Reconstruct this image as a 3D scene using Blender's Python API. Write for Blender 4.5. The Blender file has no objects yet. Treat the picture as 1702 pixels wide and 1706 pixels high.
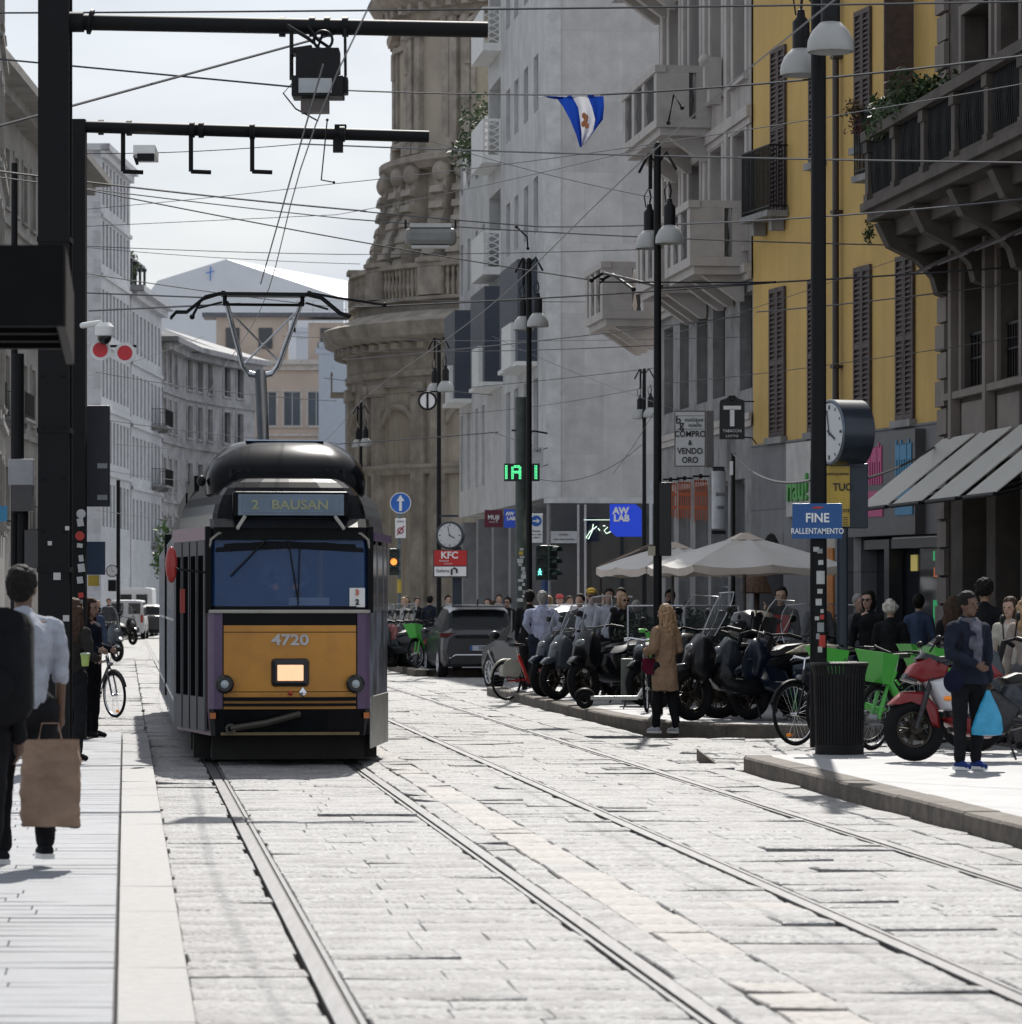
import bpy, bmesh, math, random
from mathutils import Vector, Matrix, Euler
random.seed(7)
R = math.radians
F = 6000.0; CX = 851.0; HY = 1005.0; EYE = 1.7
sc = bpy.context.scene
col = sc.collection
# ---------------- camera, sky, sun, exposure ----------------
cam = bpy.data.cameras.new('camera'); camo = bpy.data.objects.new('camera', cam); col.objects.link(camo)
camo.location = (0, 0, EYE); camo.rotation_euler = (R(90), 0, 0)
cam.sensor_fit = 'HORIZONTAL'; cam.sensor_width = 36; cam.lens = 36*F/1702
cam.shift_y = (HY-853)/1702; cam.clip_start = .1; cam.clip_end = 3000
cam.dof.use_dof = True; cam.dof.focus_distance = 46; cam.dof.aperture_fstop = 6.3
sc.camera = camo
SUN_EL = 45; SUN_AZ = 4          # azimuth clockwise from +Y
w = bpy.data.worlds.new('World'); sc.world = w; w.use_nodes = True
nt = w.node_tree; nt.nodes.clear()
def N(nt, t, **k):
    n = nt.nodes.new(t)
    for a, b in k.items(): setattr(n, a, b)
    return n
wo = N(nt, 'ShaderNodeOutputWorld'); bg = N(nt, 'ShaderNodeBackground'); bg.inputs[1].default_value = .1
sky = N(nt, 'ShaderNodeTexSky'); sky.sky_type = 'NISHITA'; sky.sun_disc = False
sky.sun_elevation = R(SUN_EL); sky.sun_rotation = R(SUN_AZ); sky.dust_density = 2.0; sky.air_density = 1.0
tc = N(nt, 'ShaderNodeTexCoord'); mp = N(nt, 'ShaderNodeMapping'); mp.inputs['Scale'].default_value = (3.2, 3.2, 11)
nz = N(nt, 'ShaderNodeTexNoise'); nz.inputs['Scale'].default_value = 2.3; nz.inputs['Detail'].default_value = 7; nz.inputs['Roughness'].default_value = .5
cr = N(nt, 'ShaderNodeValToRGB'); cr.color_ramp.elements[0].position = .38; cr.color_ramp.elements[1].position = .68
cr.color_ramp.elements[0].color = (.55, .55, .55, 1); cr.color_ramp.elements[1].color = (1, 1, 1, 1)
mx = N(nt, 'ShaderNodeMix'); mx.data_type = 'RGBA'; mx.inputs[7].default_value = (5.9, 6.25, 6.8, 1)
nt.links.new(tc.outputs['Generated'], mp.inputs[0]); nt.links.new(mp.outputs[0], nz.inputs['Vector'])
nt.links.new(nz.outputs[0], cr.inputs[0]); nt.links.new(cr.outputs[0], mx.inputs[0])
nt.links.new(sky.outputs[0], mx.inputs[6]); nt.links.new(mx.outputs[2], bg.inputs[0]); nt.links.new(bg.outputs[0], wo.inputs[0])
sun = bpy.data.lights.new('sun', 'SUN'); sun.energy = 4.6; sun.angle = R(.53); sun.color = (1, .96, .9)
suno = bpy.data.objects.new('sun', sun); col.objects.link(suno)
sv = Vector((math.sin(R(SUN_AZ))*math.cos(R(SUN_EL)), math.cos(R(SUN_AZ))*math.cos(R(SUN_EL)), math.sin(R(SUN_EL))))
suno.rotation_euler = sv.to_track_quat('Z', 'Y').to_euler(); suno.location = (0, 0, 60)
sc.view_settings.view_transform = 'Standard'; sc.view_settings.look = 'None'
sc.view_settings.exposure = 0.27; sc.view_settings.gamma = 1
# ---------------- materials ----------------
MC = {}
def mat(name, c, rough=.7, metal=0, var=.18, scale=3, bump=0, bscale=30, emit=None, es=1, spec=.5, stretch=None, coat=0, dirt=None, streak=None):
    if name in MC: return MC[name]
    m = bpy.data.materials.new(name); MC[name] = m; m.use_nodes = True; t = m.node_tree; p = t.nodes['Principled BSDF']
    p.inputs['Roughness'].default_value = rough; p.inputs['Metallic'].default_value = metal
    p.inputs['Specular IOR Level'].default_value = spec; p.inputs['Coat Weight'].default_value = coat
    c4 = (*c, 1)
    tcn = N(t, 'ShaderNodeTexCoord'); src = tcn.outputs['Object']
    if stretch:
        mpn = N(t, 'ShaderNodeMapping'); mpn.inputs['Scale'].default_value = stretch; t.links.new(src, mpn.inputs[0]); src = mpn.outputs[0]
    if var:
        n = N(t, 'ShaderNodeTexNoise'); n.inputs['Scale'].default_value = scale; n.inputs['Detail'].default_value = 6; n.inputs['Roughness'].default_value = .62
        t.links.new(src, n.inputs['Vector'])
        r = N(t, 'ShaderNodeValToRGB'); e = r.color_ramp.elements
        e[0].position = .32; e[1].position = .70
        e[0].color = (*[x*(1-var) for x in c], 1); e[1].color = (*[min(1, x*(1+var)) for x in c], 1)
        t.links.new(n.outputs[0], r.inputs[0]); outc = r.outputs[0]
        if dirt:
            n2 = N(t, 'ShaderNodeTexNoise'); n2.inputs['Scale'].default_value = dirt[1]; n2.inputs['Detail'].default_value = 8
            t.links.new(src, n2.inputs['Vector'])
            r2 = N(t, 'ShaderNodeValToRGB'); r2.color_ramp.elements[0].position = .48; r2.color_ramp.elements[1].position = .66
            r2.color_ramp.elements[0].color = (0, 0, 0, 1); r2.color_ramp.elements[1].color = (dirt[2],)*3+(1,)
            mm = N(t, 'ShaderNodeMix'); mm.data_type = 'RGBA'; mm.inputs[7].default_value = (*dirt[0], 1)
            t.links.new(n2.outputs[0], r2.inputs[0]); t.links.new(r2.outputs[0], mm.inputs[0]); t.links.new(outc, mm.inputs[6]); outc = mm.outputs[2]
        if streak:
            m3 = N(t, 'ShaderNodeMapping'); m3.inputs['Scale'].default_value = (3.5, 3.5, .22); t.links.new(src, m3.inputs[0])
            n4 = N(t, 'ShaderNodeTexNoise'); n4.inputs['Scale'].default_value = 1.0; n4.inputs['Detail'].default_value = 7; n4.inputs['Roughness'].default_value = .65; t.links.new(m3.outputs[0], n4.inputs['Vector'])
            r4 = N(t, 'ShaderNodeValToRGB'); r4.color_ramp.elements[0].position = .45; r4.color_ramp.elements[1].position = .72; r4.color_ramp.elements[0].color = (0, 0, 0, 1); r4.color_ramp.elements[1].color = (streak[1],)*3+(1,)
            mm4 = N(t, 'ShaderNodeMix'); mm4.data_type = 'RGBA'; mm4.inputs[7].default_value = (*streak[0], 1); t.links.new(n4.outputs[0], r4.inputs[0]); t.links.new(r4.outputs[0], mm4.inputs[0]); t.links.new(outc, mm4.inputs[6]); outc = mm4.outputs[2]
        t.links.new(outc, p.inputs['Base Color'])
    else: p.inputs['Base Color'].default_value = c4
    if bump:
        b = N(t, 'ShaderNodeBump'); b.inputs['Strength'].default_value = bump; b.inputs['Distance'].default_value = .02
        n3 = N(t, 'ShaderNodeTexNoise'); n3.inputs['Scale'].default_value = bscale; n3.inputs['Detail'].default_value = 5
        t.links.new(src, n3.inputs['Vector']); t.links.new(n3.outputs[0], b.inputs['Height']); t.links.new(b.outputs[0], p.inputs['Normal'])
    if emit: p.inputs['Emission Color'].default_value = (*emit, 1); p.inputs['Emission Strength'].default_value = es
    return m
def blockmat(name, c, bw, bh, mortar, var=.12, rough=.8, msize=.01, angle=0, zrow=True, bump=.3, dirt=None, off=.5, streak=None):
    """coursed stone: brick texture laid on a wall whose run makes `angle` with +Y"""
    if name in MC: return MC[name]
    m = mat(name, c, rough, var=.12, scale=2.5, dirt=dirt, streak=streak); t = m.node_tree; p = t.nodes['Principled BSDF']
    base = p.inputs['Base Color'].links[0].from_socket
    g = N(t, 'ShaderNodeNewGeometry'); mp1 = N(t, 'ShaderNodeMapping'); mp1.inputs['Rotation'].default_value = (0, 0, angle)
    t.links.new(g.outputs['Position'], mp1.inputs[0]); sx = N(t, 'ShaderNodeSeparateXYZ'); t.links.new(mp1.outputs[0], sx.inputs[0])
    cx = N(t, 'ShaderNodeCombineXYZ'); t.links.new(sx.outputs[1], cx.inputs[0]); t.links.new(sx.outputs[2], cx.inputs[1])
    br = N(t, 'ShaderNodeTexBrick'); br.offset = off
    br.inputs['Scale'].default_value = 1; br.inputs['Brick Width'].default_value = bw; br.inputs['Row Height'].default_value = bh
    br.inputs['Mortar Size'].default_value = msize; br.inputs['Mortar Smooth'].default_value = .3
    br.inputs['Color1'].default_value = (1-var, 1-var, 1-var, 1); br.inputs['Color2'].default_value = (1, 1, 1, 1); br.inputs['Mortar'].default_value = (mortar,)*3+(1,)
    t.links.new(cx.outputs[0], br.inputs['Vector'])
    mm = N(t, 'ShaderNodeMix'); mm.data_type = 'RGBA'; mm.blend_type = 'MULTIPLY'; mm.inputs[0].default_value = 1
    t.links.new(base, mm.inputs[6]); t.links.new(br.outputs['Color'], mm.inputs[7]); t.links.new(mm.outputs[2], p.inputs['Base Color'])
    return m
def glassmat(name, c, rough=.05, alpha=.5, spec=.5):
    if name in MC: return MC[name]
    m = bpy.data.materials.new(name); MC[name] = m; m.use_nodes = True; t = m.node_tree
    o = t.nodes['Material Output']; t.nodes.remove(t.nodes['Principled BSDF'])
    g = N(t, 'ShaderNodeBsdfPrincipled'); g.inputs['Base Color'].default_value = (*c, 1); g.inputs['Roughness'].default_value = rough; g.inputs['Specular IOR Level'].default_value = spec
    tr = N(t, 'ShaderNodeBsdfTransparent'); mxs = N(t, 'ShaderNodeMixShader'); mxs.inputs[0].default_value = alpha
    t.links.new(tr.outputs[0], mxs.inputs[1]); t.links.new(g.outputs[0], mxs.inputs[2]); t.links.new(mxs.outputs[0], o.inputs[0])
    return m
def clothmat(name, c, thru=.45):
    """thin woven cloth: light that falls on its back shows through"""
    if name in MC: return MC[name]
    m = mat(name, c, .9, var=.06, scale=3, spec=.1); t = m.node_tree; o = t.nodes['Material Output']; p = t.nodes['Principled BSDF']
    tl = N(t, 'ShaderNodeBsdfTranslucent'); tl.inputs[0].default_value = (*c, 1); ms = N(t, 'ShaderNodeMixShader'); ms.inputs[0].default_value = thru
    t.links.new(p.outputs[0], ms.inputs[1]); t.links.new(tl.outputs[0], ms.inputs[2]); t.links.new(ms.outputs[0], o.inputs[0]); return m
# ---------------- mesh builder ----------------
class Fr:
    """a facade frame: p0 on the ground, unit direction d along it, unit normal n out of it"""
    def __init__(s, p0, d, n=None):
        s.p0 = Vector(p0).to_2d(); s.d = Vector(d).to_2d().normalized()
        s.n = Vector(n).to_2d().normalized() if n else Vector((-s.d.y, s.d.x))
    def pt(s, u, o, z):
        q = s.p0+s.d*u+s.n*o
        return Vector((q.x, q.y, z))
class MB:
    def __init__(s): s.v = []; s.f = []; s.mi = []; s.m = 0; s.T = None
    def add(s, vs, fs):
        b = len(s.v)
        if s.T is not None: vs = [s.T @ Vector(v) for v in vs]
        s.v += [tuple(v) for v in vs]
        for f in fs: s.f.append([b+i for i in f]); s.mi.append(s.m)
        return s
    def hexa(s, p):    # 8 points: 4 bottom ring, 4 top ring
        return s.add(p, [(3, 2, 1, 0), (4, 5, 6, 7), (0, 1, 5, 4), (1, 2, 6, 5), (2, 3, 7, 6), (3, 0, 4, 7)])
    def box(s, x0, x1, y0, y1, z0, z1):
        return s.hexa([(x0, y0, z0), (x1, y0, z0), (x1, y1, z0), (x0, y1, z0), (x0, y0, z1), (x1, y0, z1), (x1, y1, z1), (x0, y1, z1)])
    def cbox(s, c, d, rz=0, rx=0, ry=0):
        M = Matrix.Translation(c) @ Euler((rx, ry, rz)).to_matrix().to_4x4(); a, b, h = [q/2 for q in d]
        return s.hexa([M @ Vector(q) for q in [(-a, -b, -h), (a, -b, -h), (a, b, -h), (-a, b, -h), (-a, -b, h), (a, -b, h), (a, b, h), (-a, b, h)]])
    def fbox(s, F, u0, u1, o0, o1, z0, z1):
        return s.hexa([F.pt(u0, o0, z0), F.pt(u1, o0, z0), F.pt(u1, o1, z0), F.pt(u0, o1, z0), F.pt(u0, o0, z1), F.pt(u1, o0, z1), F.pt(u1, o1, z1), F.pt(u0, o1, z1)])
    def quad(s, *p): return s.add(p, [tuple(range(len(p)))])
    def ring(s, p, d, r, n, sq=None):
        d = Vector(d).normalized(); a = Vector((0, 0, 1)) if abs(d.z) < .9 else Vector((1, 0, 0))
        e = d.cross(a).normalized(); g = d.cross(e)
        return [Vector(p)+(e*math.cos(2*math.pi*i/n)+g*math.sin(2*math.pi*i/n))*r for i in range(n)]
    def tube(s, pts, r, n=8, cap=True):
        pts = [Vector(p) for p in pts]; k = len(pts); rs = r if isinstance(r, (list, tuple)) else [r]*k
        vs = []
        for i, p in enumerate(pts):
            d = (pts[min(i+1, k-1)]-pts[max(i-1, 0)])
            vs += s.ring(p, d, rs[i], n)
        fs = [(i*n+j, i*n+(j+1) % n, (i+1)*n+(j+1) % n, (i+1)*n+j) for i in range(k-1) for j in range(n)]
        if cap: fs += [tuple(reversed(range(n))), tuple((k-1)*n+j for j in range(n))]
        return s.add(vs, fs)
    def ell(s, c, r, n=12, m=8, rot=None):
        c = Vector(c); r = r if isinstance(r, (list, tuple)) else (r, r, r); vs = []
        Rm = rot.to_matrix() if rot else Matrix.Identity(3)
        for i in range(1, m):
            th = math.pi*i/m
            for j in range(n):
                ph = 2*math.pi*j/n; vs.append(c+Rm @ Vector((r[0]*math.sin(th)*math.cos(ph), r[1]*math.sin(th)*math.sin(ph), r[2]*math.cos(th))))
        vs += [c+Rm @ Vector((0, 0, r[2])), c+Rm @ Vector((0, 0, -r[2]))]; t = len(vs)-2
        fs = [(i*n+j, (i+1)*n+j, (i+1)*n+(j+1) % n, i*n+(j+1) % n) for i in range(m-2) for j in range(n)]
        fs += [(t, j, (j+1) % n) for j in range(n)] + [(t+1, (m-2)*n+(j+1) % n, (m-2)*n+j) for j in range(n)]
        return s.add(vs, fs)
    def cap(s, p0, p1, r0, r1, n=10):
        s.tube([p0, p1], [r0, r1], n); s.ell(p0, r0, n, 6); s.ell(p1, r1, n, 6); return s
    def lathe(s, prof, c=(0, 0), n=32, a0=0, a1=360, close=True, axis='z', cz=0):
        full = abs(a1-a0) >= 360; k = n if full else n+1; vs = []
        for r, z in prof:
            for j in range(k):
                a = R(a0+(a1-a0)*j/n)
                if axis == 'z': vs.append((c[0]+r*math.cos(a), c[1]+r*math.sin(a), z))
                elif axis == 'x': vs.append((z+c[0], c[1]+r*math.cos(a), cz+r*math.sin(a)))
                else: vs.append((c[0]+r*math.cos(a), z+c[1], cz+r*math.sin(a)))
        fs = []
        for i in range(len(prof)-1):
            for j in range(n):
                j2 = (j+1) % k
                fs.append((i*k+j, i*k+j2, (i+1)*k+j2, (i+1)*k+j))
        return s.add(vs, fs)
    def torus(s, c, Rr, r, axis='x', n=28, m=8, a0=0, a1=360):
        prof = [(Rr+r*math.cos(2*math.pi*i/m), r*math.sin(2*math.pi*i/m)) for i in range(m+1)]
        return s.lathe(prof, c=(c[0], c[1]), n=n, a0=a0, a1=a1, axis=axis, cz=c[2]) if axis != 'z' else s.lathe([(a, b+c[2]) for a, b in prof], c=(c[0], c[1]), n=n, a0=a0, a1=a1)
    def prism(s, poly, h0, h1, axis='x'):
        """2-D polygon (a,b) extruded along an axis from h0 to h1; axis x -> (h,a,b), y -> (a,h,b), z -> (a,b,h)"""
        def P(a, b, h): return (h, a, b) if axis == 'x' else ((a, h, b) if axis == 'y' else (a, b, h))
        n = len(poly); vs = [P(a, b, h0) for a, b in poly]+[P(a, b, h1) for a, b in poly]
        return s.add(vs, [tuple(reversed(range(n))), tuple(range(n, 2*n))]+[(i, (i+1) % n, n+(i+1) % n, n+i) for i in range(n)])
    def loft(s, secs, closed=True, caps=True):
        n = len(secs[0]); vs = [p for q in secs for p in q]
        fs = [(i*n+j, i*n+(j+1) % n, (i+1)*n+(j+1) % n, (i+1)*n+j) for i in range(len(secs)-1) for j in range(n if closed else n-1)]
        if caps: fs += [tuple(reversed(range(n))), tuple((len(secs)-1)*n+j for j in range(n))]
        return s.add(vs, fs)
    def build(s, name, m, parent=None, world=False, smooth=None, bevel=0, recalc=True):
        me = bpy.data.meshes.new(name); off = Vector(parent.location) if (world and parent) else Vector((0, 0, 0))
        me.from_pydata([tuple(Vector(v)-off) for v in s.v], [], s.f)
        ms = m if isinstance(m, (list, tuple)) else ([m] if m else [])
        for q in ms: me.materials.append(q)
        if len(ms) > 1: me.polygons.foreach_set('material_index', [min(i, len(ms)-1) for i in s.mi])
        if recalc:
            b = bmesh.new(); b.from_mesh(me); bmesh.ops.recalc_face_normals(b, faces=b.faces); b.to_mesh(me); b.free()
        if smooth:
            me.polygons.foreach_set('use_smooth', [True]*len(me.polygons)); me.set_sharp_from_angle(angle=R(smooth))
        me.update()
        o = bpy.data.objects.new(name, me); col.objects.link(o)
        if parent: o.parent = parent
        if bevel:
            bm_ = o.modifiers.new('bevel', 'BEVEL'); bm_.width = bevel; bm_.segments = 2; bm_.limit_method = 'ANGLE'; bm_.angle_limit = R(40)
        return o
def tag(o, label=None, cat=None, group=None, kind=None):
    if label: o['label'] = label
    if cat: o['category'] = cat
    if group: o['group'] = group
    if kind: o['kind'] = kind
    return o
def thing(name, label, cat, loc=(0, 0, 0), rz=0, group=None):
    o = bpy.data.objects.new(name, None); col.objects.link(o); o.location = loc; o.rotation_euler = (0, 0, rz); o.empty_display_size = .2
    return tag(o, label, cat, group)
def copy_tree(o, parent=None):
    c = o.copy(); col.objects.link(c)
    if parent: c.parent = parent
    for ch in [x for x in KIDS.get(o.name, []) or o.children]: copy_tree(ch, c)
    return c
KIDS = {}
def text(s, size, m, parent, loc, rot=(R(90), 0, 0), name='lettering', ext=.004, bold=0, ax='CENTER', sx=1, world=False):
    cu = bpy.data.curves.new(name, 'FONT'); cu.body = s; cu.size = size; cu.extrude = ext; cu.offset = bold; cu.align_x = ax; cu.align_y = 'CENTER'; cu.resolution_u = 3
    t = bpy.data.objects.new(name, cu); me = bpy.data.meshes.new_from_object(t); bpy.data.objects.remove(t)
    me.materials.clear(); me.materials.append(m)
    o = bpy.data.objects.new(name, me); col.objects.link(o); o.rotation_euler = rot; o.scale = (sx, 1, 1)
    l = Vector(loc)
    if world and parent: l = l-Vector(parent.location)
    o.location = l; o.parent = parent
    return o
def at(px, z, Y): return Vector(((px-CX)*Y/F, Y, z))
def PP(px, py, Y): return Vector(((px-CX)*Y/F, Y, EYE-(py-HY)*Y/F))
SL = -.107           # the street runs along (SL, 1)
def SX(xs, Y): return xs+SL*Y
# shared materials
black = mat('black_iron', (.007, .007, .008), .5, 0, .3, 8, spec=.25)
blackp = mat('black_gloss', (.007, .008, .010), .25, 0, .1, spec=.4, coat=.3)
rubber = mat('rubber', (.010, .010, .011), .85, var=.2, spec=.2)
chrome = mat('chrome', (.75, .76, .78), .16, 1, .05)
alu = mat('aluminium', (.45, .46, .48), .38, .9, .12, 12)
darkglass = mat('window_glass', (.018, .022, .028), .08, 0, 0, spec=.8)
bluegl = mat('blue_grey_glass', (.055, .075, .105), .12, 0, .2, .4, spec=.8)
white = mat('white_paint', (.72, .72, .70), .5, var=.08)
steelp = mat('dark_steel_paint', (.018, .020, .026), .4, 0, .25, 5)
# ---------------- ground ----------------
def struct(o): return tag(o, kind='structure')
dirt = mat('joint_dirt', (.055, .05, .045), .95, var=.4, scale=25, bump=.5, bscale=90)
stone_a = mat('road_granite', (.27, .266, .263), .64, var=.46, scale=22, bump=1.0, bscale=34, dirt=((.13, .127, .124), 3, .6))
stone_p = mat('road_granite_pink', (.30, .278, .26), .66, var=.25, scale=16, bump=.9, bscale=28)
stone_b = mat('road_granite_worn', (.235, .231, .229), .64, var=.35, scale=14, bump=1.0, bscale=30, dirt=((.11, .107, .105), 2, .6))
asph = mat('far_paving', (.28, .28, .277), .7, var=.15, scale=1.5, bump=.3, bscale=8)
g = MB(); g.quad((-600, -60, -.10), (600, -60, -.10), (600, 1500, -.10), (-600, 1500, -.10))
struct(g.build('ground', asph))
g = MB(); NS = 120
ys = [3+i*2.2 for i in range(100)]
for a, b in zip(ys, ys[1:]):
    g.quad((SX(-.5, a), a, -.05), (SX(12, a), a, -.05), (SX(12, b), b, -.05), (SX(-.5, b), b, -.05))
struct(g.build('road_bed', dirt))
rnd = random.Random(11)
g = MB()
def slab(g, xa, xb, ya, yb, z, lift=.012, ch=.009):
    """one worn road slab, given in street coordinates, tilted a little"""
    zz = z+rnd.uniform(-lift, lift)*.22; t = [zz+rnd.uniform(-lift, lift)*.35 for _ in range(4)]
    if rnd.random() < .05: q = rnd.uniform(.015, .034); k = rnd.random(); t[0] += q*k; t[1] += q*(1-k)
    elif rnd.random() < .18: q = rnd.uniform(.010, .026); k = rnd.random(); t[0] += q*k; t[1] += q*(1-k*rnd.random())
    c = [(xa, ya), (xb, ya), (xb, yb), (xa, yb)]
    wob = [(x+rnd.uniform(-.004, .004), y+rnd.uniform(-.03, .03)) for x, y in c]
    cx = sum(p[0] for p in wob)/4; cy = sum(p[1] for p in wob)/4
    def S(x, y, h): return (SX(x, y), y, h)
    low = [S(x, y, -.06) for x, y in wob]; e = [S(x, y, h-ch) for (x, y), h in zip(wob, t)]
    ins = [S(x+math.copysign(min(.007, abs(cx-x)*.5), cx-x), y+math.copysign(min(.028, abs(cy-y)*.5), cy-y), h) for (x, y), h in zip(wob, t)]
    mid = [Vector(ins[i]).lerp(Vector(ins[(i+1) % 4]), .5)+Vector((0, 0, rnd.uniform(-.004, .006))) for i in range(4)]
    ctr = Vector(S(cx, cy, sum(t)/4+rnd.uniform(.002, .010)))
    v = low+e+ins+mid+[ctr]
    fs = [(i, (i+1) % 4, 4+(i+1) % 4, 4+i) for i in range(4)]+[(4+i, 4+(i+1) % 4, 8+(i+1) % 4, 12+i, 8+i) for i in range(4)]
    fs += [(8, 12, 16, 15), (12, 9, 13, 16), (16, 13, 10, 14), (15, 16, 14, 11)]
    g.add(v, fs)
zones = [(-.45, .27, 45.2, 110, 0), (.285, .83, 8, 110, 0), (.985, 2.325, 8, 110, 0), (2.48, 2.698, 8, 110, 0), (2.70, 3.02, 8, 110, 1), (3.022, 3.775, 8, 110, 0), (3.93, 5.28, 8, 110, 0), (5.44, 5.86, 8, 110, 0), (5.862, 10.4, 36.75, 45.1, 0), (5.862, 9.0, 66.5, 84, 0)]
for a, b, y0, y1, k in zones:
    y = y0+rnd.random()*.3; W_ = b-a
    while y < y1:
        L = rnd.uniform(.30, .56) if W_ > .5 else rnd.uniform(.35, .8)
        if y > 60: L *= 1.4
        cuts = [a]; x = a
        while b-x > .75: 
            x += rnd.uniform(.34, .80)
            if b-x > .3: cuts.append(x)
            else: break
        cuts.append(b)
        for xa, xb in zip(cuts, cuts[1:]):
            g.m = (1 if rnd.random() < .7 else 0) if k else (2 if rnd.random() < .25 else (1 if rnd.random() < .008 else 0))
            slab(g, xa+(rnd.choice([0, 0, .004, .02])-.004 if xa == a and a > 0 else 0), xb+.003-(rnd.choice([0, 0, .004, .018]) if xb == b and b < 5.8 else 0), y+rnd.uniform(-.02, .02), y+L-(.005 if rnd.random() < .78 else .022), 0, .010 if y < 60 else .006)
        y += L
# strip beside the right kerb
struct(g.build('road', [stone_a, stone_p, stone_b], smooth=25))
g = MB()
y = 9.5
while y < 110:
    L = rnd.uniform(.6, 1.4)
    if not (36.7 < y < 45.3 or 66.5 < y < 84): slab(g, 5.87, 6.19 if y < 36.7 else 6.66, y, y+L-.014, .004)
    y += L
struct(g.build('road_edge', [stone_b], smooth=25))
# far carriageway: carries on, then bends right
g = MB()
def cen(Y):      # left edge and right edge of the road beyond the slabs
    bend = max(0, Y-165)
    return SX(-.45, Y)+bend*bend*.0030, SX(6.7, Y)+bend*bend*.0030
prev = None
for Y in [108+6*i for i in range(32)]:
    c = cen(Y)
    if prev: g.quad((prev[1][0], prev[0], -.006), (prev[1][1], prev[0], -.006), (c[1], Y, -.006), (c[0], Y, -.006))
    prev = (Y, c)
struct(g.build('far_road', asph))
for m_ in (stone_a, stone_b, stone_p, asph, ): m_.node_tree.nodes['Principled BSDF'].inputs['Specular IOR Level'].default_value = .4
# rails
railm = mat('rail_steel', (.075, .075, .08), .5, .35, .3, 30, stretch=(1, .05, 1))
railg = mat('rail_groove', (.06, .057, .053), .7, .3, .3)
for i, (xs, side) in enumerate([(.907, 1), (2.40, -1), (3.855, 1), (5.36, -1)]):
    g = MB(); Y = 8
    P = [8+3*j for j in range(54)]
    for a, b in zip(P, P[1:]):
        def S(x, y, h):
            bend = max(0, y-165)
            return (SX(x, y)+bend*bend*.003, y, h)
        s = side
        for (o0, o1, z, mm) in [(-.060, .020, .006, 0), (.020, .042, -.010, 1), (.042, .068, .003, 0)]:
            x0 = xs+s*o0; x1 = xs+s*o1; g.m = mm
            g.quad(S(x0, a, z), S(x1, a, z), S(x1, b, z), S(x0, b, z))
        g.m = 0
        for o in (-.060, .020, .042, .068): g.quad(S(xs+s*o, a, -.06), S(xs+s*o, b, -.06), S(xs+s*o, b, .006 if o < .03 else .003), S(xs+s*o, a, .006 if o < .03 else .003))
    lab = ['left rail of the near tram track, running under the tram', 'right rail of the near tram track, beside the pinkish stones', 'left rail of the far tram track, in the middle of the road', 'right rail of the far tram track, nearest the motorcycles'][i]
    tag(g.build('tram_rail', [railm, railg]), lab, 'rail', 'tram rails set in the road')
# platform (left), its tiles and granite edge
tile = mat('platform_tile', (.20, .21, .23), .66, var=.12, scale=4, bump=.15, bscale=40)
kst = mat('platform_granite', (.235, .23, .225), .66, var=.12, scale=14, bump=.2, bscale=60)
kdk = mat('platform_granite_dark', (.14, .14, .145), .6, var=.2, scale=12, bump=.2, bscale=60)
PH = .08
g = MB(); g.quad(*[(SX(x, y), y, PH-.03) for x, y in [(-14, 2), (-.04, 2), (-.04, 45), (-14, 45)]]); struct(g.build('platform_bed', dirt))
g = MB()
def flag(g, xa, xb, ya, yb, z, ch=.004, low=.05):
    c = [(xa, ya), (xb, ya), (xb, yb), (xa, yb)]; t = [z+rnd.uniform(-.002, .002) for _ in c]
    lo = [(SX(x, y), y, z-low) for x, y in c]
    i = [(SX(x+math.copysign(.004, (xa+xb)/2-x), y), y+math.copysign(.004, (ya+yb)/2-y), h) for (x, y), h in zip(c, t)]
    e = [(SX(x, y), y, h-ch) for (x, y), h in zip(c, t)]
    g.add(lo+e+i, [(j, (j+1) % 4, 4+(j+1) % 4, 4+j) for j in range(4)]+[(4+j, 4+(j+1) % 4, 8+(j+1) % 4, 8+j) for j in range(4)]+[(8, 9, 10, 11)])
y = 10
while y < 45:
    L = rnd.choice([.2, .25, .3]); x = -.045
    while x > -5:
        w_ = rnd.uniform(.4, 1.0); flag(g, x-w_, x-.004, y, y+L-.006, PH); x -= w_
    y += L
struct(g.build('pavement_tiles', tile))
g = MB(); y = 9.8
for yy in [12, 13.9, 16.0, 18.9, 20.6, 24.4, 26.4, 30.4, 32.7, 35.3, 37.7, 39.9, 42.2, 44.9]:
    g.m = 1 if y > 35 else 0
    flag(g, -.035, .275, y, yy-.008, PH+.003, low=.15, ch=.012); y = yy
struct(g.build('platform_kerb', [kst, kdk], bevel=0))
# left pavement beyond the platform
g = MB()
for a, b in zip(range(45, 168, 3), range(48, 171, 3)):
    g.quad((SX(-14, a), a, PH-.01), (SX(-.7, a), a, PH-.01), (SX(-.7, b), b, PH-.01), (SX(-14, b), b, PH-.01))
    g.m = 1; g.hexa([(SX(x, y_), y_, z) for z in (-.1, PH) for x, y_ in [(-.7, a), (-.45, a), (-.45, b-.02), (-.7, b-.02)]]); g.m = 0
struct(g.build('left_pavement', [tile, kst]))
g = MB(); P0 = None
for k in range(20):
    Y = 168+k*3; xl, xr = cen(Y); q = [(xl-12, Y, PH), (xl-.3, Y, PH), (xl, Y, PH-.01), (xl, Y, -.1)]
    if P0:
        for j in range(3): g.quad(P0[j], P0[j+1], q[j+1], q[j])
    P0 = q
struct(g.build('far_left_pavement', tile))
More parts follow.
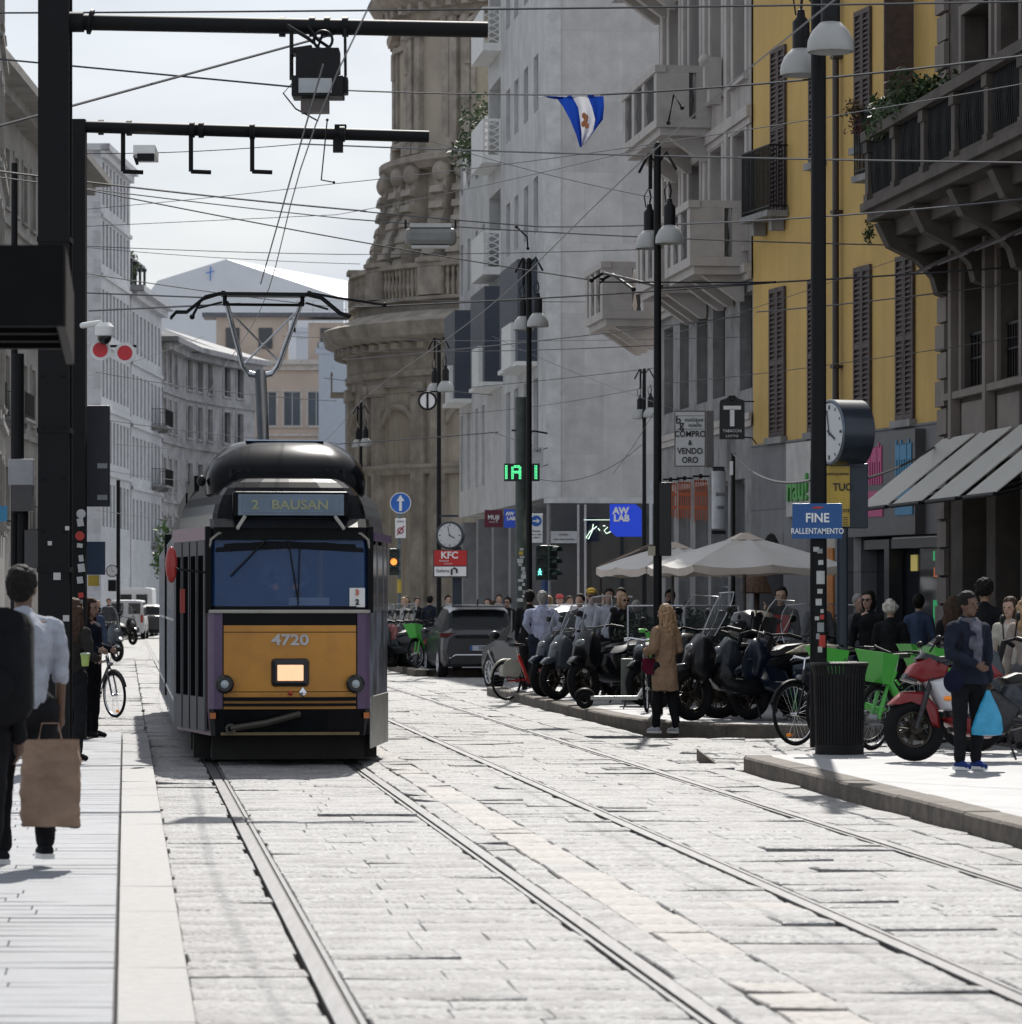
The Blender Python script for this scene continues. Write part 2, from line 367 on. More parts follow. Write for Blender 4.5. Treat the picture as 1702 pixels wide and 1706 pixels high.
# right pavements
RH = .16
pav = mat('right_pavement_stone', (.29, .29, .295), .66, var=.14, scale=2.5, bump=.2, bscale=30)
kface = mat('kerb_granite', (.125, .105, .085), .8, var=.35, scale=6, bump=.5, bscale=30, dirt=((.07, .06, .05), 4, .7))
def kerb_run(name, pts, top, inward, w=.28):
    g = MB()
    for (p, q) in zip(pts, pts[1:]):
        p = Vector(p); q = Vector(q); d = (q-p); n = Vector((d.y, -d.x)).normalized()*w*inward; L = d.length; k = max(1, round(L/1.15))
        for i in range(k):
            a = p+d*(i/k)+d.normalized()*.004; b = p+d*((i+1)/k)-d.normalized()*.004; t = top+rnd.uniform(-.004, .004)
            P = [a, b, b+n, a+n]; lo = [(c.x, c.y, -.12) for c in P]
            up = [(P[0]+n*.06), (P[1]+n*.06), P[2], P[3]]
            g.add(lo+[(c.x, c.y, t-.02) for c in P]+[(c.x, c.y, t) for c in up], [(j, (j+1) % 4, 4+(j+1) % 4, 4+j) for j in range(4)]+[(4+j, 4+(j+1) % 4, 8+(j+1) % 4, 8+j) for j in range(4)]+[(8, 9, 10, 11)])
    return struct(g.build(name, kface, smooth=30))
isl = [(SX(6.2, 9), 9), (SX(6.2, 22), 22), (SX(6.2, 36), 36), (SX(6.28, 36.6), 36.6)]
kerb_run('near_kerb', isl, RH, 1)
g = MB()
g.add([(x, y, RH-.004) for x, y in [(SX(6.45, 9), 9), (SX(30, 9), 9), (SX(30, 37.5), 37.5), (SX(8.3, 37.8), 37.8), (SX(6.5, 36.6), 36.6)]], [(0, 1, 2, 3, 4)])
for a, b in [((SX(6.5, 36.6), 36.6), (SX(8.3, 37.8), 37.8)), ((SX(8.3, 37.8), 37.8), (SX(30, 37.5), 37.5))]:
    g.quad((*a, RH-.004), (*b, RH-.004), (b[0]-.1, b[1]+1.1, -.02), (a[0]-.1, a[1]+1.1, -.02))
struct(g.build('near_pavement', pav))
# small sloped kerb piece at the ramp
g = MB(); a = PP(1165, 1272, 38.2); a.z = 0
g.add([(a.x, a.y, -.05), (a.x+.17, a.y-.25, -.05), (a.x+.2, a.y+.5, -.05), (a.x, a.y+.6, -.05), (a.x, a.y, .13), (a.x+.16, a.y-.24, .008), (a.x+.2, a.y+.5, .008), (a.x, a.y+.6, .13)], [(3, 2, 1, 0), (4, 5, 6, 7), (0, 1, 5, 4), (1, 2, 6, 5), (2, 3, 7, 6), (3, 0, 4, 7)])
struct(g.build('ramp_kerb', kface))
far = [(10.5, 45.0), (3.9, 45.3), (2.74, 45.75), (2.21, 46.4), (1.78, 47.4), (1.36, 50), (.81, 54.8), (SX(6.68, 60), 60), (SX(6.66, 66.4), 66.4)]
kerb_run('far_kerb', far, RH, 1)
g = MB(); poly = [(10.5, 45.28), (4.0, 45.58), (2.95, 45.95), (2.45, 46.6), (2.04, 47.5), (1.64, 50.05), (1.09, 54.85), (SX(6.94, 60), 60), (SX(6.94, 66.4), 66.4), (SX(9, 66.6), 66.6), (SX(9, 84), 84), (SX(30, 84), 84), (30, 45.28)]
g.add([(x, y, RH-.004) for x, y in poly], [tuple(range(len(poly)))])
g.quad(*[(SX(x, y), y, h) for x, y, h in [(9, 66.6, -.1), (9, 84, -.1), (9, 84, RH-.004), (9, 66.6, RH-.004)]]); g.quad(*[(SX(x, y), y, h) for x, y, h in [(6.94, 66.4, -.1), (9, 66.6, -.1), (9, 66.6, RH-.004), (6.94, 66.4, RH-.004)]])
struct(g.build('far_pavement', pav))
kerb_run('distant_kerb', [(SX(6.7, 83.5), 83.5), (SX(6.65, 110), 110), (SX(6.65, 150), 150)], RH, 1)
g = MB(); g.add([(SX(6.9, 83.5), 83.5, RH-.006), (40, 83.5, RH-.006), (40, 210, RH-.006), (SX(6.9, 165), 165, RH-.006)], [(0, 1, 2, 3)]); struct(g.build('distant_pavement', pav))

kerb_run('layby_kerb', [(SX(9.0, 84), 84), (SX(6.7, 84), 84)][::-1], RH, 1)
g = MB(); g.quad((SX(6.7, 83.98), 83.98, -.1), (SX(12, 83.98), 83.98, -.1), (SX(12, 83.98), 83.98, RH-.008), (SX(6.7, 83.98), 83.98, RH-.008)); struct(g.build('layby_end', kface))
# ---------------- facades ----------------
def wall_holes(mb, F, L, z0, z1, holes, dep=.22, o=0):
    """wall sheet at out-distance o with real openings and reveals"""
    us = sorted({0, L, *[h[0] for h in holes], *[h[1] for h in holes]}); us = [u for u in us if 0 <= u <= L]
    zs = sorted({z0, z1, *[h[2] for h in holes], *[h[3] for h in holes]}); zs = [z for z in zs if z0 <= z <= z1]
    for a, b in zip(us, us[1:]):
        for c, d in zip(zs, zs[1:]):
            um = (a+b)/2; zm = (c+d)/2
            if any(h[0] < um < h[1] and h[2] < zm < h[3] for h in holes): continue
            mb.quad(F.pt(a, o, c), F.pt(b, o, c), F.pt(b, o, d), F.pt(a, o, d))
    for h in holes:
        a, b, c, d = h[:4]; a = max(a, 0); b = min(b, L); dp = h[4] if len(h) > 4 else dep
        for p, q in [((a, c), (b, c)), ((b, c), (b, d)), ((b, d), (a, d)), ((a, d), (a, c))]:
            mb.quad(F.pt(p[0], o, p[1]), F.pt(q[0], o, q[1]), F.pt(q[0], o-dp, q[1]), F.pt(p[0], o-dp, p[1]))
def shell(mb, F, L, z0, z1, D):
    """back, ends and roof of a block D deep behind the facade"""
    mb.quad(F.pt(0, -D, z0), F.pt(L, -D, z0), F.pt(L, -D, z1), F.pt(0, -D, z1))
    for u in (0, L): mb.quad(F.pt(u, 0, z0), F.pt(u, -D, z0), F.pt(u, -D, z1), F.pt(u, 0, z1))
    mb.quad(F.pt(0, 0, z1), F.pt(L, 0, z1), F.pt(L, -D, z1), F.pt(0, -D, z1))
def window(root, F, a, b, c, d, dep=.2, fr=None, gl=None, bars=1, rows=1, name='window', surround=None, sm=None):
    g = MB(); t = .055
    g.fbox(F, a, a+t, -dep, -dep+.06, c, d); g.fbox(F, b-t, b, -dep, -dep+.06, c, d); g.fbox(F, a+t, b-t, -dep, -dep+.06, c, c+t); g.fbox(F, a+t, b-t, -dep, -dep+.06, d-t, d)
    for i in range(1, bars+1):
        u = a+(b-a)*i/(bars+1); g.fbox(F, u-.025, u+.025, -dep+.002, -dep+.05, c+t, d-t)
    for i in range(1, rows):
        z = c+(d-c)*i/rows; g.fbox(F, a+t, b-t, -dep+.004, -dep+.045, z-.02, z+.02)
    w_ = g.build(name, fr or alu, root, world=True)
    p = MB(); p.quad(F.pt(a, -dep+.01, c), F.pt(b, -dep+.01, c), F.pt(b, -dep+.01, d), F.pt(a, -dep+.01, d))
    pm = p.build('pane', gl or darkglass, None, recalc=False)
    me = pm.data
    for v in me.vertices: v.co -= Vector(root.location)
    pm.parent = w_
    if surround:
        s = MB(); q = surround
        s.fbox(F, a-q, a-.002, .002, .06, c-q*.3, d+q); s.fbox(F, b+.002, b+q, .002, .06, c-q*.3, d+q); s.fbox(F, a-.002, b+.002, .003, .055, d+.002, d+q)
        s.fbox(F, a-q*1.3, b+q*1.3, .002, .13, c-q*.3-.1, c-q*.3-.002)
        x = s.build('surround', sm, None)
        for v in x.data.vertices: v.co -= Vector(root.location)
        x.parent = w_
    return w_
def shutter(root, F, a, b, c, d, m, o=.02, ang=0, hinge=None):
    """two-panel louvred leaf between a and b; ang swings it out about hinge"""
    g = MB(); t = .05; n = max(4, int((d-c)/.085)); th = .04
    H = Fr(F.pt(a, o, 0).to_2d(), F.d, F.n)
    if ang:
        hp = F.pt(hinge, o, 0).to_2d(); M = Matrix.Rotation(ang, 2); dd = M @ F.d; nn = M @ F.n; H = Fr(hp, dd, nn)
        W = b-a
    else: W = b-a
    sgn = 1
    g.fbox(H, 0, t, 0, th, c, d); g.fbox(H, W-t, W, 0, th, c, d)
    for z in (c, (c+d)/2-.04, d-.08): g.fbox(H, t, W-t, .002, th-.002, z, z+.08)
    for i in range(n):
        z = c+.09+(d-c-.2)*i/n; k = .045
        g.hexa([H.pt(t, .004, z+k), H.pt(W-t, .004, z+k), H.pt(W-t, th-.002, z), H.pt(t, th-.002, z), H.pt(t, .004, z+k+.012), H.pt(W-t, .004, z+k+.012), H.pt(W-t, th-.002, z+.012), H.pt(t, th-.002, z+.012)])
    g.fbox(H, t, W-t, -.004, 0, c+.02, d-.02)
    return g.build('shutter', m, root, world=True)
def baluster_rail(g, F, u0, u1, o0, o1, z0, z1, n=None, r=.06):
    pass
# ===== church (round, brown stone) =====
ch_st = mat('church_stone', (.42, .37, .30), .85, streak=((.22, .18, .14), .8), var=.2, scale=.5, bump=.5, bscale=5, dirt=((.33, .28, .225), .35, .55))
ch_tr = mat('church_trim_stone', (.35, .31, .262), .85, var=.3, scale=1.2, bump=.6, bscale=6, dirt=((.20, .175, .15), 1.1, .65))
ch_pl = mat('church_plaster', (.42, .37, .30), .9, var=.15, scale=.6, dirt=((.34, .30, .25), .5, .6))
CCX, CCY = 2.9, 165.0; Rl = 10.2
church = thing('church', 'round brown stone church with columned drum and balustrade, behind the tram', 'church', (CCX, CCY, 0))
def cyl(prof, m, name, n=96, sm=35): 
    g = MB(); g.lathe(prof, n=n); return g.build(name, m, church, smooth=sm)
g = MB(); g.lathe([(Rl, 0), (Rl, 13.0)], n=96); cyl([(Rl, 0), (Rl, 12.5)], ch_st, 'lower_drum')
def ringprof(r, z, pts): return [(r+a, z+b) for a, b in pts]
cyl(ringprof(Rl, 0, [(0, 0), (.5, 0), (.5, 1.2), (.42, 1.35), (0, 1.4)]), ch_tr, 'plinth')
cyl(ringprof(Rl, 7.4, [(0, -.1), (.25, -.05), (.3, .15), (.42, .25), (.42, .35), (.1, .42), (0, .45)]), ch_tr, 'string_course')
CORN = (ringprof(Rl, 11.9, [(0, -.7), (.14, -.68), (.16, -.3), (.28, -.25), (.3, 0), (.2, .05), (.22, .9), (.45, 1.0), (.55, 1.2), (.95, 1.35), (1.2, 1.45), (1.3, 1.75), (1.38, 2.05), (1.3, 2.1), (.6, 2.35), (.1, 2.6)]))
g = MB(); g.lathe(CORN, n=96)
for i in range(84):     # dentils under the cornice
    a = 2*math.pi*i/84; g.cbox(((Rl+.62)*math.cos(a), (Rl+.62)*math.sin(a), 12.95), (.34, .36, .26), rz=a)
g.build('main_cornice', ch_tr, church, smooth=35)
for i in range(16):     # paired pilasters and arched niches of the lower drum
    a = R(22.5*i+6)
    g = MB()
    for da in (-.055, .055):
        x, y = (Rl+.05)*math.cos(a+da), (Rl+.05)*math.sin(a+da)
        g.cbox((x, y, 6.2), (.45, .75, 9.9), rz=a+da); g.cbox((x, y, 11.1), (.62, .95, .5), rz=a+da); g.cbox((x, y, 1.5), (.62, .95, .5), rz=a+da)
    g.build('pilaster', ch_tr, church)
    a2 = a+R(11.25); g = MB(); u = []
    for k in range(13):
        t = math.pi*k/12; q = a2+math.cos(t)*.125; u.append(((Rl+.08)*math.cos(q), (Rl+.08)*math.sin(q), 8.9+1.45*math.sin(t)))
    b0, b1 = a2+.125, a2-.125
    path = [((Rl+.08)*math.cos(b0), (Rl+.08)*math.sin(b0), 7.9)]+u+[((Rl+.08)*math.cos(b1), (Rl+.08)*math.sin(b1), 7.9)]
    g.tube(path, .16, 6); g.build('arch', ch_tr, church)
# attic + balustrade
cyl([(Rl-.1, 14.2), (Rl-.1, 14.9), (Rl+.15, 14.95), (Rl+.15, 15.1), (Rl-.1, 15.15), (Rl-.35, 15.15)], ch_tr, 'attic')
g = MB(); g.lathe([(Rl-.12, 16.35), (Rl+.12, 16.4), (Rl+.12, 16.6), (Rl-.3, 16.6), (Rl-.3, 16.4)], n=96)
for i in range(16):
    a = R(22.5*i+6); g.cbox(((Rl-.1)*math.cos(a), (Rl-.1)*math.sin(a), 15.77), (.5, 1.25, 1.22), rz=a)
    g.cbox(((Rl-.1)*math.cos(a), (Rl-.1)*math.sin(a), 16.7), (.62, 1.4, .2), rz=a)
g.build('balustrade', ch_tr, church)
for i in range(16):
    g = MB()
    for k in range(9):
        a = R(22.5*i+6+5+k*1.56); c, s_ = math.cos(a)*(Rl-.1), math.sin(a)*(Rl-.1)
        g.lathe([(.07, 15.15), (.06, 15.3), (.12, 15.55), (.05, 16.0), (.1, 16.2), (.07, 16.38)], c=(c, s_), n=7)
    g.build('baluster_row', ch_tr, church)
Ru = 8.1
# terrace roof, volutes, upper drum
cyl([(Rl-.3, 15.2), (Ru+.2, 17.5), (Ru, 17.5), (Ru, 28.6)], ch_pl, 'upper_drum', sm=20)
for i in range(16):
    a = R(22.5*i+6)
    for da in (-.075, .075):
        g = MB(); rad = Matrix.Rotation(a+da, 4, 'Z'); g.T = rad
        prof = [(Rl-.75, 15.2), (Rl-.55, 16.3), (Rl-.75, 17.0), (Rl-.95, 18.0), (Ru+.75, 19.2), (Ru+.70, 20.2), (Ru+.62, 20.9), (Ru-.1, 20.9), (Ru-.1, 15.2)]
        g.prism([(p[0], p[1]) for p in prof], -.38, .38, axis='y')
        for k, (r_, z_) in enumerate([(Rl-.62, 16.5), (Rl-.80, 17.15), (Rl-1.0, 17.8), (Ru+.92, 18.5), (Ru+.85, 19.2), (Ru+.80, 19.9)]):
            g.cbox((r_-.05, 0, z_), (.40, .82, .30), ry=-.25)
        g.ell((Ru+.55, 0, 20.75), (.42, .5, .5), 12, 8)
        g.build('volute_buttress', ch_tr, church, smooth=40)
cyl(ringprof(Ru, 21.0, [(0, -.1), (.55, 0), (.7, .2), (.85, .3), (.85, .55), (.35, .7), (0, .8)]), ch_tr, 'ledge')
for i in range(16):
    a = R(22.5*i+6)
    g = MB()
    for da in (-.09, -.035, .05):
        x, y = Ru*math.cos(a+da), Ru*math.sin(a+da)
        g.cbox((x, y, 24.6), (.5, .42, 6.0), rz=a+da); g.cbox((x, y, 27.2), (.66, .6, .45), rz=a+da); g.cbox((x, y, 22.0), (.66, .6, .5), rz=a+da)
        g.ell((x*1.03, y*1.03, 27.35), (.26, .26, .3), 8, 6)
    g.build('pilaster', ch_tr, church, smooth=30)
    if i % 2 == 0:
        g = MB(); g.T = Matrix.Rotation(a+R(11.25), 4, 'Z')
        x = Ru*.985
        g.box(x, x+.25, -.95, -.72, 22.6, 26.6); g.box(x, x+.25, .72, .95, 22.6, 26.6); g.box(x, x+.3, -1.15, 1.15, 26.6, 26.85); g.box(x, x+.42, -1.2, 1.2, 22.2, 22.45)
        for s_ in (-1, 1): g.hexa([(x, s_*1.35, 26.9), (x+.5, s_*1.35, 26.9), (x+.5, 0, 27.75), (x, 0, 27.75), (x, s_*1.35, 27.1), (x+.5, s_*1.35, 27.1), (x+.5, 0, 27.95), (x, 0, 27.95)])
        for s_ in (-1, 1): g.box(x, x+.4, s_*1.08-.14, s_*1.08+.14, 25.4, 26.6); g.box(x, x+.35, s_*.9-.12, s_*.9+.12, 21.7, 22.2)
        wf = g.build('window_frame', ch_tr, church)
        g = MB(); g.T = Matrix.Rotation(a+R(11.25), 4, 'Z'); g.box(x+.05, x+.12, -.72, .72, 22.5, 26.6); pn = g.build('pane', mat('blind_window', (.42, .37, .28), .8, var=.1), church)
CORN = (ringprof(Ru, 28.0, [(0, -.5), (.2, -.4), (.25, 0), (.5, .1), (.7, .3), (1.1, .5), (1.35, .9), (1.3, 1.0), (.5, 1.4), (0, 1.5)]))
g = MB(); g.lathe(CORN, n=96)
for i in range(64):
    a = 2*math.pi*i/64; g.cbox(((Ru+.62)*math.cos(a), (Ru+.62)*math.sin(a), 28.15), (.42, .3, .36), rz=a)
g.build('crown_cornice', ch_tr, church, smooth=35)
g = MB(); g.lathe([(Ru+.3, 29.4), (Ru-.2, 31), (5.5, 34), (2, 36), (.2, 36.4)], n=48); g.build('dome', mat('dome_lead', (.2, .22, .22), .6), church, smooth=40)
# small house end to the left of the church with balconies (px 560-585)
lh = thing('corner_house', 'narrow old stone house end with small balconies left of the church', 'building', (-8.4, 176, 0))
F1 = Fr((-7.7, 172), (-.06, 1), (-1, -.06))
g = MB(); ho = [(1+3*i, 2.1+3*i, z, z+2) for i in range(3) for z in (4.5, 8.3, 12.1)]
wall_holes(g, F1, 10, 0, 15.5, ho); shell(g, F1, 10, 0, 15.5, 7); g.build('wall', ch_st, lh, world=True)
for h in ho: window(lh, F1, *h[:4])
for z in (8.0, 11.8, 4.2):
    g = MB(); g.fbox(F1, .4, 3.0, .002, .9, z-.15, z); g.fbox(F1, .4, 3, .8, .9, z+.85, z+.95)
    for k in range(14): u = .45+k*.19; g.fbox(F1, u, u+.08, .82, .88, z, z+.85)
    g.build('balcony', ch_tr, lh, world=True)
# ===== marble corner block =====
ang_m = math.atan(.116)
marb = blockmat('marble_cladding', (.50, .485, .475), 1.05, 1.9, .78, var=.16, rough=.6, msize=.006, angle=math.pi/2-ang_m, streak=((.40, .375, .36), .4))
marbs = blockmat('marble_side', (.56, .56, .555), .75, 3.35, .88, var=.06, rough=.6, msize=.006, angle=-ang_m, streak=((.36, .35, .345), .6), dirt=((.33, .33, .33), .8, .4), off=.3)
shopdk = mat('dark_shopfront_panel', (.035, .038, .044), .3, 0, .25, 2)
MF = Fr((.98, 96.8), (-.116, 1), (-1, -.116))      # side facing the street
mb_ = thing('marble_building', 'tall pale marble office block with slit windows and white balconies, mid street', 'building', (2.5, 98, 0))
H0 = 4.55
slits = []
for z in [H0+3.35*k for k in range(6)]:
    for u in (2.05, 4.35, 6.7, 8.75):
        if z < 5: slits.append((u, u+1.05, 5.4, 7.9))
        else:
            if u < 7.5 and 7.9 <= z < 11.1: continue
            slits.append((u, u+1.0, z+.3+.35, z+2.2))
    for u in (15.6, 17.6, 20.0, 22.2):
        if z < 16:
            slits.append((u, u+.85, 5.4, 7.9) if z < 5 else (u, u+.8, z+.6, z+2.3))
slits = [s_ for s_ in slits if not (15.5 < s_[0] and 7.9 <= s_[2] < 11 and s_[0] > 19)]
logg = [(11.2, 14.3, H0+3.35*k+.5, H0+3.35*k+2.9, 1.3) for k in range(1, 6)]
slits = [s_ for s_ in slits if not any(l[0]-.2 < s_[0] < l[1] and l[2]-.3 < s_[2] < l[3] for l in logg)]
bays = [(2.2, 6.6, 8.35, 11.15), (10.6, 14.6, 8.3, 11.15), (19.5, 23.0, 8.3, 11.15)]
def ov(h, b): return h[0] < b[1] and h[1] > b[0] and h[2] < b[3] and h[3] > b[2]
slits = [s_ for s_ in slits if not any(ov(s_, b) for b in bays)]; logg = [l for l in logg if not any(ov(l, b) for b in bays)]
g = MB(); Ltall = 14.6
wall_holes(g, MF, Ltall, H0, 24, [h for h in slits+logg if h[0] < Ltall])
MF2 = Fr(MF.pt(Ltall, 0, 0).to_2d(), MF.d, MF.n)
wall_holes(g, MF2, 23.4-Ltall, H0, 15.4, [(a-Ltall, b-Ltall, c, d) for a, b, c, d in [h[:4] for h in slits if h[0] > Ltall]])
D = 26
g.quad(MF.pt(Ltall, 0, 15.4), MF.pt(Ltall, -D, 15.4), MF.pt(Ltall, -D, 24), MF.pt(Ltall, 0, 24))
g.quad(MF.pt(0, 0, 24), MF.pt(Ltall, 0, 24), MF.pt(Ltall, -D, 24), MF.pt(0, -D, 24))
g.quad(MF.pt(Ltall, 0, 15.4), MF.pt(23.4, 0, 15.4), MF.pt(23.4, -D, 15.4), MF.pt(Ltall, -D, 15.4))
g.quad(MF.pt(23.4, 0, H0), MF.pt(23.4, -D, H0), MF.pt(23.4, -D, 15.4), MF.pt(23.4, 0, 15.4))
g.quad(MF.pt(0, 0, H0), MF.pt(23.4, 0, H0), MF.pt(23.4, -D, H0), MF.pt(0, -D, H0))
g.build('side_wall', marbs, mb_, world=True)
g = MB(); g.quad(MF.pt(0, 0, H0), MF.pt(0, -D, H0), MF.pt(0, -D, 24), MF.pt(0, 0, 24)); g.build('front_wall', marb, mb_, world=True)
g = MB(); g.fbox(MF, -.1, .12, -D, .08, H0-.16, H0-.004); g.fbox(MF, -.07, .0-.003, -.35, .05, H0, 24); g.build('edge_trim', mat('marble_edge', (.5, .5, .49), .6), mb_, world=True)
for h in slits: window(mb_, MF, *h[:4], gl=bluegl, bars=0, dep=.16)
for a, b, c, d, dp in logg:
    g = MB(); g.quad(MF.pt(a, -1.28, c), MF.pt(b, -1.28, c), MF.pt(b, -1.28, d), MF.pt(a, -1.28, d))
    o = g.build('loggia_glazing', mat('loggia_dark', (.03, .04, .06), .25), mb_, world=True); 
def lattice_balcony(a, b, z):
    g = MB(); o1 = .55
    g.fbox(MF, a, b, .004, o1, z-.16, z)
    g.fbox(MF, a, b, o1-.05, o1, z, z+1.15)
    x = g.build('balcony', white, mb_, world=True)
    g = MB()       # pierced end panel with diamonds
    g.fbox(MF, a, a+.05, .004, o1-.06, z, z+.07); g.fbox(MF, a, a+.05, .004, o1-.06, z+1.08, z+1.15); g.fbox(MF, a, a+.05, .004, .06, z+.07, z+1.08)
    for k in range(5):
        for s_ in (-1, 1):
            zz = z+.1+k*.2
            p0 = MF.pt(a+.02, .05, zz if s_ > 0 else zz+.2); p1 = MF.pt(a+.02, o1-.06, zz+.2 if s_ > 0 else zz); g.tube([p0, p1], .018, 5)
    y = g.build('pierced_panel', white, x, world=False)
    for v in y.data.vertices: v.co -= Vector(mb_.location)
for a, b, c, d, dp in logg: lattice_balcony(a-.1, b+.1, c-.05)
dkbay = mat('slate_bay', (.05, .062, .085), .35, var=.15, scale=1)
for a, b, c, d in bays:
    g = MB(); g.fbox(MF, a, b, .004, .55, c, d); x = g.build('bay_box', dkbay, mb_, world=True)
    g = MB(); g.fbox(MF, a-.04, b+.04, .004, .6, c-.12, c-.002); g.fbox(MF, a+.5, b-1.6, .553, .68, c-.1, c+1.1); g.build('bay_sill', white, mb_, world=True)
# ground floor
g = MB(); g.fbox(MF, .02, 23.3, -D, -1.2, 0, H0-.2); g.build('recessed_shopfront', shopdk, mb_, world=True)
for u in (.0, 4.5, 9, 13.5, 18, 22.7):
    g = MB(); g.fbox(MF, u+.01, u+.6, -.65, -.05, 0, H0-.17); g.build('column', mat('grey_column', (.22, .22, .225), .6), mb_, world=True)
g = MB()
for i in range(16): u = 1.2+i*1.35; g.fbox(MF, u, u+.12, -1.19, -1.1, 0, 4.1)
g.build('shop_mullions', white, mb_, world=True)
for u, z, c in [(6.5, 2.2, (.6, .6, .58)), (8.3, 2.2, (.55, .56, .5)), (3.0, 1.6, (.35, .08, .1))]:
    g = MB(); g.fbox(MF, u, u+1.1, -1.08, -1.02, z, z+1.4); g.build('poster', mat('poster_%d' % int(u), c, .6), mb_, world=True)
gf = Fr((.98+.09, 96.8-.06), (1, .116), (.116, -1))      # front face seen square on
g = MB(); wall_holes(g, gf, 24, 0, H0-.17, [(.95, 4.2, .2, 4.0, 2.6)], o=.05); g.build('front_shopfront', shopdk, mb_, world=True)
g = MB(); g.fbox(gf, .95, 4.2, -2.5, -2.4, .2, 3.9); g.build('shop_back_wall', mat('shop_back', (.30, .15, .11), .8, var=.4, scale=2), mb_, world=True)
g = MB(); g.quad(gf.pt(.95, .0, .2), gf.pt(4.2, 0, .2), gf.pt(4.2, 0, 4.0), gf.pt(.95, 0, 4.0)); g.build('shop_glass', glassmat('shop_glass', (.02, .03, .035), .03, .45, .9), mb_, world=True)
g = MB(); 
for u in (.70, .89, 4.2, 9): g.fbox(gf, u, u+.06, .052, .09, 0, H0-.2)
g.fbox(gf, 1.1, 1.14, .06, .1, .2, 1.9); g.fbox(gf, 1.14, 2.2, .06, .1, 1.86, 1.9); g.build('shop_frames', alu, mb_, world=True)
# mannequins in the shop window
skinm = None
# ===== beige building with balconies =====
bei = mat('beige_stucco', (.36, .33, .31), .85, var=.12, scale=1.1, streak=((.20, .18, .17), .8), bump=.2, bscale=20, dirt=((.30, .27, .26), .7, .55))
beit = mat('beige_trim', (.42, .39, .365), .8, var=.14, scale=2, dirt=((.20, .18, .17), 2, .5))
conc = mat('mezzanine_stone', (.24, .238, .235), .85, streak=((.13, .13, .13), .7), var=.18, scale=2.5, bump=.3, bscale=25, dirt=((.13, .13, .13), 2, .6))
BF = Fr((4.2, 62.5), (-.125, 1), (-1, -.125))
b2 = thing('beige_building', 'greyish beige palazzo with stone balconies between marble block and yellow house', 'building', (4.5, 65, 0))
def bu(px):      # distance along the facade for a photo column
    Y = 12.01/((px-CX)/F+.125); return (Y-62.5)*1.0078
mez = [(bu(1253)+.02, bu(1232), 5.45, 7.14), (bu(1207), bu(1187), 5.45, 7.14), (bu(1178), bu(1160), 5.45, 7.14), (bu(1147), bu(1132), 5.45, 7.14), (bu(1121), bu(1106), 5.45, 7.14)]
up1 = [(u, u+1.15, 8.0, 10.0) for u in (.5, 2.75, 5.0, 7.3)]; up2 = [(u, u+1.1, 11.0, 13.4) for u in (.5, 2.75, 5.0, 7.3)]; up3 = [(u, u+1.1, 14.6, 16.4) for u in (.5, 2.75, 5.0, 7.3)]
L2 = 9.75
shp = [(bu(1240), bu(1216), .1, 3.9), (bu(1212), bu(1184), .1, 3.9), (bu(1179), bu(1158), .1, 3.9), (bu(1149), bu(1130), .1, 3.9), (bu(1122), bu(1108), .1, 3.9)]
g = MB(); wall_holes(g, BF, L2, 0, 7.45, mez+shp, dep=.3); g.build('mezzanine_wall', conc, b2, world=True)
g = MB(); wall_holes(g, BF, L2, 7.45, 15, up1+up2, dep=.28, o=.03); shell(g, BF, L2, 0, 15, 14); g.build('upper_wall', bei, b2, world=True)
for h in mez: window(b2, BF, *h, dep=.26, bars=1, fr=mat('brown_frame', (.04, .033, .03), .6))
for h in shp: window(b2, BF, *h, dep=.26, bars=0, rows=2)
for h in up1+up2: window(b2, BF, *h, dep=.2, bars=1, surround=.2, sm=beit, gl=mat('curtained_glass', (.17, .165, .16), .3, var=.3, scale=1.5))
g = MB()
for z, t, o in [(7.45, .16, .16), (10.15, .2, .12), (13.7, .25, .22), (4.9, .12, .08)]: g.fbox(BF, -.02, L2, .032, o, z, z+t); g.fbox(BF, -.02, L2, .034, o*.6, z-.12, z-.003)
for u in (2.0, 4.2, 6.5, 8.9): g.fbox(BF, u, u+.28, .034, .1, 7.62, 14.9)
g.build('mouldings', beit, b2, world=True)
for u in (3.0, 5.3):     # scroll brackets
    for z in (10.4,):
        g = MB(); g.fbox(BF, u-.5, u-.3, .1, .4, z+.6, z+1.15); g.ell(BF.pt(u-.4, .38, z+1.1), (.12, .12, .12), 10, 6); g.fbox(BF, u-.52, u-.28, .1, .32, z+.3, z+.6); g.build('scroll_bracket', beit, b2, world=True, smooth=40)
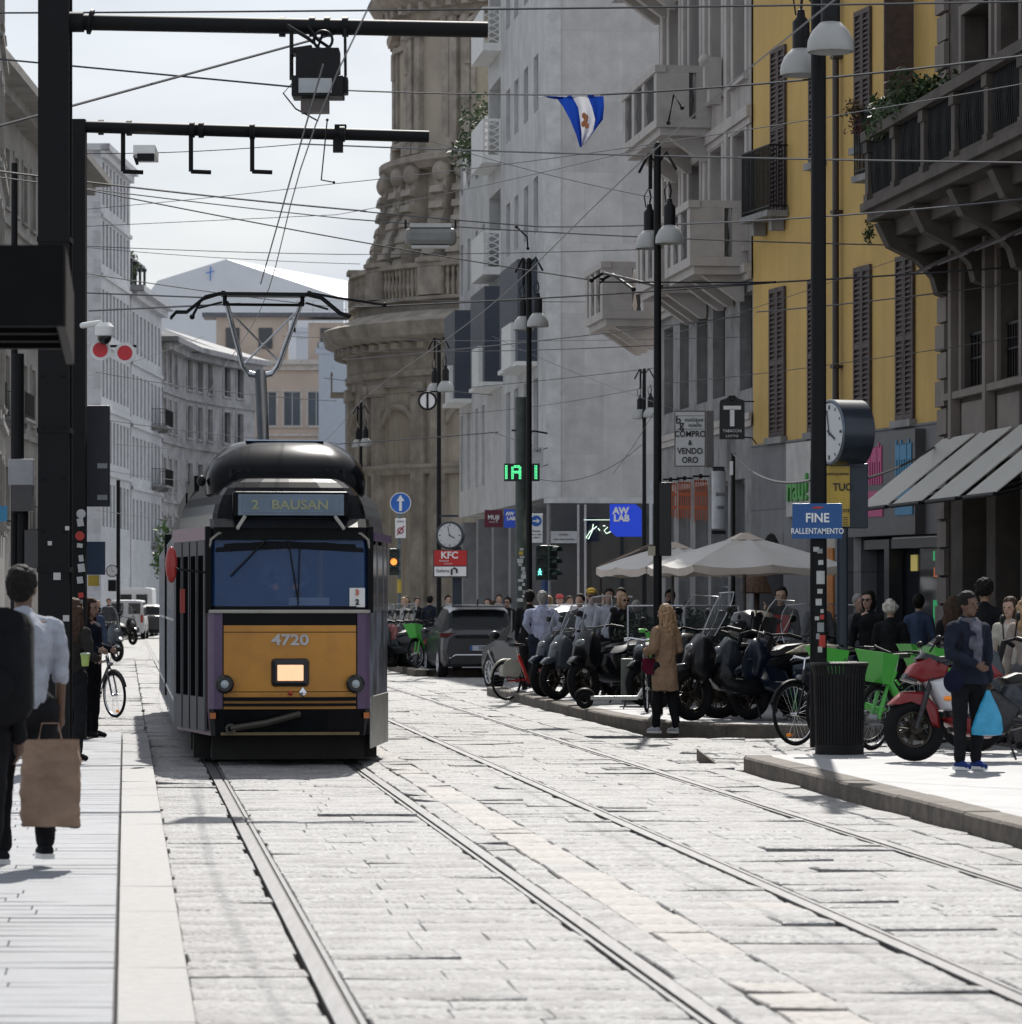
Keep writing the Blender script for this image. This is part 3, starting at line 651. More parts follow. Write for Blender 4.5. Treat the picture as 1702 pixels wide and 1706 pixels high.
def stone_balcony(root, F, a, b, o1, z, m, ht=.98, bal=None, dark=None):
    g = MB(); g.fbox(F, a, b, .035, o1, z-.16, z); g.fbox(F, a+.06, b-.06, .036, o1-.08, z-.3, z-.162)
    for u in (a+.25, (a+b)/2, b-.45): g.hexa([F.pt(u, .04, z-.75), F.pt(u+.2, .04, z-.75), F.pt(u+.2, .14, z-.75), F.pt(u, .14, z-.75), F.pt(u, .04, z-.302), F.pt(u+.2, .04, z-.302), F.pt(u+.2, o1*.75, z-.302), F.pt(u, o1*.75, z-.302)])
    x = g.build('balcony', m, root, world=True)
    g = MB(); t = .16
    g.fbox(F, a-.03, b+.03, o1-t-.02, o1+.03, z+ht-.13, z+ht); 
    for q in (a, b-t): g.fbox(F, q, q+t, .036, o1-t-.03, z+ht-.13, z+ht)
    posts = [a, a+(b-a)*.35, a+(b-a)*.65, b-.3]
    for q in posts: g.fbox(F, q, q+.3, o1-t, o1, z, z+ht-.132)
    for q in (a, b-t): g.fbox(F, q, q+t, o1-t-.45, o1-t, z+.002, z+ht-.132); g.fbox(F, q, q+t, .036, .3, z+.002, z+ht-.132)
    r_ = g.build('parapet', m, x); 
    for v in r_.data.vertices: v.co -= Vector(root.location)
    g = MB()
    for i in range(40):
        u = a+.15+(b-a-.3)*i/39
        if any(q-.05 < u < q+.35 for q in posts): continue
        c = F.pt(u, o1-t/2, 0); g.lathe([(.05, z), (.03, z+.12), (.065, z+.35), (.03, z+.65), (.05, z+ht-.13)], c=(c.x, c.y), n=6)
    for q in (a+t/2, b-t/2):
        for k in range(2):
            c = F.pt(q, .4+k*.16, 0); g.lathe([(.05, z), (.03, z+.12), (.065, z+.35), (.03, z+.65), (.05, z+ht-.13)], c=(c.x, c.y), n=6)
    r_ = g.build('balusters', dark or m, x, smooth=50)
    for v in r_.data.vertices: v.co -= Vector(root.location)
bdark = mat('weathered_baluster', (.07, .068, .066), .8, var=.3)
for a, b, z in [(.35, 3.0, 7.62), (4.1, 6.3, 7.62), (9.9, 12.3, 7.45), (3.9, 7.9, 10.5), (7.4, 9.9, 13.9)]:
    stone_balcony(b2, BF, a, b, 1.05 if a < 9 else 1.15, z+.12, beit, dark=bdark)
# return wing of the beige building that carries the far balcony
B2b = Fr(BF.pt(L2, -.35, 0).to_2d(), BF.d, BF.n); g = MB(); wall_holes(g, B2b, 3.4, 5.2, 18, [(.8, 1.9, 7.9, 10.2)]); shell(g, B2b, 3.4, 5.2, 18, 10); g.quad(B2b.pt(0, 0, 5.2), B2b.pt(3.4, 0, 5.2), B2b.pt(3.4, -10, 5.2), B2b.pt(0, -10, 5.2)); 
# (kept out of the street: only a thin return is built)
# ===== yellow house =====
yel = mat('yellow_stucco', (.52, .345, .11), .85, var=.10, scale=.8, streak=((.36, .235, .08), .38), bump=.3, bscale=25, dirt=((.50, .33, .12), .6, .5))
grs = blockmat('grey_base_slabs', (.17, .17, .175), 1.2, 1.1, .5, var=.15, rough=.7, msize=.012, angle=-math.atan(.27), dirt=((.12, .12, .125), 2, .5), off=0)
YF = Fr((4.2, 62.5), (.27, -1), (-1, -.27))      # runs towards the camera
y3 = thing('yellow_house', 'yellow stuccoed house with brown louvred shutters above gray shopfronts', 'building', (5.3, 58, 0))
LY = 8.75
def yu(px): Y = 21.08/((px-CX)/F+.27); return (62.5-Y)*1.0358
holes = []; wy = []
for px0, px1 in [(1286, 1309), (1350, 1373), (1427, 1452), (1497, 1524)]:
    a, b = yu(px0), yu(px1)
    wy.append((a, b, 4.55, 7.02, 'low'))
for k, (px0, px1) in enumerate([(1288, 1310), (1352, 1374), (1428, 1452), (1494, 1522)]):
    a, b = yu(px0), yu(px1); wy.append((a, b, 8.42 if k in (0, 3) else 9.0, 11.1, 'up%d' % k)); wy.append((a, b, 12.35, 13.9, 'top'))
g = MB(); wall_holes(g, YF, LY, 4.42, 14.2, [w_[:4] for w_ in wy]); shell(g, YF, LY, 0, 14.2, 12); g.build('wall', yel, y3, world=True)
shb = mat('brown_shutter_paint', (.066, .045, .042), .6, var=.3, scale=9)
for a, b, c, d, k in wy:
    window(y3, YF, a, b, c, d, dep=.16, bars=1)
    m_ = (a+b)/2
    if k == 'up3':
        shutter(y3, YF, a, m_, c, d, shb, ang=R(100), hinge=a-.02); shutter(y3, YF, m_, b, c, d, shb, ang=R(-0), hinge=b) if False else None
        g = MB(); g.fbox(YF, b+.03, b+.06, .02, .5, c, d)
        n_ = 28
        for i in range(n_): z = c+.1+(d-c-.2)*i/n_; g.fbox(YF, b+.022, b+.028, .06, .46, z, z+.03)
        g.build('shutter', shb, y3, world=True)
    else:
        shutter(y3, YF, a-.03, m_-.005, c-.02, d+.04, shb, o=.012); shutter(y3, YF, m_+.005, b+.03, c-.02, d+.04, shb, o=.012)
    g = MB(); g.fbox(YF, a-.08, b+.08, .002, .12, c-.14, c-.03); g.build('window_sill', conc, y3, world=True)
# grey stone ground floor
a0, a1 = yu(1268), yu(1308)
g = MB(); gh = [(a0, a1, 0, 2.9, .5), (yu(1352), yu(1394), 0, 2.9, .3), (yu(1400), yu(1425), .0, 3.4, .3), (yu(1437), LY-.15, 0, 2.75, .35)]
wall_holes(g, YF, LY, 0, 4.4, gh, o=.03); g.fbox(YF, 0, LY, -.3, .04, 4.4, 4.44)
g.build('stone_base', grs, y3, world=True)
g = MB(); pts = []      # arched head of the doorway
for k in range(11):
    t = math.pi*k/10; pts.append(((a0+a1)/2-(a1-a0)/2*math.cos(t), 2.15+(2.9-2.15)*math.sin(t)))
for p, q in zip(pts, pts[1:]): g.quad(YF.pt(p[0], .034, p[1]), YF.pt(q[0], .034, q[1]), YF.pt(q[0], .034, 2.905), YF.pt(p[0], .034, 2.905))
for p, q in zip(pts, pts[1:]): g.quad(YF.pt(p[0], .034, p[1]), YF.pt(q[0], .034, q[1]), YF.pt(q[0], -.3, q[1]), YF.pt(p[0], -.3, p[1]))
g.build('door_arch', grs, y3, world=True)
g = MB(); g.fbox(YF, a0, a1, -.46, -.4, 0, 2.9); g.build('door', mat('dark_door', (.03, .03, .035), .5), y3, world=True)
for h in gh[1:]:
    g = MB(); g.quad(YF.pt(h[0], -.24, h[2]), YF.pt(h[1], -.24, h[2]), YF.pt(h[1], -.24, h[3]), YF.pt(h[0], -.24, h[3])); g.build('shop_glass', darkglass, y3, world=True)
g = MB(); g.fbox(YF, yu(1426), yu(1545), .034, .2, 2.75, 4.35); g.build('shop_fascia', mat('grey_fascia', (.085, .08, .08), .5, var=.1), y3, world=True)
g = MB(); g.fbox(YF, yu(1345), yu(1392), -.1, -.04, .0, 2.9); g.build('cream_shop_panel', mat('cream_panel', (.42, .37, .31), .6), y3, world=True)
g = MB(); g.fbox(YF, yu(1378), yu(1387), -.03, .0, .0, 2.6); g.build('orange_pillar', mat('orange_pillar', (.5, .17, .03), .6), y3, world=True)
g = MB(); g.fbox(YF, yu(1475), yu(1483), -.2, .02, 0, 2.7); g.fbox(YF, yu(1437), LY-.2, -.2, 0, 2.55, 2.7); g.build('shop_frame', steelp, y3, world=True)
# striped pictograms in pink, blue and yellow on the fascia
for nm, p0, c in [('yellow', 1427, (.45, .36, .02)), ('pink', 1464, (.42, .04, .16)), ('blue', 1513, (.03, .19, .34))]:
    g = MB(); u0 = yu(p0); wd = .72 if nm != 'yellow' else .4
    for k in range(7): 
        ua = u0+wd*k/7; dz = [0, .05, .0, .06, .06, .0, .05][k]; g.fbox(YF, ua, ua+wd/7*.55, .2, .215, 3.55+dz*0, 4.2-dz)
    for k in range(3): g.fbox(YF, u0+.02+k*wd/3, u0+(k+.8)*wd/3, .2, .216, 3.9, 4.12)
    g.fbox(YF, u0, u0+wd, .2, .217, 3.3, 3.45); g.fbox(YF, u0, u0+wd, .2, .217, 3.05, 3.22); g.build('striped_sign', mat('sign_'+nm, c, .5, var=.05), y3, world=True)
for px, z0_, z1_, c_ in [(1537, 2.35, 2.5, (.05, .5, .18)), (1537, 1.2, 1.75, (.03, .35, .12)), (1500, 2.2, 2.45, (.5, .4, .12)), (1538, 2.1, 2.25, (.5, .12, .04))]:
    g = MB(); g.fbox(YF, yu(px-5), yu(px+5), -.236, -.22, z0_, z1_); g.build('lit_display', mat('lit_%d' % int(c_[0]*100+z0_*10), c_, .5, var=.2, emit=c_, es=.35), y3, world=True)
# white panel with green nau! lettering
g = MB(); g.fbox(YF, yu(1319), yu(1372), .034, .10, 3.15, 4.38); g.build('white_shop_panel', mat('panel_white', (.42, .40, .38), .6), y3, world=True)
yrot = math.atan2(YF.d.y, YF.d.x)
text('nau!', .62, mat('nau_green', (.06, .28, .05), .5), y3, YF.pt(yu(1340), .12, 3.6), (R(90), 0, yrot), bold=.012, world=True, ext=.02)
# downpipe
g = MB(); u = yu(1402); g.tube([YF.pt(u, .1, 4.4), YF.pt(u, .1, 14)], .055, 8)
for z in (5.5, 8, 10.5, 13): g.fbox(YF, u-.08, u+.08, .003, .17, z, z+.05)
g.build('downpipe', mat('brown_pipe', (.035, .025, .024), .5), y3, world=True, smooth=40)
def iron_balcony(root, F, a, b, z, o1=.6, ht=1.0, label=None):
    g = MB(); g.fbox(F, a, b, .03, o1+.04, z-.1, z); g.fbox(F, a+.2, a+.34, .03, o1*.7, z-.32, z-.102); g.fbox(F, b-.34, b-.2, .03, o1*.7, z-.32, z-.102)
    x = g.build('balcony', conc, root, world=True)
    g = MB(); n = int((b-a)/.065)
    for zz in (z+.06, z+ht): 
        g.fbox(F, a, b, o1-.025, o1, zz, zz+.03)
        for q in (a, b-.025): g.fbox(F, q, q+.025, .03, o1-.03, zz, zz+.03)
    for i in range(n+1): u = a+(b-a-.016)*i/n; g.fbox(F, u, u+.016, o1-.02, o1-.004, z, z+ht)
    for q in (a, b-.016):
        for i in range(5): o = .08+i*(o1-.12)/5; g.fbox(F, q, q+.016, o, o+.016, z, z+ht)
    r_ = g.build('railing', black, x)
    for v in r_.data.vertices: v.co -= Vector(root.location)
iron_balcony(y3, YF, yu(1268), yu(1312)+.1, 8.32, .36, 1.08)
iron_balcony(y3, YF, yu(1470), yu(1530), 8.35+.02, .48, 1.0)
# ===== dark stone building at the right edge =====
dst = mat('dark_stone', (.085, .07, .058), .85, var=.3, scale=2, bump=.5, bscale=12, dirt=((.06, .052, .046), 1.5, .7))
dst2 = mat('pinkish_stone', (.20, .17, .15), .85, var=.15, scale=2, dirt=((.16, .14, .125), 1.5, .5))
DF = Fr((6.45, 54.2), (.125, -1), (-1, -.125))
d4 = thing('dark_stone_building', 'dark ornate stone building with heavy balcony and slanted awnings at right edge', 'building', (7.5, 48, 0))
def du(px): Y = 13.2/((px-CX)/F+.125); return (54.2-Y)*1.0078
wd4 = []
for (p0, p1) in [(1604, 1650), (1664, 1700), (1722, 1765), (1785, 1830)]: wd4.append((du(p0), du(p1), 4.85, 6.7)); wd4.append((du(p0), du(p1), 7.75, 10.3)); wd4.append((du(p0), du(p1), 11.4, 14))
sh4 = [(du(p0), du(p1), .0, 3.7, 1.0) for p0, p1 in [(1600, 1640), (1655, 1696), (1712, 1760), (1780, 1830)]]
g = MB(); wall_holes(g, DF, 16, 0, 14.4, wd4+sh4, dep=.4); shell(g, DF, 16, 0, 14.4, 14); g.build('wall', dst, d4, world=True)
brn = mat('brown_wood', (.035, .026, .022), .6)
for h in wd4: window(d4, DF, *h, dep=.36, fr=brn, surround=.14, sm=dst2)
for h in sh4:
    g = MB(); g.quad(DF.pt(h[0], -.9, 0), DF.pt(h[1], -.9, 0), DF.pt(h[1], -.9, 3.7), DF.pt(h[0], -.9, 3.7)); g.build('shop_glass', darkglass, d4, world=True)
g = MB()
for p0, p1 in [(1604, 1650), (1664, 1700)]: g.fbox(DF, du(p0), du(p1), .01, .05, 3.95, 4.62)
g.build('spandrel_panels', dst2, d4, world=True)
g = MB()      # rusticated corner pilaster and pier courses
for z in [i*.42 for i in range(34)]:
    g.fbox(DF, .06, .62, .01, .09 if int(z/.42) % 2 else .06, z+.02, z+.40)
for u in (du(1596)-.05, du(1655)-.1): g.fbox(DF, u-.05, u+.12, .01, .16, 3.7, 7.2)
for z in (3.72, 4.7, 6.95, 7.3): g.fbox(DF, .65, 15, .012, .14, z, z+.1)
g.build('rustication', dst2, d4, world=True)
for a, b, c, d in wd4[:9:3]:      # railings at the windows
    g = MB()
    for i in range(9): u = a+.04+(b-a-.1)*i/8; g.fbox(DF, u, u+.02, -.1, -.08, c, c+.75)
    g.fbox(DF, a, b, -.1, -.07, c+.75, c+.79); g.fbox(DF, a, b, -.1, -.07, c+.4, c+.43); g.build('window_railing', black, d4, world=True)
# heavy carved balcony
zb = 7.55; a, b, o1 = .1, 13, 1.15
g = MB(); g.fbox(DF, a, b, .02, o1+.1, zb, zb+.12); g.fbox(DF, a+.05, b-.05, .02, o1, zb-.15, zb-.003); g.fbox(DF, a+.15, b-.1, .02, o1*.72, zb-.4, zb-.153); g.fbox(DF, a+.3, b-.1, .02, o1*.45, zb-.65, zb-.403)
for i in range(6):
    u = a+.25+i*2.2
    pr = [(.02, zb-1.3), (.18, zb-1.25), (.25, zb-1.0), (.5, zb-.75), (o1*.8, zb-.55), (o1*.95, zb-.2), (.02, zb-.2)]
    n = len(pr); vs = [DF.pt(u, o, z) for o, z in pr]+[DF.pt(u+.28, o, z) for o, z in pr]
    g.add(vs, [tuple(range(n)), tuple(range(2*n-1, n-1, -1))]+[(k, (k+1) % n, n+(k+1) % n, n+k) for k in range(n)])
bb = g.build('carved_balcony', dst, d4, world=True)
g = MB(); g.fbox(DF, a-.05, b, o1-.2, o1+.08, zb+1.05, zb+1.2); g.fbox(DF, a-.05, a+.2, .02, o1-.21, zb+1.05, zb+1.2)
for i in range(8):
    u = a+i*1.75; g.fbox(DF, u, u+.2, o1-.16, o1+.02, zb+.12, zb+1.05); g.fbox(DF, u-.03, u+.23, o1-.18, o1+.05, zb+.88, zb+1.04); g.fbox(DF, u-.02, u+.22, o1-.17, o1+.04, zb+.121, zb+.26)
g.fbox(DF, a, b, o1-.1, o1-.04, zb+.121, zb+.25); g.fbox(DF, a, a+.12, .02, o1-.17, zb+.121, zb+1.05)
r_ = g.build('parapet', dst, bb); 
for v in r_.data.vertices: v.co -= Vector(d4.location)
g = MB()
for i in range(150):
    u = a+.1+i*.085; g.tube([DF.pt(u, o1-.06, zb+.15), DF.pt(u+.03*math.sin(i), o1-.03, zb+.6), DF.pt(u, o1-.06, zb+1.05)], .014, 4)
r_ = g.build('iron_infill', black, bb)
for v in r_.data.vertices: v.co -= Vector(d4.location)
# awnings
awm = clothmat('grey_awning_cloth', (.80, .78, .73), .45)
awd = mat('dark_awning_cloth', (.075, .06, .055), .85, var=.15)
for i, (p0, p1) in enumerate([(1580, 1634), (1644, 1697), (1710, 1765), (1780, 1835)]):
    a, b = du(p0), du(p1)-.02
    aw = thing('awning', ['grey slanted awning nearest the yellow house, its cloth steeply pitched', 'second grey slanted awning over the dark shop, right of the first', 'third grey awning cut by the right edge of the view', 'fourth grey awning beyond the right edge'][i], 'awning', DF.pt(a, .1, 3.1), group='row of grey shop awnings')
    g = MB(); th = .015
    g.hexa([DF.pt(a, .12, 4.12), DF.pt(b, .12, 4.12), DF.pt(b, 1.42, 3.08), DF.pt(a, 1.42, 3.08), DF.pt(a, .12, 4.14), DF.pt(b, .12, 4.14), DF.pt(b, 1.42, 3.10), DF.pt(a, 1.42, 3.10)]); g.build('cloth', awm, aw, world=True)
    g = MB(); g.tube([DF.pt(a-.03, 1.42, 3.08), DF.pt(b+.03, 1.42, 3.08)], .03, 8); 
    for u in (a+.05, b-.05): g.tube([DF.pt(u, .12, 3.4), DF.pt(u, 1.4, 3.07)], .018, 6)
    g.build('front_bar', black, aw, world=True)
    g = MB(); g.hexa([DF.pt(a, .12, 6.82), DF.pt(b, .12, 6.82), DF.pt(b, .75, 6.5), DF.pt(a, .75, 6.5), DF.pt(a, .12, 6.84), DF.pt(b, .12, 6.84), DF.pt(b, .75, 6.52), DF.pt(a, .75, 6.52)])
    tag(g.build('awning', awd), ['small brown awning above the first upper window of the dark building', 'small brown awning above the second upper window of the dark building', 'small brown awning above the third upper window, past the right edge', 'small brown awning above the fourth upper window, past the right edge'][i], 'awning', 'small brown upper awnings')
# ===== left side =====
lst = mat('left_grey_stone', (.27, .255, .235), .85, var=.2, scale=1, bump=.4, bscale=6, dirt=((.15, .14, .13), .6, .5))
lwh = blockmat('pale_blocks', (.52, .53, .55), 1.6, .8, .82, var=.07, rough=.7, msize=.012, angle=0, dirt=((.42, .43, .45), .5, .4))
def palazzo(name, label, P0, d, n, L, Ht, D, m, trim, zs, wu, win, depth=.25, roof=None, ground=True, balc=(), gl=None, corn=.7, surround=.18):
    F_ = Fr(P0, d, n); c = F_.pt(L/2, -D/2, 0); root = thing(name, label, 'building', (c.x, c.y, 0))
    ho = [(u, u+win[0], z, z+win[1]) for z in zs for u in wu]
    g = MB(); wall_holes(g, F_, L, 0, Ht, ho, dep=depth); shell(g, F_, L, 0, Ht, D); g.build('wall', m, root, world=True)
    for h in ho: window(root, F_, *h, dep=depth-.04, surround=surround if surround else None, sm=trim, gl=gl)
    g = MB(); g.fbox(F_, -corn*.6, L, .002, corn, Ht-.35, Ht); g.fbox(F_, -.2, L, .003, corn*.5, Ht-.75, Ht-.352); g.fbox(F_, -corn*.6, -.003, -D, corn, Ht-.35, Ht)
    g.build('cornice', trim, root, world=True)
    for z in zs[1:]: g = MB(); g.fbox(F_, -.06, L, .003, .14, z-.75, z-.55); g.fbox(F_, -.06, -.003, -D, .1, z-.75, z-.55); g.build('string_course', trim, root, world=True)
    if roof:
        g = MB(); A = [F_.pt(-corn*.6, corn, Ht), F_.pt(L, corn, Ht), F_.pt(L, -D, Ht), F_.pt(-corn*.6, -D, Ht)]; T = [F_.pt(3, -D*.45, Ht+2.2), F_.pt(L-3, -D*.45, Ht+2.2)]
        g.add(A+T, [(0, 1, 5, 4), (1, 2, 5), (2, 3, 4, 5), (3, 0, 4)]); g.build('roof', roof, root, world=True)
    for (u0, u1, z) in balc: iron_balcony(root, F_, u0, u1, z, .9, 1.0)
    return root, F_
tile_r = mat('roof_tiles', (.24, .12, .085), .85, var=.3, scale=3)
r1, L1 = palazzo('corner_building', 'weathered stone building with deep cornice, sliver at the far left edge', (-15.9, 112), (-.12, 1), (1, .12), 8, 29.5, 10, lst, lst, [4, 8, 12, 16, 20, 24], [1, 4], (1.2, 2.2), corn=1.3)
r2, L2_ = palazzo('grey_palazzo', 'old grey palazzo with red tiled roof behind the black columns on the left', (-19.7, 126), (-.017, 1), (1, .017), 45, 21.8, 14, lst, lst, [4.8, 9.2, 13.4, 17.4], [1+3*i for i in range(14)], (1.3, 2.3), roof=tile_r, corn=1.5, balc=[(6.4, 9.6, 9.0), (15.4, 18.6, 9.0), (24, 28, 4.7), (33, 37, 13.2)])
r3, L3_ = palazzo('white_office_block', 'tall white modern office block with close vertical windows left of the tram', (-22.75, 200), (.023, 1), (1, -.023), 12.5, 27.2, 14, lwh, lwh, [6, 9.6, 13.2, 16.8, 20.6, 23.9], [.5+1.5*i for i in range(8)], (.85, 2.4), corn=.5, surround=None, gl=bluegl)
r3b, L3b = palazzo('white_lower_block', 'lower white block with iron balconies, stepping down behind the office block', (-22.45, 213), (.023, 1), (1, -.023), 15, 20.5, 14, lwh, lwh, [5.5, 9.2, 12.9, 16.6], [.6+1.8*i for i in range(8)], (.95, 2.4), corn=.8, surround=None, gl=bluegl, balc=[(9.6, 13.6, 5.3), (9.6, 13.6, 9.0), (9.6, 13.6, 12.7)])
# pergola terrace on the lower block
g = MB()
for i in range(6): g.fbox(L3b, 1+i*2.2, 1.2+i*2.2, -3, -.6, 22.4, 22.6); g.fbox(L3b, 1+i*2.2, 1.15+i*2.2, -.8, -.65, 20.5, 22.4)
g.fbox(L3b, .8, 12.3, -.9, -.7, 22.6, 22.75); g.build('pergola', steelp, r3b, world=True)
ost = mat('haze_pale_grey_stone', (.38, .375, .38), .85, var=.25, scale=1, dirt=((.15, .145, .15), .6, .5))  # distant stone, its colour paled to stand in for haze
# curved ornate building: three bends
pts_ = [(-22.2, 228.5), (-21.6, 238), (-19.9, 246), (-17.9, 252)]
for i, (p, q) in enumerate(zip(pts_, pts_[1:])):
    d_ = Vector((q[0]-p[0], q[1]-p[1])); L_ = d_.length
    n_ = (d_.y, -d_.x); 
    rr, ff = palazzo('curved_palazzo', ['ornate grey palazzo bay next to the white lower block, far left', 'ornate grey palazzo middle bay where the street bends', 'ornate grey palazzo last bay beside the peach house'][i], p, d_, n_, L_, 18.6, 12, ost, ost, [5.2, 8.9, 12.7, 15.9], [.7+2.3*k for k in range(int((L_-.8)/2.3))], (1.1, 2.1), corn=1.2, roof=mat('slate_roof', (.12, .125, .14), .7), balc=[(.4, L_-.6, 8.7)] if i == 1 else ())
peach = mat('haze_pale_peach_stucco', (.50, .41, .345), .85, var=.08, scale=.6)  # paler than the wall itself: distance haze is put into the colour
rp, Fp = palazzo('peach_house', 'peach coloured house with large grey windows above the tram roof', (-22.8, 262), (1, .02), (.02, -1), 12.9, 19.4, 10, peach, mat('peach_trim', (.5, .46, .42), .8), [6.0, 9.7, 14.6], [1+1.75*i for i in range(7)], (1.25, 2.5), corn=.6, surround=.12, gl=bluegl)
g = MB(); g.fbox(Fp, 1.3, 6.5, -3, -1, 19.4, 22.6); g.fbox(Fp, 8, 11.5, -3.5, -1.2, 19.4, 22.2); g.build('dormer', peach, rp, world=True)
g = MB(); g.fbox(Fp, .3, 12, -4, -.6, 22.6, 22.9); g.build('terrace_roof', mat('slate_roof', (.12, .125, .14)), rp, world=True)
for u in (2, 4.4, 8.9): 
    g = MB(); g.fbox(Fp, u, u+1, -.99 if u < 8 else -1.19, -.9 if u < 8 else -1.1, 20.3, 21.8); g.build('window', darkglass, rp, world=True)
rp2, Fp2 = palazzo('cream_house', 'pale cream house with small regular windows right of the tram pantograph', (-9.9, 258), (1, .10), (.1, -1), 9, 17.6, 10, mat('cream_stucco', (.42, .39, .365), .85), mat('cream_trim', (.46, .44, .42), .8), [7, 10.4, 13.8], [.7+1.7*i for i in range(5)], (.9, 1.7), corn=.5, surround=.1, gl=bluegl)
blu = mat('pale_blue_cladding', (.45, .50, .58), .6, var=.05)
rb, Fb = palazzo('glass_terrace_block', 'pale blue grey modern block with roof terrace left of the church', (-17, 285), (1, 0), (0, -1), 11, 23.5, 8, blu, blu, [19.6], [1+2.4*i for i in range(4)], (1.6, 2.0), corn=.3, surround=None, gl=bluegl)
g = MB()
for i in range(9): g.fbox(Fb, i*1.3, i*1.3+.08, -.2, -.1, 23.5, 25.6)
for z in (24.2, 24.9, 25.6): g.fbox(Fb, 0, 10.5, -.22, -.08, z, z+.06)
g.build('terrace_railing', alu, rb, world=True)
rc, Fc = palazzo('pale_blue_tower', 'plain pale blue wall block immediately left of the church', (-12.6, 236), (1, 0), (0, -1), 6, 18.8, 8, blu, blu, [], [], (1, 1), corn=.1)
# scaffold-sheeted gable
shw = mat('haze_pale_white_sheeting', (.62, .64, .67), .7, var=.05, scale=.4, bump=.3, bscale=2); shr = mat('sheeting_roof', (.85, .86, .88), .5, var=.03)  # gable sheet lightened as if seen through haze
gb = thing('sheeted_gable', 'huge white sheeted gable roof rising behind the far houses, blue mark on it', 'building', (-24, 330, 0))
Yg = 330.0
def G(px, py, dy=0): return PP(px, py, Yg)+Vector((0, dy, 0))
gx = [G(240, 500), G(262, 468), G(377, 432), G(572, 497), G(572, 560), G(240, 560)]
g = MB(); g.add([(p.x, p.y, p.z) for p in gx]+[(gx[5].x, Yg, 0), (gx[4].x, Yg, 0)], [(0, 1, 2, 3, 4, 5), (5, 4, 7, 6)]); g.build('gable_sheet', shw, gb, world=True, recalc=False)
g = MB(); a, b, c = gx[1], gx[2], gx[3]; back = Vector((9, 40, 0))
pk = b.copy(); pk2 = pk+Vector((3.5, 45, 3)); c2 = c+Vector((7, 45, 4.0)); a2 = a+Vector((0, 45, 2))
for p in (a, b, c): pass
g.add([a, b, c, a2, pk2, c2], [(0, 1, 4, 3), (1, 2, 5, 4)]); g.build('sheeted_roof', shr, gb, world=True, recalc=False)
m0 = PP(350, 457, Yg-.3); g = MB(); g.tube([m0+Vector((.05, 0, .7)), m0-Vector((0, 0, .6))], .06, 6); g.tube([m0+Vector((-.4, 0, .1)), m0+Vector((.35, 0, .3))], .05, 6); g.build('blue_mark', mat('mark_blue', (.05, .2, .6)), gb, world=True)
# filler block closing the street and the far skyline behind the marble block
rf, Ff = palazzo('far_street_house', 'distant grey house closing the street behind the church', (-30, 300), (1, 0), (0, -1), 12, 17, 8, ost, ost, [5, 9, 13], [1+2.2*i for i in range(5)], (1, 2), corn=.6)
# ---------------- tram ----------------
tram = thing('tram', 'black and orange tram numbered 4720 coming along the near track, headlight lit', 'tram', (-2.30, 37.5, 0), math.atan(.107))
t_or = mat('tram_orange', (.50, .215, .016), .42, var=.08, scale=4, dirt=((.30, .13, .02), 3, .35), coat=.25)
t_bk = mat('tram_black', (.005, .0055, .007), .2, var=.3, scale=3, spec=.10)
t_pu = mat('tram_purple', (.11, .068, .135), .5, var=.15)
t_pk = mat('tram_mauve', (.20, .12, .15), .5, var=.1)
t_gy = mat('tram_grey', (.20, .20, .21), .4, .3, var=.15, scale=4)
t_wrap = mat('tram_wrap', (.13, .14, .17), .5, spec=.15, var=.85, scale=2.2, dirt=((.02, .02, .022), 1.6, .95))
t_fr = mat('tram_cream_trim', (.36, .34, .30), .5, var=.1)
half = [(0, -.05), (.40, -.042), (.70, 0), (.79, .05), (.84, .14), (1.165, 2.1), (1.165, 6), (1.165, 9.8), (1.165, 19), (.84, 20.3)]
def outl(ins, z):
    P = []
    for x, y in half: 
        f = 1-ins/1.22; yy = y+ins*.95 if y < 3 else (y-ins*.9 if y > 18.5 else y); P.append((x*f, yy, z))
    L_ = [(-x, y, z) for x, y, z in reversed(P)]
    return L_[:-1]+P      # from rear left round the front to rear right; index len(half)-1 is the front centre
rows = [(.32, .03), (.60, 0), (.69, 0), (1.47, 0), (1.58, 0), (1.63, 0), (2.43, .035), (2.52, .05)]
for k in range(1, 8):
    t = math.pi/2*k/7; rows.append((2.52+.50*math.sin(t), .05+.50*(1-math.cos(t))))
g = MB(); nh = len(half); ring = [outl(i, z) for z, i in rows]; n = len(ring[0]); c = nh-1
for r_ in range(len(rows)-1):
    for j in range(n-1):
        side = j-c; k = side if side >= 0 else -side-1         # segment number from the front centre
        left = side < 0
        if rows[r_][0] in (1.63,) and k <= 3: continue
        if rows[r_][0] == 1.63 and k == 4 and not left: continue
        if k <= 1: mi = 1 if r_ in (0,) else (0 if 1 <= r_ <= 2 else 1)
        elif k <= 3: mi = 1 if r_ == 0 else (2 if r_ <= 4 else 1)
        elif k == 4: mi = (3 if left else (5 if r_ == 0 or r_ == 1 else 4)) if r_ <= 5 else 1
        else: mi = (4 if r_ < 5 else 5) if r_ <= 5 else 1
        if rows[r_][0] >= 2.43: mi = 1
        g.m = mi; g.quad(ring[r_][j], ring[r_][j+1], ring[r_+1][j+1], ring[r_+1][j])
g.m = 1; g.quad(*ring[-1]); g.quad(*reversed(ring[0]))
g.build('body', [t_or, t_bk, t_pu, t_pk, t_wrap, t_gy], tram, smooth=38)
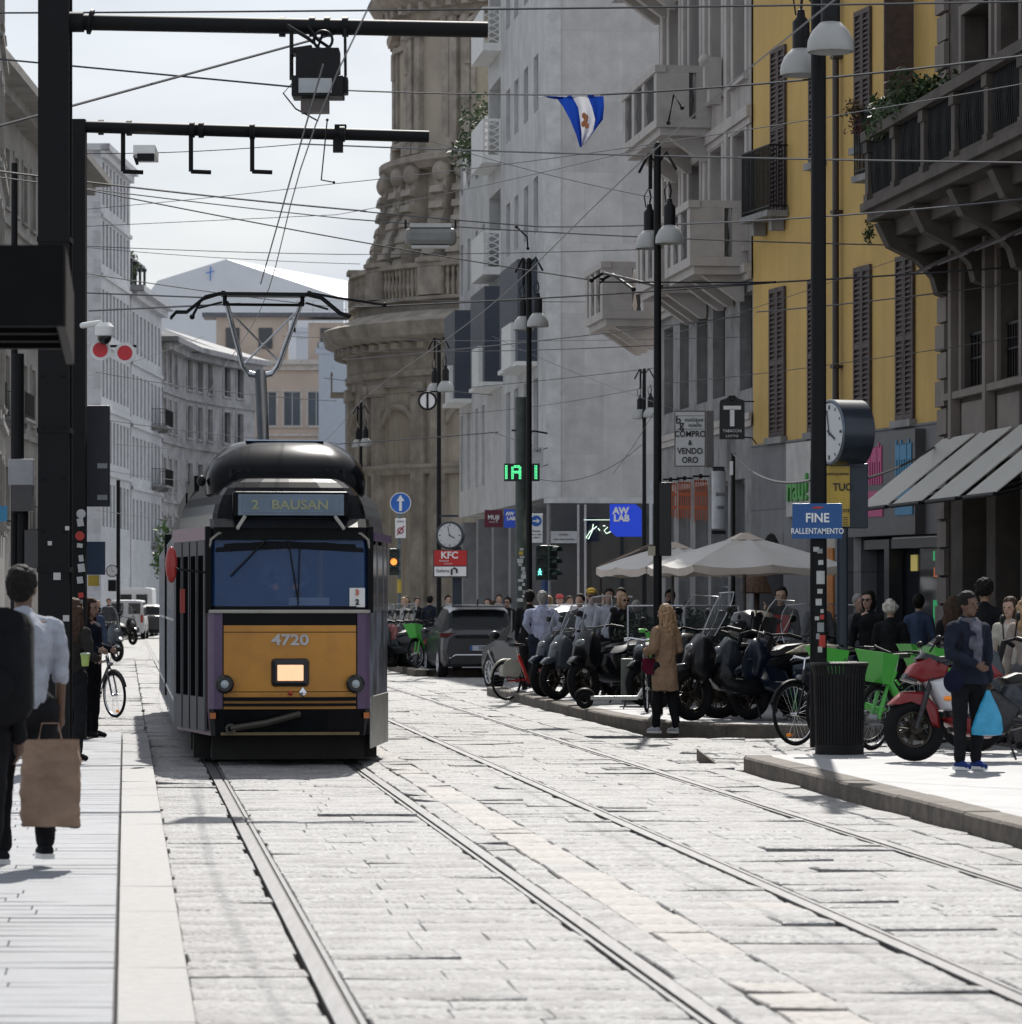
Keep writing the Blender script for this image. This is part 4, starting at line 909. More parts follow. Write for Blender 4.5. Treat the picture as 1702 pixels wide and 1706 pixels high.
# front panel mouldings
g = MB()
for z0, z1 in [(.685, .725), (.63, .66)]: g.loft([[(x, y-.02, z0), (x, y-.045, z0), (x, y-.045, z1), (x, y-.02, z1)] for x, y in [(-.70, 0), (-.4, -.042), (0, -.05), (.4, -.042), (.70, 0)]])
g.build('bumper_strip', t_bk, tram)
g = MB(); pl = [(-.83, .12), (-.79, .05), (-.70, 0), (-.4, -.042), (0, -.05), (.4, -.042), (.70, 0), (.79, .05), (.83, .12)]
g.tube([(x, y-.02, 1.615) for x, y in pl], .02, 6)
g.tube([(-.83, .11, 1.62), (-.845, .12, 2.2), (-.82, .08, 2.36), (-.74, .02, 2.43), (-.4, -.02, 2.455), (0, -.03, 2.46), (.4, -.02, 2.455), (.74, .02, 2.43), (.82, .08, 2.36), (.845, .12, 2.2), (.83, .11, 1.62)], .016, 6)
g.build('windscreen_trim', t_fr, tram, smooth=60)
g = MB()      # black surround and pillars
g.loft([[(x, y-.004, 2.36), (x, y+.05, 2.36), (x, y+.05, 2.50), (x, y-.004, 2.50)] for x, y in pl])
g.loft([[(x*.99, y-.002, 1.58), (x*.99, y+.05, 1.58), (x*.99, y+.05, 1.67), (x*.99, y-.002, 1.67)] for x, y in pl])
for s in (-1, 1): g.box(s*.845-.03, s*.845+.03, .09, .16, 1.6, 2.5)
g.build('windscreen_frame', t_bk, tram)
wsg = glassmat('windscreen_blue_glass', (.03, .10, .28), .03, .48, .7)
g = MB()
for (x0, y0), (x1, y1) in zip(pl, pl[1:]): g.quad((x0*.985, y0+.02, 1.66), (x1*.985, y1+.02, 1.66), (x1*.985, y1+.05, 2.38), (x0*.985, y0+.05, 2.38))
g.build('windscreen', wsg, tram, smooth=60)
# sun visor lip
g = MB(); g.loft([[(x*1.0, y-.14, 2.475), (x, y+.02, 2.56), (x, y+.02, 2.58), (x*1.0, y-.14, 2.49)] for x, y in pl]); g.build('visor', t_bk, tram)
g = MB()
for s in (-1, 1): g.tube([(s*.55, -.17, 2.475), (s*.47, -.03, 2.6)], .02, 6)
g.build('visor_bracket', t_fr, tram)
g = MB(); g.loft([[(x*.975, y+.035, 2.27-.05*abs(x)), (x*.975, y+.04, 2.27-.05*abs(x)), (x*.975, y+.06, 2.38), (x*.975, y+.055, 2.38)] for x, y in pl]); g.build('tinted_strip', t_bk, tram)
g = MB()
for k in range(15): g.ell((-.66+k*.0943, -.052+.05*abs((-.66+k*.0943)/.7)**2, .665+.09), (.008, .006, .008), 6, 4)
g.build('rivets', t_or, tram)
for z in (1.40, .78):
    g = MB(); g.tube([(x, y-.002, z) for x, y in pl[2:7]], .0035, 4); g.build('panel_seam', t_bk, tram)
for s in (-1, 1):
    g = MB(); g.tube([(s*.695, -.004, .60), (s*.695, -.004, 1.58)], .006, 4); g.build('panel_seam', t_bk, tram)
# cab interior
inb = mat('cab_interior', (.06, .10, .19), .7, var=.3, scale=2)
g = MB(); g.box(-.82, .82, .25, 1.9, 1.40, 1.43); g.box(-.95, .95, 1.9, 1.96, 1.4, 2.5); g.box(-.65, .75, .2, .5, 1.43, 1.68); g.build('cab_interior', inb, tram)
g = MB(); g.box(.0, .42, .22, .45, 1.68, 1.76); g.build('control_desk', mat('desk_grey', (.25, .32, .42), .5), tram)
g = MB()
for x in (-.12, .38): g.tube([(x, 1.2, 1.4), (x, 1.2, 2.45)], .03, 6)
g.build('grab_pole', mat('yellow_pole', (.45, .30, .05), .5), tram)
# wipers
g = MB(); g.tube([(.08, -.06, 1.66), (.10, -.055, 2.28)], .008, 5); g.tube([(-.02, -.045, 2.36), (.085, -.06, 1.7)], .009, 5); g.tube([(-.25, -.05, 2.36), (-.62, -.03, 1.98)], .011, 5); g.build('wiper', black, tram)
# destination box
g = MB(); g.box(-.60, .62, -.01, .35, 2.585, 2.865); g.build('destination_box', t_bk, tram, bevel=.03)
g = MB(); g.box(-.54, .56, -.022, -.008, 2.615, 2.835); g.build('destination_screen', mat('led_screen', (.10, .14, .20), .25, spec=.8), tram)
g = MB(); g.box(-.49, .51, -.028, -.0221, 2.645, 2.80); g.build('destination_panel', mat('led_panel', (.13, .18, .24), .4), tram)
led = mat('led_amber', (.30, .31, .19), .5)
text('2   BAUSAN', .135, led, tram, (.0, -.031, 2.72), bold=.003, sx=1.15)
# number, lamp, small fittings
text('4720', .155, mat('number_silver', (.45, .45, .45), .35, .4), tram, (0, -.058, 1.315), bold=.004, sx=1.25)
g = MB(); g.box(-.20, .20, -.085, 0, .83, 1.13); g.build('headlamp_housing', blackp, tram, bevel=.05)
g = MB(); g.box(-.135, .135, -.10, -.086, .895, 1.06); hl = g.build('headlamp', mat('headlamp_lit', (.5, .35, .25), .3, emit=(1, .55, .30), es=.85), tram, bevel=.02)
for s in (-1, 1):
    g = MB(); g.lathe([(.0, -.08), (.075, -.08), (.095, -.06), (.10, 0)], c=(s*.70-s*.02, -.01), n=24, axis='y', cz=.86); g.build('round_lamp', blackp, tram, smooth=40)
    g = MB(); g.ell((s*.70-s*.02, -.085, .86), (.045, .03, .045), 14, 8); g.build('lamp_lens', mat('lens', (.35, .4, .42), .15, spec=.9), tram, smooth=60)
g = MB(); g.ell((.0, -.06, .735+.03), (.025, .02, .025), 10, 6); g.build('red_lamp', mat('red_lens', (.35, .03, .02), .3), tram)
g = MB(); g.add([(.13, -.062, .72), (.17, -.062, .77), (.13, -.062, .83), (.09, -.062, .77), (.13, -.075, .775)], [(0, 1, 4), (1, 2, 4), (2, 3, 4), (3, 0, 4)]); g.build('coupling_socket', chrome, tram)
g = MB(); g.box(.62, .78, -.0, .02, 1.66, 1.86)
g.build('cab_notice', white, tram)
text('3', .08, mat('notice_red', (.55, .14, .08)), tram, (.70, -.012, 1.81), bold=.004); text('2', .08, t_bk, tram, (.70, -.012, 1.71), bold=.003)
g = MB(); g.tube([(-.62, -.12, .40), (-.25, -.14, .46), (.1, -.06, .55)], .035, 8); g.lathe([(.03, -.03), (.055, -.03), (.055, .03), (.03, .03)], c=(-.62, -.12), n=14, axis='y', cz=.40); g.build('tow_bar', mat('tow_bar_steel', (.06, .055, .045), .5, .5), tram, smooth=40)
g = MB(); g.box(-.72, .72, -.06, .0, .33, .36); g.build('front_step', mat('brass_strip', (.16, .12, .06), .4, .5), tram)
for s in (-1, 1):
    g = MB(); g.box(s*.80-.03, s*.80+.03, .02, .09, .50, .56); g.build('marker_lamp', mat('amber_lens', (.5, .15, .03), .3), tram)
def segp(side, y):     # point on the tapering corner panel (side -1 left, +1 right)
    t = (y-.14)/1.96; return (side*(.84+.325*t), y)
# left folding door
def panel(g, side, y0, y1, z0, z1, o0, o1):
    a = Vector(segp(side, y0)); b = Vector(segp(side, y1)); d = (b-a).normalized(); nn = Vector((side*abs(d.y), -abs(d.x)*1))
    P = [a+nn*o0, b+nn*o0, b+nn*o1, a+nn*o1]; g.hexa([(p.x, p.y, z0) for p in P]+[(p.x, p.y, z1) for p in P])
door = MB(); panel(door, -1, .22, 2.0, .36, 2.36, .005, .03)
dr = door.build('door', mat('door_grey', (.10, .10, .105), .6, 0, var=.1, spec=.1), tram)
g = MB()
for k in range(4): panel(g, -1, .30+k*.43, .30+k*.43+.25, .72, 2.2, .031, .036)
g.build('door_glass', mat('door_glass_dark', (.005, .005, .006), .6, var=0, spec=0), dr)
g = MB()
for k in range(3): panel(g, -1, .62+k*.43, .64+k*.43, .37, 2.35, .031, .04)
g.build('door_joint', black, dr)
g = MB(); panel(g, -1, .18, 2.05, 2.36, 2.50, .01, .035); g.build('door_header', t_pk, tram)
# orange edge and side windows of the right panel
g = MB()
for a_, b_ in [(.30, .85), (.95, 1.55), (1.6, 2.02)]: panel(g, 1, a_, b_, 1.66, 2.32, .0, .006)
g.build('side_glass', darkglass, tram)
g = MB(); panel(g, 1, .16, 2.09, 2.36, 2.44, -.0, .05); g.build('side_rail', t_pu, tram)
for yv in (.2, .9, 1.58, 2.06):
    g = MB(); panel(g, 1, yv-.03, yv+.03, 1.62, 2.4, -.01, .012); g.build('window_post', t_gy, tram)
g = MB(); panel(g, 1, .16, 2.1, 1.62, 1.66, -.01, .012); g.build('window_rail', t_gy, tram)
g = MB(); panel(g, 1, .16, 2.1, .18, .72, .0, .012); g.build('side_skirt', mat('skirt_metal', (.30, .295, .27), .4, .6, var=.3, scale=4), tram)
# side windows down both flanks
for s in (-1, 1):
    for k in range(11):
        y0 = 2.5+k*1.5
        g = MB(); g.box(s*1.166, s*1.172, y0, y0+1.1, 1.65, 2.35) if s > 0 else g.box(-1.172, -1.166, y0, y0+1.1, 1.65, 2.35); g.build('side_window', darkglass, tram)
    g = MB(); x = s*1.18; g.box(min(x, x-s*.015), max(x, x-s*.015), 2.15, 18.9, 1.5, 1.53); g.box(min(x, x-s*.015), max(x, x-s*.015), 2.15, 18.9, .62, .66)
    for k in range(12): g.box(min(x, x-s*.014), max(x, x-s*.014), 2.3+k*1.5, 2.36+k*1.5, .35, 2.45)
    g.build('side_trim', alu, tram)
g = MB(); g.torus((0, 10, 0), 1, .01); 
# articulation bellows
g = MB(); 
for k in range(5): g.box(-1.19, 1.19, 9.75+k*.1, 9.8+k*.1, .5, 2.6)
g.build('bellows', rubber, tram)
# mirror on its arm
g = MB(); g.tube([(-.86, .12, 2.02), (-1.15, -.02, 2.05), (-1.24, .05, 2.08)], .012, 6); g.build('mirror_arm', black, tram)
g = MB(); g.ell((-1.23, .04, 2.10), (.062, .06, .19), 14, 10); g.build('mirror', mat('mirror_red', (.30, .015, .012), .4, coat=.3), tram, smooth=60)
g = MB(); g.box(-1.13, -1.08, .6, .7, 1.6, 1.85); g.build('side_lamp', mat('red_lens', (.35, .03, .02)), tram)
# bogies
for y in (2.7, 9.9, 17):
    g = MB(); g.box(-.95, .95, y-.95, y+.95, .22, .55); g.box(-1.0, -.86, y-1.2, y+1.2, .12, .32); g.box(.86, 1.0, y-1.2, y+1.2, .12, .32)
    if y < 3: g.box(-.8, .8, y-2.3, y-2.1, .06, .34); g.box(-.98, -.8, y-1.6, y-1.0, .05, .3); g.box(.8, .98, y-1.6, y-1.0, .05, .3)
    bo = g.build('bogie', mat('bogie_grime', (.02, .018, .016), .85, var=.3), tram)
    for yy in (y-.8, y+.8):
        g = MB()
        for s in (-1, 1): g.lathe([(.0, -.06), (.33, -.06), (.35, -.04), (.33, .06), (0, .06)], c=(s*.72, yy), n=24, axis='x', cz=.34)
        g.build('wheel', mat('wheel_steel', (.08, .075, .07), .5, .7), bo, smooth=40)
# roof cowl: a rounded black box set back from the front
secs = []
for z, hw, y0 in [(2.86, .85, .58), (3.0, .86, .55), (3.08, .85, .57), (3.18, .815, .66), (3.28, .74, .80), (3.37, .64, .98), (3.42, .55, 1.12), (3.44, .49, 1.2)]:
    P = []
    for k in range(-6, 7):
        t = k/6*math.pi/2; P.append((hw*math.copysign(abs(math.sin(t))**.42, t), y0+(.55)*(1-math.cos(t)**.7) if abs(k) < 6 else y0+.55, z))
    P += [(hw, 4.4, z), (-hw, 4.4, z)]
    secs.append(P)
g = MB(); g.loft(secs); g.build('roof_cowl', mat('cowl_black', (.005, .0055, .007), .17, var=.3, spec=.10), tram, smooth=75)
g = MB(); g.box(-.42, .42, 1.18, 2.4, 3.442, 3.456); g.build('cowl_lid', mat('pale_lid', (.42, .5, .62), .3, .4), tram)
g = MB(); g.ell((-.90, .9, 3.0), (.05, .05, .06), 8, 6); g.box(-.66, .66, .66, 3.0, 2.99, 3.0); g.build('cowl_horn', black, tram)
for k in range(3):
    g = MB()
    for s in (-1, 1): g.box(s*(.42+.09*k)-.02, s*(.42+.09*k)+.02, .60, .64, 3.02, 3.13)
    g.build('cowl_vent', black, tram)
g = MB(); g.box(-.9, .9, 5, 9.4, 3.02, 3.2); g.box(-.9, .9, 11, 18, 3.02, 3.18); g.build('roof_equipment', t_bk, tram)
# pantograph
pt = MB(); py = 8.3
pt.tube([(0, py-1.6, 3.1), (0, py, 4.62)], .075, 10); pt.box(-.3, .3, py-2.0, py-.8, 3.1, 3.35)
pn = pt.build('pantograph', mat('panto_dark', (.05, .055, .065), .5, .4), tram, smooth=40)
g = MB(); kn = [(-.20, py, 4.64), (.20, py, 4.64)]
for s in (-1, 1): g.tube([(s*.15, py, 4.62), (s*.23, py-.05, 4.72), (s*.46, py-1.1, 5.42)], .034, 8)
g.tube([(-.15, py, 4.62), (0, py, 4.585), (.15, py, 4.62)], .04, 8)
g.tube([(.22, py-.1, 4.78), (-.42, py-1.0, 5.33)], .014, 6); g.tube([(-.2, py-.1, 4.74), (.42, py-1.0, 5.33)], .014, 6)
g.build('upper_arm', mat('panto_tube', (.55, .58, .62), .25, .8), pn, smooth=50)
g = MB()
for dy in (-1.22, -1.0):
    g.tube([(-1.15, py+dy, 5.22), (-1.08, py+dy, 5.30), (-.95, py+dy, 5.30), (-.72, py+dy, 5.49), (-.55, py+dy, 5.53), (.55, py+dy, 5.53), (.72, py+dy, 5.49), (.95, py+dy, 5.30), (1.08, py+dy, 5.26)], .018, 6)
g.box(-.52, .52, py-1.25, py-.97, 5.50, 5.53); g.tube([(-.5, py-1.1, 5.40), (.5, py-1.1, 5.40)], .02, 6)
for s in (-1, 1): g.tube([(s*.48, py-1.1, 5.40), (s*.48, py-1.1, 5.52)], .03, 6); g.tube([(s*.52, py-1.2, 5.42), (s*.8, py-1.0, 5.36)], .014, 6)
g.build('collector_head', black, pn, smooth=50)
# ---------------- columns, gantries and poles on the left ----------------
def ipost(g, x, y, w_, d_, z0, z1): g.box(x-w_/2, x+w_/2, y-d_/2, y+d_/2, z0, z1)
colm = mat('column_black', (.006, .006, .007), .55, 0, .2, 4, spec=.2)
stick = [mat('sticker_white', (.45, .45, .44), .6), mat('sticker_red', (.45, .04, .03), .6), mat('sticker_grey', (.25, .27, .28), .6), mat('sticker_yellow', (.5, .36, .05), .6)]
G1 = thing('gantry_column', 'thick black signal column with long top arm carrying the grey signal box', 'column', at(92, PH, 35))
g = MB(); x = at(92, 0, 35).x
g.box(x-.15, x+.15, 34.86, 34.90, PH, 9); g.box(x-.15, x+.15, 35.1, 35.14, PH, 9); g.box(x-.03, x+.03, 34.9, 35.1, PH, 9); g.box(x-.135, x+.135, 34.9, 35.1, PH, 1.9)
g.build('post', colm, G1, world=True)
g = MB(); e = PP(812, 50, 35.3); s_ = PP(112, 37, 35); g.tube([s_, e], .078, 12); g.tube([PP(150, 36, 35)+Vector((-.01, 0, 0)), PP(150, 37, 35)+Vector((.02, 0, 0))], .125, 12); g.tube([s_, s_+Vector((.16, 0, 0))], .1, 10)
for px in (470, 520, 545, 575): p = PP(px, 45, 35.2); g.tube([p-Vector((.03, 0, 0)), p+Vector((.03, 0, 0))], .1, 10)
g.build('arm', colm, G1, world=True, smooth=50)
g = MB()
for zb_ in (2.0, 3.35, 5.2): g.box(x-.16, x+.16, 34.85, 35.15, zb_, zb_+.05)
for k in range(12): g.ell((x-.1+.2*(k % 2), 34.85, 2.4+.5*(k//2)), (.014, .01, .014), 6, 4)
g.build('band', colm, G1, world=True)
g = MB()
for px, py, r_ in [(110, 1030, .03), (83, 905, .02), (100, 1135, .03), (112, 880, .02), (95, 960, .035), (88, 1110, .05)]: p = PP(px, py, 34.85); g.cbox(p, (r_*2, .006, r_*2))
g.build('sticker', stick[0], G1, world=True)
G2 = thing('gantry_column', 'slimmer black column with stickers and a lower arm carrying three brackets', 'column', at(127, PH, 43))
g = MB(); x = at(128, 0, 43).x; g.box(x-.11, x+.11, 42.9, 43.1, PH, EYE+(HY-200)*43/F); g.build('post', colm, G2, world=True)
g = MB(); g.tube([PP(128, 211, 43), PP(714, 228, 43.4)], .072, 12)
for px in (168, 215, 320, 335, 420, 570): p = PP(px, 211+(px-128)*.029, 43.1); g.tube([p-Vector((.03, 0, 0)), p+Vector((.03, 0, 0))], .095, 10)
g.build('arm', colm, G2, world=True, smooth=50)
for px in (205, 318, 420):
    g = MB(); p = PP(px, 218, 43.1); q = PP(px, 286, 43.1); g.tube([p, q], .03, 6); g.tube([q, q+Vector((.24, 0, -.01))], .028, 6); g.build('bracket', colm, G2, world=True)
rs = random.Random(5)
for i in range(16):
    py = 855+i*19+rs.uniform(-4, 4); p = PP(134+rs.uniform(-2, 2), py, 42.88); k = rs.choice([0, 0, 2, 1, 2])
    g = MB(); 
    if i in (0, 2): g.lathe([(.0, 0), (.055, 0), (.055, .008)], c=(p.x, p.y), n=16, axis='y', cz=p.z); k = i//2
    else: g.cbox(p, (rs.uniform(.05, .09), .006, rs.uniform(.04, .1)), ry=rs.uniform(-.2, .2))
    g.build('sticker', stick[k], G2, world=True)
# cctv camera on the bracket
def cctv(label, p, s=1):
    o = thing('security_camera', label, 'camera', p)
    g = MB(); g.cbox((0, 0, .04), (.26*s, .42, .11*s), rx=-.12); g.build('housing', white, o)
    g = MB(); g.cbox((.02, -.22, -.03), (.2*s, .05, .09*s)); g.build('lens_hood', black, o)
    g = MB(); g.tube([(-.14, 0, .02), (-.10, .0, -.09)], .02, 6); g.build('mount', black, o)
cctv('white box camera on the first bracket of the lower arm', PP(243, 262, 43))
# dark signal box with pale window under the upper arm
SB = thing('signal_box', 'black signal box with pale display hanging from the long upper arm', 'signal', PP(530, 130, 35))
g = MB(); g.cbox((.0, 0, .08), (.42, .34, .38)); g.cbox((.0, 0, -.10), (.50, .36, .2)); g.cbox((.25, .0, -.08), (.08, .2, .16)); g.cbox((-.16, 0, .26), (.22, .3, .05), ry=-.15); g.build('case', black, SB, bevel=.01)
g = MB(); g.cbox((-.02, -.185, -.10), (.32, .01, .14)); g.build('display', mat('display_grey', (.35, .37, .38), .3), SB)
g = MB(); g.cbox((-.03, 0, -.28), (.27, .2, .12)); g.build('lower_sensor', mat('brown_sensor', (.09, .075, .07), .5), SB)
g = MB(); g.tube([(-.26, 0, .48), (-.26, 0, -.02)], .022, 6); g.tube([(.26, 0, .48), (.265, 0, .0)], .016, 6); g.tube([(-.3, -.05, .50), (-.1, -.05, .38), (.0, -.02, .3), (.05, 0, .44)], .02, 6); g.tube([(-.1, -.05, .5), (.0, -.05, .36), (.1, 0, .3)], .016, 6)
g.torus((.05, -.05, .36), .09, .014, axis='y', n=18, m=6); g.tube([(-.25, 0, -.05), (-.34, 0, -.15), (-.22, 0, -.3), (.0, 0, -.42)], .008, 5); g.build('cables', black, SB, smooth=60)
# small grey insulator box under the lower arm
IB = thing('junction_box', 'small black junction box under the far half of the lower arm', 'box', PP(563, 243, 43.3))
g = MB(); g.cbox((0, 0, 0), (.12, .1, .16)); g.build('case', black, IB); g = MB(); g.cbox((.03, 0, .16), (.14, .12, .18)); g.build('clamp', colm, IB)
# hanging tubular lamp
TL = thing('hanging_lamp', 'long pale grey box lamp hanging from a wire before the church', 'lamp', PP(717, 395, 52))
g = MB(); g.cbox((0, 0, 0), (.75, .26, .26)); g.build('housing', mat('lamp_housing_grey', (.20, .20, .19), .5), TL, bevel=.08)
g = MB(); g.cbox((0, 0, .16), (.6, .2, .06)); g.cbox((0, 0, -.145), (.55, .2, .03)); g.build('reflector', mat('pale_reflector', (.5, .5, .48), .4), TL)
g = MB(); g.cbox((-.36, 0, .18), (.03, .1, .12)); g.cbox((.36, 0, .18), (.03, .1, .12)); g.build('hanger', black, TL)
# round red-white discs with dome camera
DS = thing('disc_signal', 'two round white discs with red centres on a small arm beside the black columns', 'sign', PP(186, 585, 42.5))
g = MB(); g.cbox((.03, .03, .06), (.52, .02, .03)); g.build('bar', black, DS)
for i, (px, py) in enumerate([(167, 583), (208, 588)]):
    p = PP(px, py, 42.5)-PP(186, 585, 42.5)
    g = MB(); g.lathe([(0, 0), (.125, 0), (.125, .02), (0, .02)], c=(p.x, 0), n=28, axis='y', cz=p.z); d_ = g.build('disc', white, DS, smooth=40)
    g = MB(); g.lathe([(0, 0), (.088, 0), (.088, .01)], c=(p.x, -.008), n=28, axis='y', cz=p.z); g.build('red_centre', mat('disc_red', (.55, .03, .04), .5), d_)
DC = thing('dome_camera', 'white dome security camera above the red and white discs', 'camera', PP(174, 552, 42.4))
g = MB(); g.lathe([(0, .1), (.07, .1), (.115, .05), (.115, -.05), (.1, -.06), (0, -.06)], n=24); g.build('housing', white, DC, smooth=40)
g = MB(); g.ell((0, 0, -.06), (.085, .085, .1), 18, 10); g.build('dome', blackp, DC, smooth=60)
g = MB(); g.tube([(-.3, .3, .09), (-.05, .0, .1)], .035, 8); g.build('arm', white, DC)
# dark boards behind the columns
BD = thing('display_board', 'tall dark passenger display mounted beside the slim column, seen from its edge', 'display', PP(162, 760, 43.5))
g = MB(); g.cbox((0, 0, 0), (.30, .14, 1.22)); g.build('case', mat('board_navy', (.012, .014, .022), .5), BD, bevel=.015)
g = MB()
for z in (-.12, -.50): g.cbox((.07, -.075, z), (.12, .01, .06))
g.build('label_plate', stick[2], BD)
NB = thing('notice_board', 'small navy notice board with yellow card on the slim column', 'sign', PP(160, 930, 43.5))
g = MB(); g.cbox((0, 0, 0), (.22, .05, .4)); g.build('board', mat('board_blue', (.02, .04, .08), .5), NB)
g = MB(); g.cbox((-.03, 0, -.27), (.13, .04, .13)); g.build('yellow_card', stick[3], NB)
# platform lamp pole far left
LP = thing('lamp_pole', 'dark lamp pole with grey switch box at the far left edge', 'pole', at(29, PH, 52))
g = MB(); g.tube([at(24, PH, 52), at(24, EYE+(HY-272)*52/F, 52)], [.06, .045], 10); g.tube([at(30, 3.0, 52), at(30, 5.3, 52)], .09, 10); g.tube([at(37, PH, 52), at(37, 3.7, 52)], .09, 8); g.build('pole', colm, LP, world=True, smooth=50)
g = MB(); g.cbox(PP(36, 787, 51.9), (.36, .2, .38)); g.build('switch_box', mat('box_grey', (.30, .30, .31), .5), LP, world=True, bevel=.01)
g = MB(); g.cbox(PP(38, 830, 51.9), (.3, .2, .38)); g.cbox(PP(55, 915, 51.9), (.22, .2, .55)); g.build('lower_box', mat('box_dark', (.06, .055, .055), .5), LP, world=True)
BS = thing('shop_sign', 'small blue shop sign on the far left facade', 'sign', PP(2, 856, 60)); g = MB(); g.cbox((0, 0, 0), (.2, .08, .26)); g.build('panel', mat('sign_blue', (.03, .12, .6), .4), BS)
g = MB(); g.tube([(.1, 0, -.12), (.35, 0, -.12)], .012, 5); g.build('bracket', black, BS)
# tram shelter roof corner, close and out of focus
SH = thing('shelter_roof', 'black ribbed shelter roof corner close at the left edge', 'shelter', at(-60, 4.0, 17))
xr = at(95, 0, 16).x; g = MB()
z0 = EYE+(HY-545)*16/F
g.T = Matrix(((1, SL*1.0, 0, -SL*16), (0, 1, 0, 0), (0, 0, 1, 0), (0, 0, 0, 1)))
g.box(xr-3, xr, 16.0, 18.5, z0+.26, z0+.34)
for k in range(5): g.box(xr-3, xr-.02, 16.05+k*.5, 16.12+k*.5, z0+.05, z0+.258)
g.box(xr-3, xr+.03, 15.95, 16.0, z0, z0+.36)
SHr = g.build('roof', mat('shelter_black', (.006, .006, .007), .6, var=.2, spec=.1), SH, world=True)
sh_T = g.T; g = MB(); g.T = sh_T; g.box(xr+.0, xr+.04, 16.0, 18.5, z0+.0, z0+.36); g.build('edge_trim', mat('shelter_edge', (.05, .045, .042), .6, spec=.1), SH, world=True)
g = MB(); g.box(xr-2.9, xr-2.75, 17.1, 17.3, PH, z0+.25); g.build('post', colm, SH, world=True)
# ---------------- lamp posts on the right pavement ----------------
bell = mat('bell_glass', (.38, .38, .365), .35, var=.05)
def bell_lamp(root, p, s=1.0, chain=.5):
    """a hanging bell lamp: dark canister over a pale bowl; p is the bottom of the bowl"""
    g = MB(); x, y, z = p
    g.lathe([(0, .30*s), (.10*s, .30*s), (.10*s, .62*s), (.05*s, .68*s), (.04*s, .76*s), (0, .78*s)], c=(x, y), n=20)
    g.v = [(a, b, c+z) for a, b, c in g.v]
    g.tube([(x, y, z+.76*s), (x+.02, y, z+.76*s+chain*.5), (x, y, z+.76*s+chain)], .018*s, 6); g.tube([(x-.06*s, y, z+.7*s), (x-.09*s, y, z+.9*s), (x, y, z+1.05*s)], .010, 5)
    g.build('lamp_canister', black, root, world=True, smooth=40)
    g = MB(); g.lathe([(.235*s, 0), (.245*s, .03*s), (.235*s, .12*s), (.19*s, .22*s), (.11*s, .305*s), (.09*s, .31*s), (.16*s, .21*s), (.205*s, .1*s), (.225*s, .0)], c=(x, y), n=28)
    g.v = [(a, b, c+z) for a, b, c in g.v]; g.build('lamp_bowl', bell, root, world=True, smooth=60)
def lamp_post(px, Y, top, lampz, thick, label, base=RH, sc_=1.0, grp=None):
    b = at(px, base, Y); r = thing('street_lamp', label, 'street lamp', b, group=grp)
    g = MB(); t = thick/2
    g.tube([(b.x, b.y, base), (b.x, b.y, base+1.1), (b.x, b.y, base+1.15), (b.x, b.y, top)], [t*1.25, t*1.2, t, t*.75], 12); g.ell((b.x, b.y, top), (t*.8, t*.8, t*1.2), 10, 6)
    g.tube([(b.x, b.y+.06, top-1.35), (b.x, b.y+.09, top-.7), (b.x, b.y+.05, top-.25)], .05, 8)
    g.build('post', colm, r, world=True, smooth=50)
    g = MB()
    for s_ in (-1, 1): g.tube([(b.x, b.y, lampz+1.15*sc_), (b.x+s_*.12, b.y-s_*.1, lampz+1.3*sc_), (b.x+s_*.25*sc_, b.y-s_*.2, lampz+1.05*sc_)], .02, 6)
    g.tube([(b.x-.1, b.y, lampz+.8), (b.x-.1, b.y, lampz+1.3)], .03, 6)
    g.build('arm', colm, r, world=True, smooth=50)
    bell_lamp(r, (b.x+.16*sc_, b.y-.2, lampz+.02), sc_*.82, .2); bell_lamp(r, (b.x-.10*sc_, b.y+.3, lampz), sc_*.82, .2)
    return r
def zpy(py, Y): return EYE+(HY-py)*Y/F
lamp_post(1095, 50, zpy(245, 50), zpy(405, 50)-.05, .125, 'tall black street lamp with twin bell lamps beside the cream umbrellas', grp=None)
lamp_post(881, 66, zpy(435, 66), zpy(548, 66), .12, 'street lamp standing against the green traffic signal post at the marble corner')
lamp_post(731, 85, zpy(575, 85), zpy(655, 85), .12, 'street lamp with round lollipop disc and clock at its side, behind the grey cars')
lamp_post(601, 113, zpy(672, 113), zpy(745, 113), .12, 'most distant street lamp, its head just above the tram roof, in front of the church')
lamp_post(1073, 95, zpy(618, 95), zpy(697, 95), .12, 'slim street lamp in the side square in front of the marble wall')
P1 = at(1363, RH, 38.5)
r = thing('street_lamp', 'nearest tall black lamp post covered in stickers carrying the FINE RALLENTAMENTO sign', 'street lamp', P1)
g = MB(); g.tube([(P1.x, P1.y, RH), (P1.x, P1.y, 3.2), (P1.x, P1.y, 3.25), (P1.x, P1.y, 9.5)], [.092, .088, .084, .078], 16); g.build('post', colm, r, world=True, smooth=50)
bell_lamp(r, at(1383, zpy(92, 38.3), 38.1), 1.02, .35); bell_lamp(r, at(1334, zpy(126, 38.9), 38.9), .93, .5)
g = MB(); a = at(1383, zpy(-40, 38), 38.1); b = at(1334, zpy(-20, 38.9), 38.9); g.tube([P1+Vector((0, 0, 7.9)), a], .025, 6); g.tube([P1+Vector((0, 0, 7.9)), b], .025, 6); g.build('arm', colm, r, world=True)
rs = random.Random(3)
